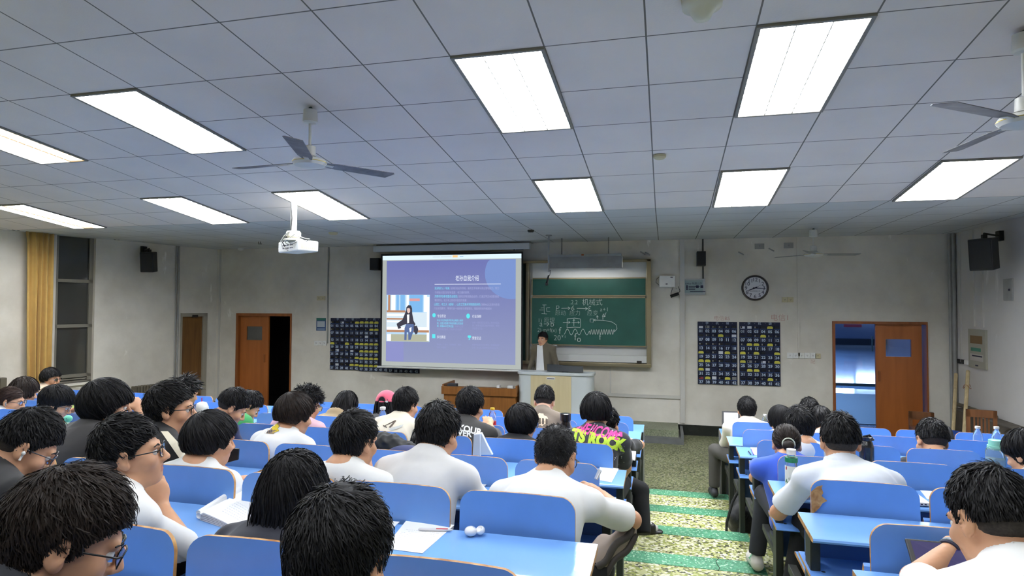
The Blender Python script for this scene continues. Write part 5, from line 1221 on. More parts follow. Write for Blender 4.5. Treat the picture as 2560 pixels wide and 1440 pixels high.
# ------------------------------------------------------------------ who sits where
Wt_ = srgb(232, 232, 230); BK = srgb(26, 26, 30)
M_gfr = mat('glasses_black', (.012, .012, .014), .3); M_gm = mat('glasses_metal', srgb(90, 90, 96), .3, .6)
UPX = lambda x, y, z: (x, y, z)
M_shoew = mat('shoe_white', srgb(214, 208, 198), .5)
PEOPLE = [
 # key, label, tx, ty, y, row, side, kwargs
 ('teacher', 'person lecturing behind the podium in an open olive jacket over a white t-shirt', 1357, 829, 10.22, 0, 'L', dict(standing=True, yaw=196, pitch=2, style='short', near=False, face=True, top=('jacket', srgb(96, 88, 72)), sleeve='long', pants=srgb(40, 40, 44), twist=182, bs=.93, tone='m', collar=True)),
 # nearest, left
 ('p1', 'brown haired person with black rimmed glasses filling the lower left corner', 165, 1163, .98, 8, 'L', dict(yaw=42, pitch=26, roll=0, style='short', hair='b', near=True, gl=M_gfr, face=True, top=('tee', srgb(60, 62, 70)), bs=1.04, legs=False)),
 ('p2', 'person with thick black hair seen from behind, left of the red pen', 848, 1214, 1.03, 8, 'L', dict(yaw=4, pitch=22, style='short', near=True, top=('tee', srgb(50, 52, 58)), legs=False, bs=1.0)),
 ('p3', 'person in white t-shirt and dark glasses, chin resting on a hand', 325, 1032, 1.72, 7, 'L', dict(yaw=52, pitch=-6, style='fade', near=True, gl=M_gfr, face=True, hands=dict(L=(330, 1400, 1.85), R=(404, 1268, None, None, (-.25, -.05, 1.0), (-.8, .4, .3))), elbows=dict(R=(468, 1372)), slv=.93, curl=dict(R=.75, L=.3), twist=20)),
 ('p4', 'person in black t-shirt with white earbud, bending down at the left edge', 66, 1019, 1.75, 7, 'L', dict(yaw=42, pitch=34, style='fade', near=True, gl=M_gm, face=True, top=('tee', srgb(34, 34, 36)), tone='m', twist=10)),
 ('p5', 'person with long straight black hair falling over the shoulders, beside the open book', 740, 1123, 1.68, 7, 'L', dict(yaw=12, pitch=8, style='long', near=True, top=('tee', srgb(24, 26, 40)), bs=.96)),
 ('p6', 'person with buzz cut and white t-shirt, elbow out over the aisle', 1388, 1064, 2.62, 6, 'L', dict(yaw=14, pitch=26, style='buzz', near=True, gl=M_gfr, hands=dict(R=(1506, 1240, 2.92, None, (-.6, .8, .2), (-.6, 0, -.6))), elbows=dict(R=(1580, 1300)), tone='m', bs=1.04, pants=srgb(20, 20, 22), knees=dict(L=(-.62, 2.75, lvl(6) + .5), R=(-.28, 2.62, lvl(6) + .5)), feet=dict(L=(-.62, 2.72, lvl(6) + .09), R=(-.30, 2.42, lvl(6) + .09)), twist=4, shoe='none')),
 ('p7', 'person in grey white t-shirt, back turned, left of the buzz cut', 1095, 1004, 2.60, 6, 'L', dict(yaw=12, pitch=22, style='short', near=True, top=('tee', srgb(214, 213, 212)), bs=1.04)),
 ('p8', 'person in white t-shirt with hand at the cheek, behind the long straight hair', 888, 1023, 2.42, 6, 'L', dict(yaw=18, pitch=10, style='short', near=True, hands=dict(R=(917, 1165, 2.62, (.2, -.2, -1), (-.1, .1, 1), (-1, 0, 0))), twist=2)),
 ('p9', 'person with rounded bowl haircut, neck just above a backrest, beside the open book', 528, 1024, 2.42, 6, 'L', dict(yaw=24, pitch=8, style='bowl', near=True)),
 ('p10', 'person with glasses in black t-shirt with cream shoulder panel', 428, 951, 2.62, 6, 'L', dict(yaw=58, pitch=2, style='short', near=True, gl=M_gfr, face=True, top=('tee', srgb(22, 22, 24)), bs=1.05, twist=24)),
 ('p11', 'person with shaggy black hair in charcoal t-shirt, hand before the mouth', 268, 944, 2.72, 6, 'L', dict(yaw=44, pitch=8, style='shag', near=True, top=('tee', srgb(52, 50, 50)), face=True, hands=dict(R=(352, 1030, 3.02, (.4, -.3, -1), (-.7, .2, .7), (0, 0, -1))), bs=1.06, twist=12)),
 ('p12', 'person with a faded undercut in a navy t-shirt, bending over the desk', 580, 969, 3.72, 5, 'L', dict(yaw=48, pitch=36, style='fade', top=('tee', srgb(28, 38, 78)), face=True, near=True, twist=14)),
 ('p13', 'person with a green collar, face lowered, half hidden behind the navy t-shirt', 622, 976, 4.45, 4, 'L', dict(yaw=50, pitch=42, style='short', top=('tee', srgb(72, 168, 96)), face=True, bs=.95)),
 ('p14', 'person in a white t-shirt with a yellow flower patch on the back', 738, 978, 3.38, 5, 'L', dict(yaw=26, pitch=16, style='bowl', hair='b', near=True, bs=1.04, twist=12)),
 ('p15', 'person with wavy black hair in a pink t-shirt behind the flower patch shirt', 768, 963, 4.15, 4, 'L', dict(yaw=20, pitch=20, style='curly', top=('tee', srgb(232, 186, 196)), gl=M_gm)),
 ('p16', 'person with long hair over a khaki hood, bent forward in the middle rows', 866, 977, 5.12, 3, 'L', dict(yaw=20, pitch=30, style='long', top=('hoodie', srgb(164, 142, 106)), bs=.98)),
 ('p17', 'person with long black hair wearing a pink baseball cap backwards', 967, 975, 5.15, 3, 'L', dict(yaw=0, pitch=12, style='cap', top=('tee', srgb(40, 40, 44)), bs=.95)),
 ('p18', 'person in cream t-shirt with faint arrow print, right of the pink cap', 1015, 967, 4.42, 4, 'L', dict(yaw=22, pitch=14, style='short', near=True, top=('tee', srgb(228, 218, 196)))),
 ('p19', 'person in a dark blue shirt lying forward on the desk, mostly hidden', 1064, 1062, 3.55, 5, 'L', dict(yaw=0, pitch=50, style='short', top=('tee', srgb(30, 42, 96)), sleeve='long', bs=1.08)),
 ('p20', 'person in charcoal t-shirt with white lettering, right hand raised', 1176, 966, 4.25, 4, 'L', dict(yaw=12, pitch=12, style='short', near=True, top=('tee', srgb(56, 54, 52)), hands=dict(R=(1224, 1066, None, None, (-.4, .8, .5), (0, .2, -1))), elbows=dict(R=(1240, 1092)), bs=1.06)),
 ('p21', 'person with layered black hair and glasses in a black shirt, low in the seat', 1306, 1007, 4.20, 4, 'L', dict(yaw=34, pitch=8, style='shag', near=True, gl=M_gfr, top=('tee', srgb(26, 26, 30)), bs=1.0, twist=6)),
 ('p22', 'person in a brown grey t-shirt with a pale splash print, before the podium', 1361, 963, 5.25, 3, 'L', dict(yaw=-2, pitch=30, style='fade', near=True, top=('tee', srgb(128, 114, 100)), tone='l', bs=1.02)),
 ('p23', 'person in a black t-shirt with pink and green lettering beside the aisle', 1491, 979, 4.25, 4, 'L', dict(yaw=6, pitch=14, style='bowl', near=True, top=('tee', srgb(56, 56, 62)), bs=1.04, twist=4, pants=srgb(16, 16, 18), hands=dict(R=(1548, 1205, None)), elbows=dict(R=(1564, 1170)))),
 ('p24', 'person in black with elbow on the desk end, behind the neon lettering', 1520, 1017, 5.20, 3, 'L', dict(yaw=25, pitch=14, style='short', top=('tee', srgb(22, 22, 24)), hands=dict(R=(1570, 1104, None)), elbows=dict(R=(1600, 1112)), hipx=-.45, pants=srgb(14, 14, 16), knees=dict(L=(-.42, 5.35, lvl(3) + .5), R=(-.19, 4.95, lvl(3) + .42)), feet=dict(L=(-.5, 5.2, lvl(3) + .09), R=(-.16, 4.78, lvl(3) + .12)), shoe='none')),
 # far left
 ('p26', 'person with round glasses in a beige shirt in profile, close to the curtain', 128, 918, 6.72, 1, 'L', dict(yaw=78, pitch=8, style='bowl', gl=M_gm, face=True, top=('tee', srgb(206, 184, 160)), near=True, bs=1.08)),
 ('p27', 'person with dark brown hair seen from behind, below the curtain', 62, 941, 5.05, 3, 'L', dict(yaw=10, pitch=20, style='bob', hair='b', top=('tee', srgb(60, 60, 66)), bs=1.14)),
 ('p28', 'person with brown hair tied back, black glasses and a silver earbud, at the left edge', 28, 967, 4.35, 4, 'L', dict(yaw=62, pitch=12, style='bun', hair='n', gl=M_gfr, face=True, near=True, top=('tee', srgb(206, 212, 218)), bs=1.0)),
 ('p29', 'person with clear glasses in a light blue shirt holding a tablet', 140, 961, 3.72, 5, 'L', dict(yaw=48, pitch=26, style='medium', gl=M_gm, face=True, near=True, top=('tee', srgb(196, 204, 222)), hands=dict(R=(176, 1022, 4.12, (1, -.3, -.6), (.8, .5, .3), (0, .3, 1))), twist=22, bs=1.02)),
 ('p30', 'person whose tousled greyish hair shows behind the black and cream shirt', 462, 939, 4.35, 4, 'L', dict(yaw=20, pitch=14, style='wild', top=('tee', srgb(60, 60, 60)), bs=1.0)),
 # right block
 ('p32', 'person in a cream sweater at the aisle before the laptop', 1867, 991, 6.72, 1, 'R', dict(yaw=-4, pitch=6, style='short', near=True, top=('sweater', srgb(226, 218, 204)), sleeve='long', pants=srgb(70, 68, 64), elbows=dict(L=(1811, 1108)), hands=dict(L=(1822, 1140, None)), knees=dict(L=(.52, 6.95, lvl(1) + .5), R=(.95, 7.05, lvl(1) + .5)), bs=1.02)),
 ('p33', 'person with bobbed black hair and thin glasses in a cream shirt', 1950, 1012, 5.95, 2, 'R', dict(yaw=-28, pitch=14, style='bob', gl=M_gm, top=('tee', srgb(232, 222, 200)), near=True, bs=.98)),
 ('p34', 'person in a white t-shirt with black hair, right behind the hair bun', 1999, 1014, 4.95, 3, 'R', dict(yaw=-6, pitch=16, style='short', near=True, bs=1.16)),
 ('p35', 'person whose hair top shows farthest forward in the right block', 2023, 993, 6.75, 1, 'R', dict(yaw=4, pitch=20, style='short', bs=1.02, top=('tee', srgb(60, 62, 70)))),
 ('p36', 'person in a cream t-shirt leaning forward with face turned left, right block', 2050, 1014, 5.95, 2, 'R', dict(yaw=-24, pitch=24, style='medium', top=('tee', srgb(236, 226, 206)), face=True)),
 ('p37', 'person in a bright blue shirt with a low hair bun and pale hair tie', 1966, 1062, 4.20, 4, 'R', dict(yaw=4, pitch=30, style='bun', hair='b', near=True, top=('tee', srgb(58, 96, 206)), sleeve='long', bs=.97, elbows=dict(L=(1893, 1165)), hands=dict(L=(1930, 1160, None)), pants=srgb(44, 46, 52), hipx=.80, shoe=M_shoew, feet=dict(L=(.60, 4.45, lvl(4) + .09), R=(.95, 4.5, lvl(4) + .09)), knees=dict(L=(.66, 4.5, lvl(4) + .5), R=(.95, 4.55, lvl(4) + .5)))),
 ('p38', 'person in white polo shirt with spiky black hair, right of the bun', 2100, 1030, 3.42, 5, 'R', dict(yaw=2, pitch=10, style='fade', near=True, top=('polo', srgb(224, 228, 234)), bs=1.06, pants=srgb(18, 18, 20), hipx=.95, shoe=M_shoew, feet=dict(L=(.66, 3.62, lvl(5) + .09), R=(1.0, 3.6, lvl(5) + .09)), knees=dict(L=(.76, 3.72, lvl(5) + .5), R=(1.05, 3.75, lvl(5) + .5)))),
 ('p39', 'person with black undercut and black t-shirt, head bent, right block', 2330, 1046, 5.02, 3, 'R', dict(yaw=-8, pitch=24, style='fade', near=True, top=('tee', srgb(24, 24, 26)), bs=1.14, roll=6)),
 ('p40', 'person at the right edge with black hair over the eyes, fist at the cheek', 2566, 1072, 4.12, 4, 'R', dict(yaw=-34, pitch=24, style='medium', near=True, top=('tee', srgb(210, 210, 210)), face=True, hands=dict(L=(2552, 1215, 4.12, (-.4, -.3, -1), (0, 0, 1), (1, 0, 0))), curl=.9)),
 ('p41', 'person in white leaning the cheek on a braceleted hand over a tablet', 2478, 1162, 1.88, 7, 'R', dict(yaw=-24, pitch=22, roll=4, style='fade', near=True, face=True, top=('tee', Wt_), tone='m', bs=1.04, hands=dict(L=(2385, 1368, None, None, (.55, -.15, -.60), (.5, -.5, .5))), elbows=dict(L=(2290, 1450)), curl=dict(L=.45, R=.3), legs=False)),
]
def seat_k(side, row, x):
    if side == 'L': return int((-.32 - x) / PITCH[row]) if x < -.32 else 0
    return int((x - .65) / .4845)
for q in PEOPLE:
    if q[0] != 'teacher': occupied[(q[6], q[5], seat_k(q[6], q[5], at(q[2], q[3], y=q[4])[0]))] = True
LN_ = {0: 'at the aisle', 4: 'second unit from the aisle', 8: 'third unit from the aisle', 12: 'farthest unit from the aisle'}
for row in range(0, 9):
    for k0 in (0, 4, 8, 12):
        if visible('L', row, k0, k0 + 4) or (row == 8 and k0 == 0) :
            bench(row, 'L', k0, k0 + 4, 'blue bench desk left of the aisle, %s row, %s' % (ORD[row], LN_[k0]), missing=(9,) if row == 1 else ())
for row in range(0, 7):
    for k0, k1, w_ in ((0, 3, 'at the aisle'), (3, 6, 'nearer the right wall')):
        if visible('R', row, k0, k1):
            bench(row, 'R', k0, k1, 'blue bench desk right of the aisle, %s row, %s' % (ORD[row] if row != 5 else 'sixth', w_ + (', with torn corner veneer' if row == 5 and k0 == 0 else '')), chip=(0,) if row == 5 else ())
# ------------------------------------------------------------------ build the people
INFO = {}
for key, lab, tx_, ty_, yy, row, side, kw in PEOPLE:
    if row >= 8: kw = dict(kw)
    INFO[key] = person(lab, tx_, ty_, yy, row, side, group=None, **kw)
# ------------------------------------------------------------------ front furniture
# lectern: curved white body with a pale wood front
M_pale = wood('pale_wood', srgb(196, 180, 140), srgb(206, 192, 154), .5)
M_lw = mat('lectern_white', srgb(196, 202, 202), .4)
lec = tag(empty('lectern', (-1.75, 9.95, .19)), 'white lectern with curved ends and a pale wood front panel', 'lectern')
yl = 9.78; a = at(1293, 930, y=yl); b_ = at(1481, 940, y=yl); zl = a[2] + .01
def curve_poly(x0, x1, y0, R, dep):
    P = [(x0, y0 + dep)]
    for k in range(7): t = math.pi + math.pi / 2 * k / 6; P.append((x0 + R + R * math.cos(t), y0 + R + R * math.sin(t)))
    for k in range(7): t = 1.5 * math.pi + math.pi / 2 * k / 6; P.append((x1 - R + R * math.cos(t), y0 + R + R * math.sin(t)))
    P.append((x1, y0 + dep)); return P
mb = MB(); mb.prism(curve_poly(a[0], b_[0], yl, .14, .28), 'z', .19, zl - .05); into_w(obj('body', mb, M_lw, smooth=True, auto=.7), lec)
mb = MB(); mb.prism(curve_poly(a[0] - .02, b_[0] + .02, yl - .02, .15, .33), 'z', zl - .05, zl); into_w(obj('top', mb, M_lw, smooth=True, auto=.7, bevel=.01), lec)
w0 = at(1327, 960, y=yl)[0]; w1 = at(1428, 960, y=yl)[0]; mb = MB(); mb.box((w0, yl - .012, .21), (w1, yl + .02, zl - .055)); into_w(obj('front_panel', mb, M_pale), lec)
mb = MB(); q = at(1377, 946, y=yl - .02); mb.box((q[0] - .07, yl - .022, q[2] - .02), (q[0] + .07, yl - .012, q[2] + .02)); pl = into_w(obj('name_plate', mb, M_white, bevel=.012), lec)
mb = MB(); text_mb('▬▬▬▬', .03, mb, lambda u, v: (q[0] + u, yl - .0235, q[2] - .01 + v), align='CENTER'); into_w(obj('lettering', mb, M_ink), pl)
mon = tag(empty('monitor', (-1.4, 9.95, zl)), 'dark flat monitor seen from behind, tilted on the lectern top', 'monitor')
m0 = at(1368, 910, y=9.93); m1 = at(1460, 914, y=9.93); zz = at(1460, 931, y=9.85)[2]
mb = MB(); mb.add([(m0[0], 9.93, m0[2]), (m1[0] - .02, 9.93, m0[2] - .03), (m1[0], 9.82, zz), (m0[0] + .02, 9.82, zz + .01), (m0[0], 9.96, m0[2]), (m1[0] - .02, 9.96, m0[2] - .03), (m1[0], 9.86, zz - .0), (m0[0] + .02, 9.86, zz)], [(0, 1, 2, 3), (7, 6, 5, 4), (0, 4, 5, 1), (1, 5, 6, 2), (2, 6, 7, 3), (3, 7, 4, 0)]); into_w(obj('screen_back', mb, mat('monitor_grey', srgb(52, 56, 60), .4)), mon)
mb = MB(); mb.box((m0[0] + .25, 9.88, zl), (m1[0] - .25, 9.98, zl + .06)); into_w(obj('stand', mb, M_black), mon)
# wooden teacher desk left of the lectern
M_desk = wood('desk_wood', srgb(120, 74, 30), srgb(146, 94, 42), .4)
td = tag(empty('teacher_desk', (-3.0, 9.95, .19)), 'brown wooden teacher desk between the lectern and the left seats', 'desk')
a = at(1104, 965, y=9.75); b_ = at(1292, 966, y=9.75)
mb = MB(); mb.box((a[0] + .03, 9.78, .19), (b_[0] - .03, 10.3, a[2] - .12)); into_w(obj('body', mb, M_desk), td)
mb = MB(); mb.box((a[0], 9.74, a[2] - .13), (b_[0], 9.78, a[2])); mb.box((a[0], 9.78, a[2] - .13), (a[0] + .03, 10.34, a[2] + .03)); mb.box((b_[0] - .03, 9.78, a[2] - .13), (b_[0], 10.34, a[2] + .04)); mb.box((a[0], 9.78, a[2] - .10), (b_[0], 10.34, a[2] - .07)); into_w(obj('top_rim', mb, M_desk), td)
for px, w, m, lab in ((1132, .16, mat('duster', (.03, .03, .035), .7), 'dark flat duster on the left end of the teacher desk'), (1247, .05, M_white, 'little white chalk box on the teacher desk'), (1277, .10, M_white, 'low white chalk heap at the right end of the teacher desk')):
    q = at(px, 963, y=9.9); mb = MB(); mb.box((q[0] - w / 2, 9.85, a[2] - .069), (q[0] + w / 2, 9.95, a[2] + .03)); tag(obj({.16: 'duster', .05: 'chalk_box', .10: 'chalk_pile'}[w], mb, m, bevel=.006), lab, 'classroom supply')

# ------------------------------------------------------------------ ceiling fans
M_fan = mat('fan_blade', srgb(120, 118, 122), .45, .3, vary=.3, scale=9); M_fw = mat('fan_white', srgb(206, 206, 200), .4); M_gold = mat('fan_gold', srgb(190, 170, 90), .3, .8)
def fan(x, y, zm, degs, label, L=.66, cap=True, blade=M_fan, th=.04):
    zc_ = zceil(y); r = tag(empty('ceiling_fan', (x, y, zc_)), label, 'ceiling fan', 'ceiling fans with three blades')
    mb = MB(); mb.lathe([(.035, -.03), (.05, -.03), (.055, -.12), (.045, -.13), (.02, -.135)], 20, (x, y, zc_)); into_w(obj('canopy', mb, M_fw, smooth=True, auto=.5), r)
    mb = MB(); mb.tube([(x, y, zc_ - .01), (x + .01, y, zc_ - .04)], .015, 8); into_w(obj('hook', mb, mat('hook_green', (.01, .04, .03), .5)), r)
    mb = MB(); mb.tube([(x, y, zc_ - .1), (x, y, zm + .12)], .011, 10); into_w(obj('rod', mb, M_fw), r)
    mb = MB(); mb.lathe([(.02, .13), (.042, .12), (.045, .05), (.06, .04)], 20, (x, y, zm)); into_w(obj('cup', mb, M_fw, smooth=True, auto=.5), r)
    mb = MB(); mb.lathe([(.05, .04), (.115, .02), (.128, .0), (.127, -.005), (.11, -.025), (.06, -.04), (.01, -.043)], 28, (x, y, zm), mis=[0, 0, 1, 0, 0, 0]); into_w(obj('motor', mb, [M_fw, M_gold], smooth=True, auto=.5), r)
    for d in degs:
        R_ = Matrix.Translation((x, y, zm)) @ Matrix.Rotation(math.radians(d), 4, 'Z') @ Matrix.Rotation(math.radians(-9), 4, 'X'); T = lambda p: (R_ @ Vector(p))[:]
        mb = MB(); P = [(.09, -.03), (.20, -.055), (L, -.068), (L + .02, -.045), (L - .01, .06), (.22, .055), (.09, .03)]
        mb.prism([(u, v) for u, v in P], 'z', -.003, .001, T=T); into_w(obj('blade', mb, blade), r)
        mb = MB(); mb.cbox((.13, 0, -.004), (.12, .035, .006), 0, T); into_w(obj('blade_arm', mb, M_fw), r)
yf = 3.80
q = at(776, 283, y=yf); qm = at(776, 404, y=yf)
fx, fy = None, None
for yy in np.linspace(2.5, 5.5, 61):      # the mount sits where the sight line meets the ceiling
    p = at(776, 262, y=yy)
    if p[2] >= zceil(yy): fx, fy = p[0], yy; break
fan(fx, fy, at(776, 406, y=fy)[2], (176, -66, 55), 'large ceiling fan with dusty grey blades, over the left desks', L=.68)
yy = fy; p = at(2562, 300, y=3.86); fy = 3.86; fan(p[0], fy, p[2], (-143, 97, -23), 'ceiling fan cut by the right picture edge, two blades showing', L=.68)
for yy in np.linspace(6.0, 9.9, 100):
    p = at(2033, 569, y=yy)
    if p[2] >= zceil(yy): break
fan(p[0], yy, at(2035, 636, y=yy)[2], (12, 132, 252), 'small looking white ceiling fan near the front wall, before the cover plates', L=.62, blade=mat('fan_blade_pale', srgb(150, 150, 144), .5))
# ceiling dome, detectors
for yy in np.linspace(1.2, 4, 200):
    p = at(1755, -6, y=yy)
    if p[2] >= zceil(yy): break
mb = MB(); mb.lathe([(.0, -.115), (.04, -.112), (.058, -.08), (.075, -.055), (.10, -.05), (.105, -.0)], 24, (p[0], yy, zceil(yy))); tag(obj('ceiling_dome', mb, mat('dome_cream', srgb(206, 204, 184), .5), smooth=True), 'cream domed fitting on the ceiling, cut by the top picture edge', 'ceiling fitting')
for px, py, rr_, lab in ((1649, 388, .055, 'round cream smoke detector between the two far lamps on the aisle side'), (833, 581, .07, 'cream smoke detector on the flat ceiling before the screen'), (1327, 575, .05, 'dark low smoke detector at the top right of the screen')):
    for yy in np.linspace(3, 10, 700):
        p = at(px, py, y=yy)
        if p[2] >= zceil(yy): break
    mb = MB(); mb.lathe([(.0, -.035), (rr_ * .7, -.034), (rr_, -.02), (rr_, 0)], 24, (p[0], yy, zceil(yy))); tag(obj('smoke_detector', mb, M_dark if 'dark' in lab else M_iv, smooth=True, auto=.6), lab, 'smoke detector')
mb = MB()
for px in (646, 651):
    p = at(px, 598, y=9.4); mb.tube([(p[0], 9.4, ZC), (p[0], 9.4, ZC - .04), (p[0] + .02, 9.4, ZC - .06), (p[0] + .03, 9.4, ZC - .03)], .005, 6)
tag(obj('ceiling_hook', mb, M_dark), 'small dark double hook in the ceiling above the left double door', 'hook')
p = at(600, 620, y=YF - .12); mb = MB(); mb.lathe([(.02, -.05), (.05, -.04), (.055, 0), (.06, .03)], 20, (p[0], YF - .10, p[2])); mb.box((p[0] - .05, YF - .08, p[2] + .0), (p[0] + .05, YF, p[2] + .04)); tag(obj('security_camera', mb, M_white, smooth=True, auto=.6), 'small white dome camera high above the left double door', 'camera')
# cable clamps on the front wall
for px, py in ((1607, 632), (1619, 634), (1852, 633), (1928, 624)):
    q = PW(px, py); mb = MB(); mb.tube([(q[0] - .04, YF - .01, q[2] + .02), (q[0] + .04, YF - .03, q[2] - .03)], .012, 6); tag(obj('wall_stub', mb, M_grey), 'short broken stub high on the front wall, %s' % {1607: 'dark left one above the board corner', 1619: 'right one above the board corner', 1852: 'above left of the clock', 1928: 'between the two cover plates'}[px], 'fitting')
# projector on its ceiling pole
for yy in np.linspace(5, 8.5, 600):
    p = at(735, 503, y=yy)
    if p[2] >= zceil(yy): break
YP = yy; px0 = at(673, 620, y=YP); px1 = at(789, 620, y=YP); pj = tag(empty('projector', (p[0], YP, zceil(YP))), 'white projector with looping cables on a ceiling pole, left of the screen', 'projector')
zt_ = at(735, 602, y=YP)[2]; zb2 = at(735, 629, y=YP)[2]; cxp = (px0[0] + px1[0]) / 2; wdt = (px1[0] - px0[0])
Tp = lambda q_: (Matrix.Translation((cxp, YP + .12, (zt_ + zb2) / 2)) @ Matrix.Rotation(math.radians(-28), 4, 'Z') @ Vector(q_))[:]
mb = MB(); mb.cbox((0, 0, 0), (wdt * .78, .26, zt_ - zb2), 0, Tp); into_w(obj('case', mb, M_white, bevel=.015), pj)
mb = MB()
for u, w in ((-.11, .03), (-.06, .05), (.0, .04), (.06, .02), (.1, .02)):
    for k in range(2): mb.cbox((u, -.131, -.02 + .035 * k), (w, .004, .012), 0, Tp)
into_w(obj('ports', mb, M_ink), pj)
mb = MB(); 
for k in range(7): mb.cbox((wdt * .391, -.08 + .026 * k, .0), (.004, .016, (zt_ - zb2) * .55), 0, Tp)
into_w(obj('vent', mb, mat('vent_beige', srgb(200, 190, 160), .6)), pj)
xp = p[0]; mb = MB(); mb.tube([(xp, YP, zceil(YP)), (xp, YP, at(735, 590, y=YP)[2])], .035, 14); into_w(obj('pole', mb, mat('pole_cream', srgb(216, 212, 196), .5), smooth=True, auto=.6), pj)
z1_ = at(735, 578, y=YP)[2]; mb = MB(); mb.lathe([(.07, 0), (.085, -.02), (.085, -.06), (.06, -.08), (.12, -.10), (.12, zt_ - z1_)], 16, (xp, YP, z1_)); into_w(obj('mount', mb, mat('pole_cream', (0, 0, 0, 1)), smooth=True, auto=.5), pj)
mb = MB(); zz_ = z1_
for pts in (((728, 505), (730, 545), (727, 575), (715, 592), (706, 606), (712, 616)), ): mb.tube([at(u, v, y=YP - .05) for u, v in pts], .007, 6)
into_w(obj('black_cable', mb, M_black), pj)
mb = MB()
for pts in (((724, 578), (710, 590), (702, 603), (706, 618), (720, 626)), ((738, 585), (722, 596), (712, 606), (722, 612)), ((745, 590), (762, 596), (775, 598), (765, 604)), ((730, 590), (716, 600), (728, 610), (742, 604))): mb.tube([at(u, v, y=YP - .09) for u, v in pts], .006, 6)
into_w(obj('grey_cable', mb, M_grey), pj)

# ------------------------------------------------------------------ curtain with rod, radiators, right wall fittings
M_cur = mat('curtain_ochre', srgb(200, 164, 92), .85, vary=.05, sheen=.2)
u0 = uz(48, 800)[0]; u1 = uz(119, 800)[0]; zc1 = uz(80, 582)[1]; cur = tag(empty('curtain', TL((u0, .12, .3))), 'ochre yellow pleated curtain drawn aside by the dark window', 'curtain')
mb = MB(); n = 150; V = []
for k in range(n + 1):
    t = k / n; u = u0 + (u1 - u0) * t; 
    for j, (zf, amp) in enumerate(((zc1, .022), (zc1 - .18, .03), (1.9, .052), (1.1, .06), (.25, .06))):
        ph = t * 26 + .7 * math.sin(t * 9 + j * .3); V.append(TL((u - (.07 * j / 4 if t < .5 else -.0) * (1 - t), .13 + amp * math.sin(ph) + .01 * math.sin(ph * 2.3 + j), zf)))
F_ = [(i * 5 + j, i * 5 + j + 1, (i + 1) * 5 + j + 1, (i + 1) * 5 + j) for i in range(n) for j in range(4)]
mb.add(V, F_); o = obj('cloth', mb, M_cur, smooth=True); so = o.modifiers.new('thick', 'SOLIDIFY'); so.thickness = .004; into_w(o, cur)
mb = MB(); ur0 = uz(36, 572)[0]; ur1 = uz(277, 598)[0]; zr0 = uz(36, 572)[1]; zr1 = uz(277, 598)[1]
mb.tube([TL((ur0, .13, (zr0 + zr1) / 2)), TL((ur1, .13, (zr0 + zr1) / 2))], .016, 10)
for uu in (ur0 - .0, ur1):
    for k in range(4): mb.ell(TL((uu + (-.03 * k if uu == ur1 else .03 * k), .13, (zr0 + zr1) / 2 + (.02 if k % 2 else -.01))), (.03, .03, .018))
tag(obj('curtain_rod', mb, M_dark), 'dark curtain rod with ornate ends along the left wall', 'curtain rod')
for k in range(9):
    pass
M_rad = mat('radiator', srgb(92, 86, 72), .6)
def radiator(u_a, u_b, zt, label, n=14):
    r = tag(empty('radiator', TL((u_a, .12, .15))), label, 'radiator'); mb = MB()
    for k in range(n):
        u = u_a + (u_b - u_a) * (k + .5) / n; mb.box((u - abs(u_b - u_a) / n * .42, .06, .15), (u + abs(u_b - u_a) / n * .42, .18, zt), 0, TL)
    into_w(obj('columns', mb, M_rad, bevel=.012), r)
    mb = MB(); mb.tube([TL((u_a, .12, zt - .08)), TL((u_b, .12, zt - .08))], .025, 8); mb.tube([TL((u_a, .12, .22)), TL((u_b, .12, .22))], .025, 8); into_w(obj('pipe', mb, M_rad), r)
ua = uz(388, 958)[0]; ub = uz(322, 970)[0]; radiator(min(ua, ub), max(ua, ub), uz(388, 958)[1], 'dark ribbed radiator on the left wall, by the brown side door', 9)
ua = uz(6, 945)[0]; radiator(ua, ua + .8, uz(6, 942)[1], 'radiator at the left picture edge, beside the curtain', 8)
# right wall: distribution panel, hatch, sockets, radiator boxing, sticks, chair, stool
def RWb(mb, px0, py0, px1, py1, d0, d1, mi=0):
    a = at(px0, py0, x=XR - d1); b = at(px1, py1, x=XR - d1); mb.box((XR - d1, min(a[1], b[1]), min(a[2], b[2])), (XR - d0, max(a[1], b[1]), max(a[2], b[2])), mi)
dp = tag(empty('distribution_panel', (XR, 9.6, .9)), 'grey beige electrical panel with green and white stickers on the right wall', 'electrical panel')
mb = MB(); RWb(mb, 2420, 822, 2464, 925, 0, .03); into_w(obj('cover', mb, mat('panel_beige', srgb(156, 154, 140), .5)), dp)
mb = MB(); RWb(mb, 2425, 838, 2455, 861, .03, .034, 0); RWb(mb, 2427, 868, 2451, 880, .03, .034, 1); RWb(mb, 2425, 883, 2457, 905, .03, .034, 2); RWb(mb, 2430, 887, 2455, 894, .034, .036, 3); RWb(mb, 2438, 912, 2444, 916, .03, .036, 3)
into_w(obj('stickers', mb, [mat('sticker_brown', srgb(120, 94, 60), .6), mat('sticker_green', srgb(70, 130, 110), .6), mat('sticker_white', srgb(180, 176, 170), .6), M_ink]), dp)
hp = tag(empty('wall_hatch', (XR, 8.9, 1.8)), 'small grey hatch high on the right wall, under the loudspeaker', 'wall hatch')
mb = MB(); RWb(mb, 2507, 698, 2530, 751, 0, .02); into_w(obj('door_plate', mb, M_grey, bevel=.004), hp); mb = MB(); RWb(mb, 2520, 722, 2524, 727, .02, .025); into_w(obj('lock', mb, M_ink), hp)
for px, py, m, lab in ((2396, 902, M_black, 'black switch on the right wall, left of its pair'), (2404, 903, M_black, 'black switch on the right wall beside the white one'), (2413, 905, M_white, 'white switch on the right wall next to the electrical panel')):
    mb = MB(); RWb(mb, px - 3.5, py - 5, px + 3.5, py + 7, 0, .025); tag(obj('light_switch', mb, m, bevel=.004), lab, 'switch')
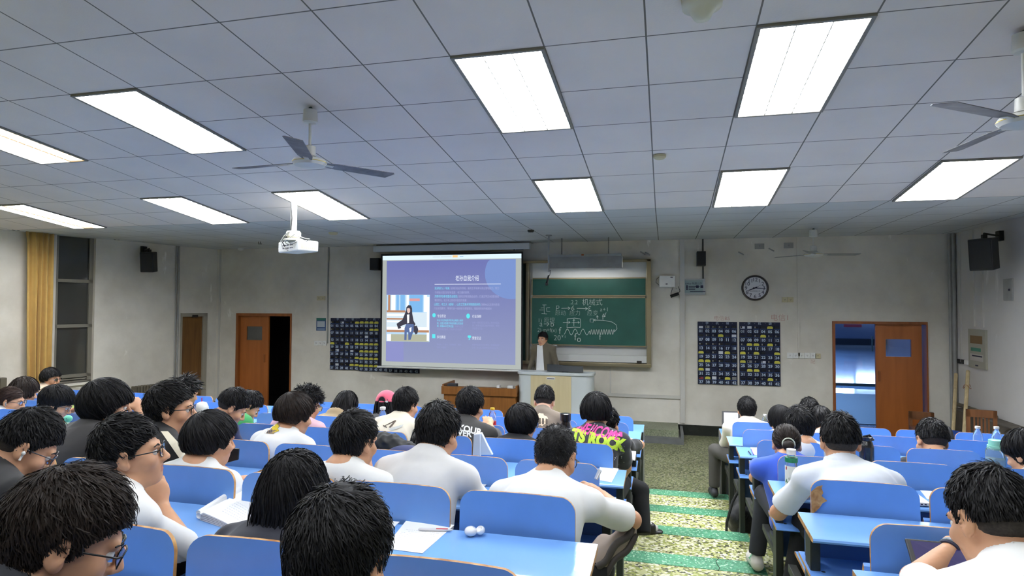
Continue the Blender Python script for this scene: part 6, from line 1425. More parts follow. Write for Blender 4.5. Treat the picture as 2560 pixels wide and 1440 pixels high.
# grey heating box along the right wall
pa = at(2395, 1034, x=XR - .25); pb = at(2440, 1046, x=XR - .25)
mb = MB(); mb.prism([(8.36, .0), (10.2, .0), (10.2, .68), (8.36, .68)], 'x', XR - .22, XR - .001); hb = tag(obj('radiator_casing', mb, mat('casing_grey', srgb(84, 78, 68), .8, vary=.3, scale=5), bevel=.01), 'dark grey stone like radiator casing running along the right wall', 'radiator casing')
mb = MB(); mb.tube([(XR - .12, 9.2, .72), (XR - .12, 10.3, .72)], .03, 8); tag(obj('heating_pipe', mb, M_rad), 'short dark heating pipe behind the wooden sticks', 'pipe')
M_stk = wood('stick_wood', srgb(168, 150, 112), srgb(196, 178, 138), .6)
for (xa, ya_, xb, yb_), lab in (((2390, 935, 2377, 1078), 'left one of two pale wooden sticks leaning in the right corner'), ((2420, 928, 2402, 1095), 'right one of two pale wooden sticks, with a wire loop at the top')):
    top_ = at(xa, ya_, x=XR - .08); yb2 = top_[1] - .35
    for yy in np.linspace(top_[1] - 1.2, top_[1] + .3, 300):
        bq = at(xb, yb_ + 22, y=yy)
        if bq[2] >= .02: break
    bot = at(xb, yb_, y=(yy + top_[1]) / 2); bq = np.array([min(bq[0], XR - .06), bq[1], .0])
    r = tag(empty('wooden_stick', tuple(bq)), lab, 'stick'); mb = MB(); mb.tube([bq, top_], .024, 8); into_w(obj('shaft', mb, M_stk), r)
    if 'wire' in lab: mb = MB(); c_ = top_ + (bq - top_) * .16; mb.tube([c_ + np.array([.045 * math.cos(t), .045 * math.sin(t), .03 * math.sin(2 * t)]) for t in np.linspace(0, 6, 14)], .003, 5); into_w(obj('wire_loop', mb, mat('rust', (0, 0, 0, 1))), r)
M_chw = wood('chair_wood', srgb(92, 56, 28), srgb(120, 76, 42), .5)
def wchair(cx, cy, rz, label, h=.95, sx=.42):
    T = lambda p: (Matrix.Translation((cx, cy, 0)) @ Matrix.Rotation(rz, 4, 'Z') @ Vector(p))[:]; r = tag(empty('wooden_chair', (cx, cy, 0), rz), label, 'chair')
    mb = MB(); mb.box((-sx / 2, -.2, .42), (sx / 2, .2, .46), 0, T); into_w(obj('seat', mb, M_chw, bevel=.005), r)
    for x in (-sx / 2 + .02, sx / 2 - .02):
        for y, zt in ((-.18, h), (.18, .42)): mb = MB(); mb.box((x - .02, y - .02, 0), (x + .02, y + .02, zt), 0, T); into_w(obj('leg', mb, M_chw), r)
    mb = MB(); mb.box((-sx / 2, -.2, h - .09), (sx / 2, -.16, h), 0, T); mb.box((-sx / 2, -.19, .55), (sx / 2, -.17, .6), 0, T)
    for k in range(5): x = -sx / 2 + .08 + k * (sx - .16) / 4; mb.box((x - sx * .03, -.19, .6), (x + sx * .03, -.175, h - .09), 0, T)
    into_w(obj('backrest', mb, M_chw), r)
q = at(2438, 1020, x=3.75); wchair(3.74, q[1] - .1, -.25, 'wooden slat back chair standing against the right wall behind the last seats', at(2438, 1019, y=q[1] - .1)[2], .30)
q = at(2311, 1035, y=9.6); wchair(q[0], 9.6, 3.0, 'small wooden chair before the orange door, only its back top showing', q[2], .30)
q = at(2372, 1080, y=8.2); mb = MB(); mb.lathe([(.14, -.45), (.16, -.05), (.17, 0), (.15, .0), (.13, -.04)], 20, (q[0], 8.2, q[2] + .0)); tag(obj('bucket', mb, mat('bucket_blue', srgb(24, 50, 110), .4), smooth=True), 'dark blue bucket behind the black undercut head', 'bucket')
q = at(2370, 1068, y=7.0); mb = MB(); mb.ell((q[0], 7.0, q[2] - .16), (.05, .08, .17), T=None); tag(obj('dark_bag', mb, M_fab, smooth=True), 'black bag hanging behind the black undercut head', 'bag')
# ------------------------------------------------------------------ prints on clothes, footwear, small worn things
def backplane(info, px, py, d=.12): return at(px, py, y=info['NB'][1] - d)
def poly_px(mb, info, pts, mi=0, n=6):
    "small polygon given in photo pixels, gridded so that it can follow the cloth"
    P = np.array([backplane(info, *p) for p in pts]); 
    if len(P) == 4:
        vs = []; 
        for i in range(n + 1):
            for j in range(n + 1): s, t = i / n, j / n; vs.append((P[0] * (1 - s) + P[1] * s) * (1 - t) + (P[3] * (1 - s) + P[2] * s) * t)
        mb.add(vs, [(i * (n + 1) + j, i * (n + 1) + j + 1, (i + 1) * (n + 1) + j + 1, (i + 1) * (n + 1) + j) for i in range(n) for j in range(n)], mi)
    else: mb.add(list(P) + [P.mean(0)], [(i, (i + 1) % len(P), len(P)) for i in range(len(P))], mi)
i_ = INFO['p14']; mb = MB(); poly_px(mb, i_, [(679, 1057), (705, 1057), (684, 1085), (661, 1083)]); decal(i_, mb, mat('patch_brown', srgb(150, 128, 102), .8), 'back_patch', .003)
mb = MB()
for a in range(6):
    t = a * math.pi / 3; cx, cy = 687 + 6 * math.cos(t), 1066 + 6 * math.sin(t); poly_px(mb, i_, [(cx + 4.2 * math.cos(u), cy + 4.2 * math.sin(u)) for u in np.linspace(0, 5.6, 9)])
poly_px(mb, i_, [(687 + 5 * math.cos(u), 1066 + 5 * math.sin(u)) for u in np.linspace(0, 5.6, 9)]); decal(i_, mb, mat('flower_yellow', srgb(232, 206, 40), .7), 'yellow_flower', .005)
mb = MB(); 
for k in range(3): poly_px(mb, i_, [(669 + k * 4.5, 1077 - k), (671.5 + k * 4.5, 1077 - k), (669 + k * 4.5, 1083 - k), (667 + k * 4.5, 1083 - k)], 0, 1)
decal(i_, mb, M_ink, 'patch_lettering', .005)
def stext(info, s, px, py, size, mi=0, mb=None, slant=0.0, rot=0.0, sx=1.0, bold=0.0, d=.12):
    o = backplane(info, px, py, d); c, s_ = math.cos(rot), math.sin(rot)
    return subdiv_text(s, size, lambda u, v: (o[0] + (u + slant * v) * c - v * s_, o[1], o[2] + (u + slant * v) * s_ + v * c), mb, mi, sx=sx, bold=bold)
i_ = INFO['p20']; mb = MB(); stext(i_, 'YOUR', 1145, 1075, .062, 0, mb, rot=-.16, bold=.002); stext(i_, 'OVER', 1128, 1086, .058, 0, mb, rot=-.06, bold=.002); decal(i_, mb, mat('print_white', srgb(226, 226, 222), .8), 'back_lettering', .004)
i_ = INFO['p23']; mb = MB(); stext(i_, 'WE//COME', 1433, 1078, .098, 0, mb, rot=-.14, slant=.35, sx=.62, bold=.003); stext(i_, 'TS ROCK', 1427, 1098, .105, 1, mb, rot=-.16, slant=.05, sx=.80, bold=.007)
decal(i_, mb, [mat('print_pink', srgb(236, 70, 160), .7), mat('print_green', srgb(190, 222, 60), .7)], 'back_lettering', .004)
mb = MB(); rs_ = np.random.RandomState(3)
for k in range(46):
    px, py = (rs_.uniform(1530, 1562), rs_.uniform(1066, 1180)) if k > 12 else (rs_.uniform(1425, 1530), rs_.uniform(1058, 1075)); r0 = rs_.uniform(.4, 1.6); poly_px(mb, i_, [(px + r0 * math.cos(u), py + r0 * math.sin(u)) for u in np.linspace(0, 5.2, 6)])
decal(i_, mb, mat('print_white', (0, 0, 0, 1)), 'paint_dots', .004)
i_ = INFO['p22']; mb = MB(); rs_ = np.random.RandomState(5)
pts = [(1350 + (19 + rs_.uniform(-3, 3)) * math.cos(u), 1050 + (15 + rs_.uniform(-3, 3)) * math.sin(u)) for u in np.linspace(0, 6.1, 26)]; poly_px(mb, i_, pts); decal(i_, mb, mat('print_cream', srgb(226, 204, 176), .8), 'back_splash', .003)
mb = MB()
for k, (x, w) in enumerate(((1338, 5), (1346, 6), (1355, 5), (1364, 5))): poly_px(mb, i_, [(x, 1043 + k), (x + w, 1044 + k), (x + w, 1060), (x, 1060)], 0, 3)
decal(i_, mb, mat('print_brown', srgb(92, 80, 68), .8), 'back_bars', .005)
i_ = INFO['p18']; mb = MB(); 
for q in ([(957, 1066), (960, 1066), (990, 1052), (988, 1050)], [(988, 1050), (991, 1052), (976, 1069), (972, 1068)], [(957, 1062), (958, 1066), (968, 1070), (966, 1066)]): poly_px(mb, i_, q, 0, 4)
poly_px(mb, i_, [(970, 1072), (1010, 1060), (1004, 1068), (980, 1076)], 1, 5); decal(i_, mb, [mat('print_brown', (0, 0, 0, 1)), mat('print_grey', srgb(196, 196, 190), .8)], 'arrow_print', .004)
i_ = INFO['p10']; mb = MB(); poly_px(mb, i_, [(402, 1078), (420, 1078), (466, 1128), (455, 1155)], 0, 8); decal(i_, mb, mat('panel_cream', srgb(226, 218, 196), .8), 'shoulder_panel', .004)
i_ = INFO['teacher']; mb = MB()
w = at(1357, 900, y=i_['NB'][1] - .3)[0]; z1 = i_['NB'][2] + .035; n = 10
P = [(-.045, 0), (.045, 0), (.075, -.42), (-.06, -.42)]
vs = [((P[0][0] * (1 - s) + P[1][0] * s) * (1 - t) + (P[3][0] * (1 - s) + P[2][0] * s) * t + i_['NB'][0], i_['NB'][1] - .3, z1 - .42 * t) for s in np.linspace(0, 1, n + 1) for t in np.linspace(0, 1, n + 1)]
mb.add(vs, [(i * (n + 1) + j, i * (n + 1) + j + 1, (i + 1) * (n + 1) + j + 1, (i + 1) * (n + 1) + j) for i in range(n) for j in range(n)]); decal(i_, mb, mat('tee_white', srgb(226, 226, 224), .8), 'white_t_shirt', .006, 'back')
# pink cap of the girl in the middle rows
def hl(info, p): return info['hc'] + info['Rh'] @ (np.array(p) * info['bs']) - info['org']
i_ = INFO['p17']; v = Vol((-.12, -.16, .0), (.12, .14, .18), .007); v.ell(HC, HRb + np.array([.026, .026, .030]), k=.01); X, Y, Z = np.meshgrid(*v.ax, indexing='ij')
v.F = np.maximum(v.F, (.030 + .1 * (Y + .1) * 0 - Z).astype(np.float32)); v.ell((0, -.13, .040), (.036, .04, .036), k=.004, mode='c'); V, Q = v.mesh()
M_cap = mat('cap_pink', srgb(222, 96, 120), .85, sheen=.3); cp = vol_obj('baseball_cap', i_['hc'] + (V * i_['bs']) @ i_['Rh'].T, Q, [M_cap], i_['root'], i_['org'])
mb = MB(); P = [hl(i_, (.06 * math.sin(t), -.0 - .122 * math.cos(t) - .006, .028)) for t in np.linspace(-.7, .7, 9)]; mb.tube(P, .008, 8); obj('strap', mb, M_cap, cp, smooth=True)
mb = MB(); mb.cbox(hl(i_, (.05, -.118, .032)), (.02, .012, .014)); obj('buckle', mb, M_white, cp)
# hair tie
i_ = INFO['p37']; mb = MB(); mb.tube([hl(i_, (.036 * math.cos(t), -.112 - .012 * math.sin(t), -.030 + .034 * math.sin(t))) for t in np.linspace(0, 2 * math.pi, 18)[:-1]], .005, 6, closed=True); obj('hair_tie', mb, mat('tie_pale', srgb(196, 204, 190), .7), i_['root'], smooth=True)
# earbuds worn: parts of the wearer
for kk, sx in (('p4', 1), ('p28', 1)):
    i_ = INFO[kk]; mb = MB(); mb.ell(hl(i_, (sx * .092, .006, -.004)), (.006, .007, .007)); mb.tube([hl(i_, (sx * .092, .006, -.006)), hl(i_, (sx * .091, .010, -.030))], .0035 if kk == 'p4' else .005, 8); obj('earbud', mb, M_white if kk == 'p4' else M_steel, i_['root'], smooth=True)
# bracelet and wrist watch
i_ = INFO['p41']; w_ = i_['WR']['L']; e_ = i_['EL']['L']; d_ = nrm(w_ - e_); a_ = nrm(np.cross(d_, [0, 0, 1.])); b2 = np.cross(d_, a_)
for k, (o_, m_, r_) in enumerate(((-.022, mat('bracelet_grey', srgb(96, 104, 112), .4, .6), .006), (-.010, M_steel, .005), (-.034, M_ink, .004))):
    mb = MB(); mb.tube([w_ + d_ * o_ + (a_ * math.cos(t) + b2 * math.sin(t)) * .031 - i_['org'] for t in np.linspace(0, 2 * math.pi, 22)[:-1]], r_, 6, closed=True); obj('bracelet', mb, m_, i_['root'], smooth=True)
# slide sandal with white stripes on a grey sock, person at the aisle
def px_part(name, px, py, y, r, m, par, R=None): pass
i_ = INFO['p24']; A = at(1592, 1312, z=lvl(3) + .07); v = Vol(A - .2, A + .25, .009)
dr_ = nrm([.75, .30, 0]); sp_ = np.array([-dr_[1], dr_[0], 0]); toe = A + dr_ * .15 - np.array([0, 0, .035])
v.cap(A + np.array([-.01, 0, .09]), A, .036, .038, .02); v.cap(A - np.array([0, 0, .02]), toe, .036, .034, .03); V, Q = v.mesh(); vol_obj('sock', V, Q, [mat('sock_grey', srgb(196, 192, 190), .9)], i_['root'], i_['org'])
v = Vol(A - .25, A + .3, .009); v.cap(A - dr_ * .07 - np.array([0, 0, .058]), toe + dr_ * .03 - np.array([0, 0, .026]), .045, .045, .01, flat=(np.array([0, 0, 1.]), 3.2)); v.cap(A + dr_ * .07 - np.array([0, 0, .02]), A + dr_ * .12 - np.array([0, 0, .03]), .050, .046, .02); V, Q = v.mesh(); sh = vol_obj('slide_sandal', V, Q, [M_black], i_['root'], i_['org'])
mb = MB()
for k in range(3):
    c0 = A + dr_ * (.062 + .026 * k) - np.array([0, 0, .02]); mb.tube([c0 + sp_ * .052 * math.cos(t) + np.array([0, 0, 1]) * (.050 - .002 * k) * math.sin(t) - i_['org'] + dr_ * .008 * math.cos(t) for t in np.linspace(math.pi * .15, math.pi * .75, 7)], .006, 6)
obj('stripes', mb, M_white, sh, smooth=True)
# sneaker with wavy sole seen at the desk end, ankle on knee
i_ = INFO['p6']; A = at(1508, 1395, y=2.60); B = at(1548, 1352, y=2.66); v = Vol(np.minimum(A, B) - .12, np.maximum(A, B) + .14, .007); d_ = nrm(B - A); n_ = nrm(np.array([.25, -.85, -.35])); n_ = nrm(n_ - d_ * (n_ @ d_))
A2, B2 = A - d_ * .05, B + d_ * .06
v.cap(A2, B2, .048, .040, .02, flat=(n_, 1.25)); v.cap(A2 - n_ * .03, (A2 + B2) / 2 - n_ * .05, .045, .040, .03); V, Q = v.mesh(); sh = vol_obj('sneaker', V, Q, [mat('sneaker_taupe', srgb(166, 150, 138), .7)], i_['root'], i_['org'])
s2 = np.cross(d_, n_); mb = MB()
for off, a0 in ((-.026, 0), (.024, 1.6)): mb.tube([A2 + d_ * (t * np.linalg.norm(B2 - A2)) + s2 * (off + .010 * math.sin(t * 9 + a0)) + n_ * (.036 - .004 * t) - i_['org'] for t in np.linspace(-.08, 1.05, 14)], [.012] + [.015] * 12 + [.01], 8)
obj('sole_tread', mb, mat('sole_dark', srgb(64, 58, 54), .7), sh, smooth=True)
# dark cross stripes and pale sole of the white sneakers
for kk in ('p37', 'p38'):
    i_ = INFO[kk]
    for nm, s_ in (('L', -1), ('R', 1)):
        a = i_['A'][nm]; mb = MB()
        for x0, y0, x1, y1 in ((-.002, .03, .0, .09), (.006, .05, -.006, .10), (-.006, .055, .006, .075)): pass
        for off in (-.02, .012): mb.tube([a + np.array([s_ * .0 - .043 * (1 if kk == 'p38' else -1) * 0 - .042, .02 + off, -.03]) - i_['org'], a + np.array([-.030, .045 + off, -.014]) - i_['org'], a + np.array([-.012, .07 + off, -.004]) - i_['org']], .0045, 5)
        mb.tube([a + np.array([-.043, .055, -.03]) - i_['org'], a + np.array([-.028, .03, -.010]) - i_['org']], .0045, 5); obj('shoe_stripes', mb, M_ink if kk == 'p38' else mat('stripe_green', srgb(110, 170, 130), .6), i_['root'], smooth=True)

# ------------------------------------------------------------------ things on the desks
def dz(n): return ztop(n) - .006
def atd(px, py, n, up=.001):
    "point on the slightly tilted desktop of row n"
    z = ztop(n)
    for _ in range(8):
        p = at(px, py, z=z); z = ztop(n) - .0421 * min(max(YR[n] - p[1], 0), .29) + up
    return p
def sheet_px(name, pts, row, label, cat='paper', m=None, t=.0012, z=None, lines=0, group=None):
    P = [atd(x, y, row) for x, y in pts]; c = sum(P) / len(P); mb = MB()
    mb.add([tuple(p) for p in P] + [(p[0], p[1], p[2] + t) for p in P], [tuple(range(len(P))), tuple(range(len(P), 2 * len(P)))[::-1]] + [(i, i + len(P), (i + 1) % len(P) + len(P), (i + 1) % len(P)) for i in range(len(P))])
    r = tag(obj(name, mb, m or M_paper, loc=tuple(c)), label, cat, group)
    if lines:
        mb = MB(); rs = np.random.RandomState(int(pts[0][0]))
        for k in range(lines):
            t_ = .35 + .5 * k / lines; a = P[0] * (1 - t_) + P[3] * t_; b_ = P[1] * (1 - t_) + P[2] * t_; u = .1
            while u < .85:
                w = rs.uniform(.02, .07); 
                if rs.rand() < .7: p, q = a + (b_ - a) * u, a + (b_ - a) * (u + w); mb.tube([p + np.array([0, 0, t]) - c, q + np.array([0, 0, t + .0]) - c], .0006, 4)
                u += w + .02
        if mb.v: obj('handwriting', mb, mat('pencil_grey', srgb(204, 205, 216), .8), r)
    return r
sheet_px('paper_sheet', [(1018, 1299), (1136, 1313), (1056, 1384), (960, 1371)], 6, 'large white sheet under the red pen on the nearest full desk', lines=9)
sheet_px('paper_sheet', [(938, 1301), (999, 1305), (977, 1326), (930, 1320)], 6, 'corner of a second white sheet beside the big sheet, mostly behind a head')
sheet_px('paper_sheet', [(1499, 1166), (1547, 1172), (1529, 1206), (1500, 1201)], 4, 'white sheet at the aisle end of the desk before the buzz cut person', lines=4)
sheet_px('paper_sheet', [(1160, 1196), (1222, 1206), (1212, 1216), (1150, 1212)], 5, 'white sheet on the desk between the grey white t-shirt and the buzz cut person')
sheet_px('paper_sheet', [(1876, 1119), (1892, 1119), (1892, 1138), (1886, 1137)], 2, 'white sheet with pens at the aisle end of a right block desk', lines=2)
sheet_px('paper_sheet', [(1572, 1129), (1590, 1131), (1588, 1152), (1577, 1150)], 3, 'small white booklet at the desk end near the black elbow sleeve', t=.008)
sheet_px('paper_sheet', [(2300, 1226), (2330, 1228), (2325, 1248), (2318, 1248)], 4, 'pale sheet behind the white laptop in the right block')
sheet_px('paper_sheet', [(2460, 1172), (2478, 1156), (2490, 1160), (2474, 1176)], 4, 'edge of a sheet beside the mint bottle')
# pen with red refill
r = tag(empty('gel_pen', tuple(at(1088, 1324, z=dz(6) + .006))), 'clear gel pen with red refill lying across the white sheet', 'pen')
pa, pb = atd(1046, 1323, 6, .007), atd(1132, 1325, 6, .007)
mb = MB(); mb.tube([pa, pa + (pb - pa) * .04, pa + (pb - pa) * .9, pb], [.002, .005, .005, .0015], 10); into_w(obj('barrel', mb, mat('pen_clear', srgb(226, 224, 228), .2, spec=.6), smooth=True), r)
mb = MB(); mb.tube([pa + (pb - pa) * .52 + np.array([0, 0, .0012]), pa + (pb - pa) * .86 + np.array([0, 0, .0012])], .0045, 8); into_w(obj('refill', mb, mat('refill_red', srgb(206, 60, 72), .4), smooth=True), r)
# earbud case, open egg
c0 = atd(1177, 1340, 6); r = tag(empty('earbud_case', tuple(c0)), 'white egg shaped earbud case standing open on the nearest full desk', 'earbud case')
v = Vol((-.035, -.035, -.002), (.035, .035, .045), .0025); v.ell((0, 0, .018), (.024, .023, .018), k=.005); v.ell((.022, .012, .040), (.018, .018, .014), k=.003, mode='c'); V, Q = v.mesh(); into_w(vol_obj('case_body', V + c0, Q, [mat('gloss_white', srgb(236, 236, 240), .15, coat=.5)]), r)
v = Vol((-.03, -.03, -.03), (.03, .03, .03), .0025); v.ell((0, 0, 0), (.018, .020, .016), k=.005); v.ell((-.006, -.008, .010), (.014, .015, .011), k=.003, mode='c'); V, Q = v.mesh(); into_w(vol_obj('case_lid', V + c0 + np.array([.033, .012, .020]), Q, [mat('gloss_white', (0, 0, 0, 1))]), r)
# open book with a curled page
bk = tag(empty('open_book', tuple(at(570, 1290, z=dz(6)))), 'thick open exercise book with a rolled page between the white sleeve and the long hair', 'book')
A = atd(500, 1300, 6); B = atd(600, 1334, 6); Cc = atd(668, 1262, 6); D = atd(612, 1238, 6)
mb = MB(); n = 12; th = .030
def bp(s, t, z): return (A * (1 - s) + B * s) * (1 - t) + (D * (1 - s) + Cc * s) * t + np.array([0, 0, z])
prof = [th * (math.cos(s * math.pi / 2) ** .6) * (1 - .0 * s) * min(1, (s + .02) * 12) ** .3 + .003 for s in np.linspace(0, 1, n + 1)]
vs = [bp(s, t, z) for t in (0, 1) for s, z in zip(np.linspace(0, 1, n + 1), prof)] + [bp(s, t, 0) for t in (0, 1) for s in np.linspace(0, 1, n + 1)]; N_ = n + 1
fs = [(i, i + 1, N_ + i + 1, N_ + i) for i in range(n)] + [(i, 2 * N_ + i, 2 * N_ + i + 1, i + 1) for i in range(n)] + [(N_ + i, N_ + i + 1, 3 * N_ + i + 1, 3 * N_ + i) for i in range(n)] + [(n, 2 * N_ + n, 3 * N_ + n, N_ + n), (0, N_, 3 * N_, 2 * N_)]
mb.add(vs, fs); into_w(obj('pages', mb, M_paper, smooth=True, auto=.5), bk)
mb = MB()
for k in range(1, 5): mb.tube([bp(s, -.003, z * k / 5) for s, z in zip(np.linspace(0.02, 1, n + 1), prof)], .0007, 4)
into_w(obj('page_edges', mb, mat('page_edge', srgb(120, 116, 130), .8)), bk)
mb = MB(); mb.tube([A + np.array([-.012, .004, .018 + .008]), D + np.array([-.014, .01, .034])], [.010, .020], 16); mb.tube([A + np.array([-.006, 0, .016]), D + np.array([-.002, 0, .02])], .012, 10); into_w(obj('rolled_page', mb, M_paper, smooth=True), bk)
mb = MB(); rs = np.random.RandomState(8)
for k in range(7):
    t_ = .2 + .06 * k; s0 = .35
    while s0 < .85:
        w = rs.uniform(.02, .05); zf = lambda s: np.interp(s, np.linspace(0, 1, n + 1), prof) + .0006; mb.tube([bp(s0, t_, zf(s0)), bp(s0 + w, t_, zf(s0 + w))], .0006, 4); s0 += w + .03
into_w(obj('handwriting', mb, mat('pencil_blue', srgb(200, 206, 228), .8)), bk)
# flat devices
def slab(name, pts, y, label, cat, mats, t=.008, ys=None, inset=None, imat=None, parts='screen'):
    "thin slab whose corners lie on sight lines at given depths"
    ys = ys or [y] * 4; P = [at(px, py, y=yy) for (px, py), yy in zip(pts, ys)]; nrm_ = nrm(np.cross(P[1] - P[0], P[3] - P[0])); 
    if nrm_[1] > 0: nrm_ = -nrm_
    c = sum(P) / 4; r = tag(empty(name, tuple(c)), label, cat); mb = MB(); Q = [p - nrm_ * t for p in P]
    mb.add(P + Q, [(0, 1, 2, 3), (7, 6, 5, 4), (0, 4, 5, 1), (1, 5, 6, 2), (2, 6, 7, 3), (3, 7, 4, 0)]); into_w(obj('body', mb, mats, bevel=.003), r)
    if imat:
        i = inset or .06; I = [P[k] + (P[(k + 2) % 4] - P[k]) * i + nrm_ * .0012 for k in range(4)]; mb = MB(); mb.add(I, [(0, 1, 2, 3)]); into_w(obj(parts, mb, imat), r)
    return r, P, nrm_
t, P, nn_ = slab('tablet', [(2262, 1345), (2452, 1362), (2470, 1446), (2290, 1442)], 2.2, 'dark tablet showing a violet picture, propped up before the braceleted hand', 'tablet', M_black, .009, [2.19, 2.19, 2.05, 2.05], .07, mat('tablet_violet', (.02, .02, .03), .15, emit=srgb(52, 46, 92), es=1.0, coat=.5))
mb = MB(); 
for (a, b_, c_, d_) in ((.45, .40, .62, .47), (.55, .45, .75, .52)): 
    q = [P[0] + (P[1] - P[0]) * u + (P[3] - P[0]) * v_ + nn_ * .002 for u, v_ in ((a, b_), (c_, b_ + .03), (c_ - .02, d_), (a + .02, d_ - .02))]; mb.add(q, [(0, 1, 2, 3)])
into_w(obj('orange_drawing', mb, mat('tablet_orange', (.1, .05, .02), .3, emit=srgb(230, 140, 80), es=1)), t)
slab('laptop_computer', [(1805, 1027), (1850, 1028), (1850, 1068), (1805, 1066)], 7.08, 'open laptop with a white screen before the cream sweater', 'laptop', M_black, .01, [7.16, 7.16, 7.08, 7.08], .10, mat('laptop_screen', (.02, .02, .02), .3, emit=srgb(226, 228, 238), es=.9))
q = at(1826, 1068, y=7.08); 
slab('laptop_computer', [(575, 1120), (596, 1122), (594, 1150), (556, 1160)], 2.95, 'black laptop lid beside the rounded bowl haircut', 'laptop', M_black, .012)
slab('laptop_computer', [(176, 1126), (214, 1124), (214, 1158), (172, 1160)], 2.88, 'black laptop lid at the charcoal t-shirt on the left', 'laptop', M_black, .012)
t, P, nn_ = slab('tablet', [(180, 996), (204, 998), (197, 1018), (160, 1034)], 4.2, 'tablet with a yellow green page in the hand of the light blue shirt', 'tablet', M_black, .01, [4.28, 4.28, 4.15, 4.15], .05, mat('tablet_green', (.02, .02, .02), .2, emit=srgb(196, 222, 120), es=.9))
slab('smartphone', [(1496, 1170), (1501, 1174), (1490, 1198), (1485, 1196)], 2.9, 'thin silver smartphone held before the buzz cut face', 'smartphone', mat('phone_silver', srgb(196, 200, 206), .3, .5), .010, [3.0, 2.96, 2.92, 2.96])
# white laptop in the right block
z4 = dz(4); P = [at(x, y, z=z4 + .016) for x, y in ((2290, 1232), (2300, 1233), (2316, 1262), (2290, 1262))]; r = tag(empty('laptop_computer', tuple(P[0])), 'closed white laptop with side ports, seen in the gap of two backrests', 'laptop')
A_ = at(2292, 1264, z=z4); mb = MB(); mb.box((A_[0] - .22, A_[1], z4), (A_[0] + .065, A_[1] + .19, z4 + .018)); into_w(obj('body', mb, mat('laptop_white', srgb(216, 212, 208), .35), bevel=.004), r)
mb = MB(); 
for k in range(3): mb.box((A_[0] + .0 + .018 * k, A_[1] - .0008, z4 + .006), (A_[0] + .010 + .018 * k, A_[1], z4 + .011))
into_w(obj('ports', mb, M_ink), r)
# bottles and cups
def bottle(px, topy, y, row, rad, label, capm, cap_h=.018, body=None, liquid=None, labm=None, lab=(.25, .6), name='plastic_bottle', cat='bottle', zb=None, grp=None, neck=.45, shoulder=.22):
    tp = at(px, topy, y=y); z0 = dz(row) if zb is None else zb; H = tp[2] - z0; x = tp[0]; r = tag(empty(name, (x, y, z0)), label, cat, grp)
    hs = H - cap_h; prof = [(rad * .9, 0), (rad, .01), (rad * .96, hs * .3), (rad, hs * .5), (rad, hs * (1 - shoulder) - .02), (rad * .8, hs * (1 - shoulder * .5)), (rad * neck, hs * .96), (rad * neck, hs)]
    mb = MB(); mb.lathe(prof, 20, (x, y, z0)); into_w(obj('body', mb, body or M_pet, smooth=True, auto=.8), r)
    mb = MB(); mb.lathe([(rad * neck * 1.25, 0), (rad * neck * 1.25, cap_h), (rad * neck * 1.1, cap_h + .002)], 18, (x, y, z0 + hs)); into_w(obj('cap', mb, capm, smooth=True, auto=.6), r)
    if labm: mb = MB(); mb.lathe([(rad * 1.015, hs * lab[0]), (rad * 1.015, hs * lab[1])], 20, (x, y, z0)); into_w(obj('label_band', mb, labm, smooth=True, auto=.6), r)
    if liquid: mb = MB(); mb.lathe([(rad * .85, .004), (rad * .93, .012), (rad * .93, hs * liquid[1])], 18, (x, y, z0)); into_w(obj('liquid', mb, liquid[0], smooth=True, auto=.6), r)
    return r, (x, y, z0, H)
M_coke = mat('coke_red', srgb(176, 26, 40), .4)
r, g = bottle(1231, 1020, 5.35, 2, .036, 'clear bottle with yellow cap and red label in the middle rows', mat('cap_yellow', srgb(236, 180, 40), .4), labm=M_coke, lab=(.42, .62)); 
mb = MB(); mb.box((g[0] - .008, g[1] - .038, g[2] + g[3] * .41), (g[0] + .010, g[1] - .0365, g[2] + g[3] * .58)); into_w(obj('label_mark', mb, M_white), r)
bottle(957, 1018, 4.55, 3, .038, 'clear ribbed water bottle with white cap behind the cream t-shirt', M_white, neck=.5)
bottle(1912, 1036, 7.12, 0, .032, 'clear water bottle with white cap on the front desk of the right block', M_white, labm=mat('label_paleblue', srgb(150, 166, 196), .5), lab=(.3, .7))
M_tea = mat('label_tea', srgb(222, 228, 222), .6)
r, g = bottle(1978, 1123, 3.72, 4, .033, 'clear tea bottle with white cap, green neck band and leaf label', mat('gloss_white', (0, 0, 0, 1)), cap_h=.028, neck=.62, labm=mat('band_green', srgb(30, 130, 90), .5), lab=(.80, .92), shoulder=.30)
mb = MB(); mb.lathe([(.0338, .03), (.0338, g[3] * .62)], 20, (g[0], g[1], g[2])); q_ = [f for f in range(len(mb.f) - 2)]; mb.f = [mb.f[k] for k in q_ if 9 <= k % 20 <= 16]; mb.m = [0] * len(mb.f); into_w(obj('paper_label', mb, M_tea, smooth=True), r)
mb = MB(); rs = np.random.RandomState(2)
def onb(u, v_): t = math.radians(225 + u); return (g[0] + .0345 * math.cos(t), g[1] + .0345 * math.sin(t), g[2] + v_)
for k in range(9):
    u, v_, a = rs.uniform(-22, 22), rs.uniform(.035, .085), rs.uniform(0, 3); du, dv = 11 * math.cos(a), .010 * math.sin(a); mb.add([onb(u - du, v_ - dv), onb(u + dv * 300, v_ - du * .0003 - .002), onb(u + du, v_ + dv), onb(u - dv * 300, v_ + du * .0003 + .002)], [(0, 1, 2, 3)])
into_w(obj('leaf_print', mb, mat('leaf_green', srgb(70, 120, 70), .6)), r)
mb = MB(); mb.add([onb(-20, .125), onb(-8, .125), onb(-8, .142), onb(-20, .142)], [(0, 1, 2, 3)]); into_w(obj('red_seal', mb, M_coke), r)
mb = MB(); mb.tube([(g[0] + .030 * math.cos(t), g[1] + .030 * math.sin(t), g[2] + g[3] * .79) for t in np.linspace(0, 6.2, 20)], .002, 5, closed=True); into_w(obj('red_ring', mb, M_coke), r)
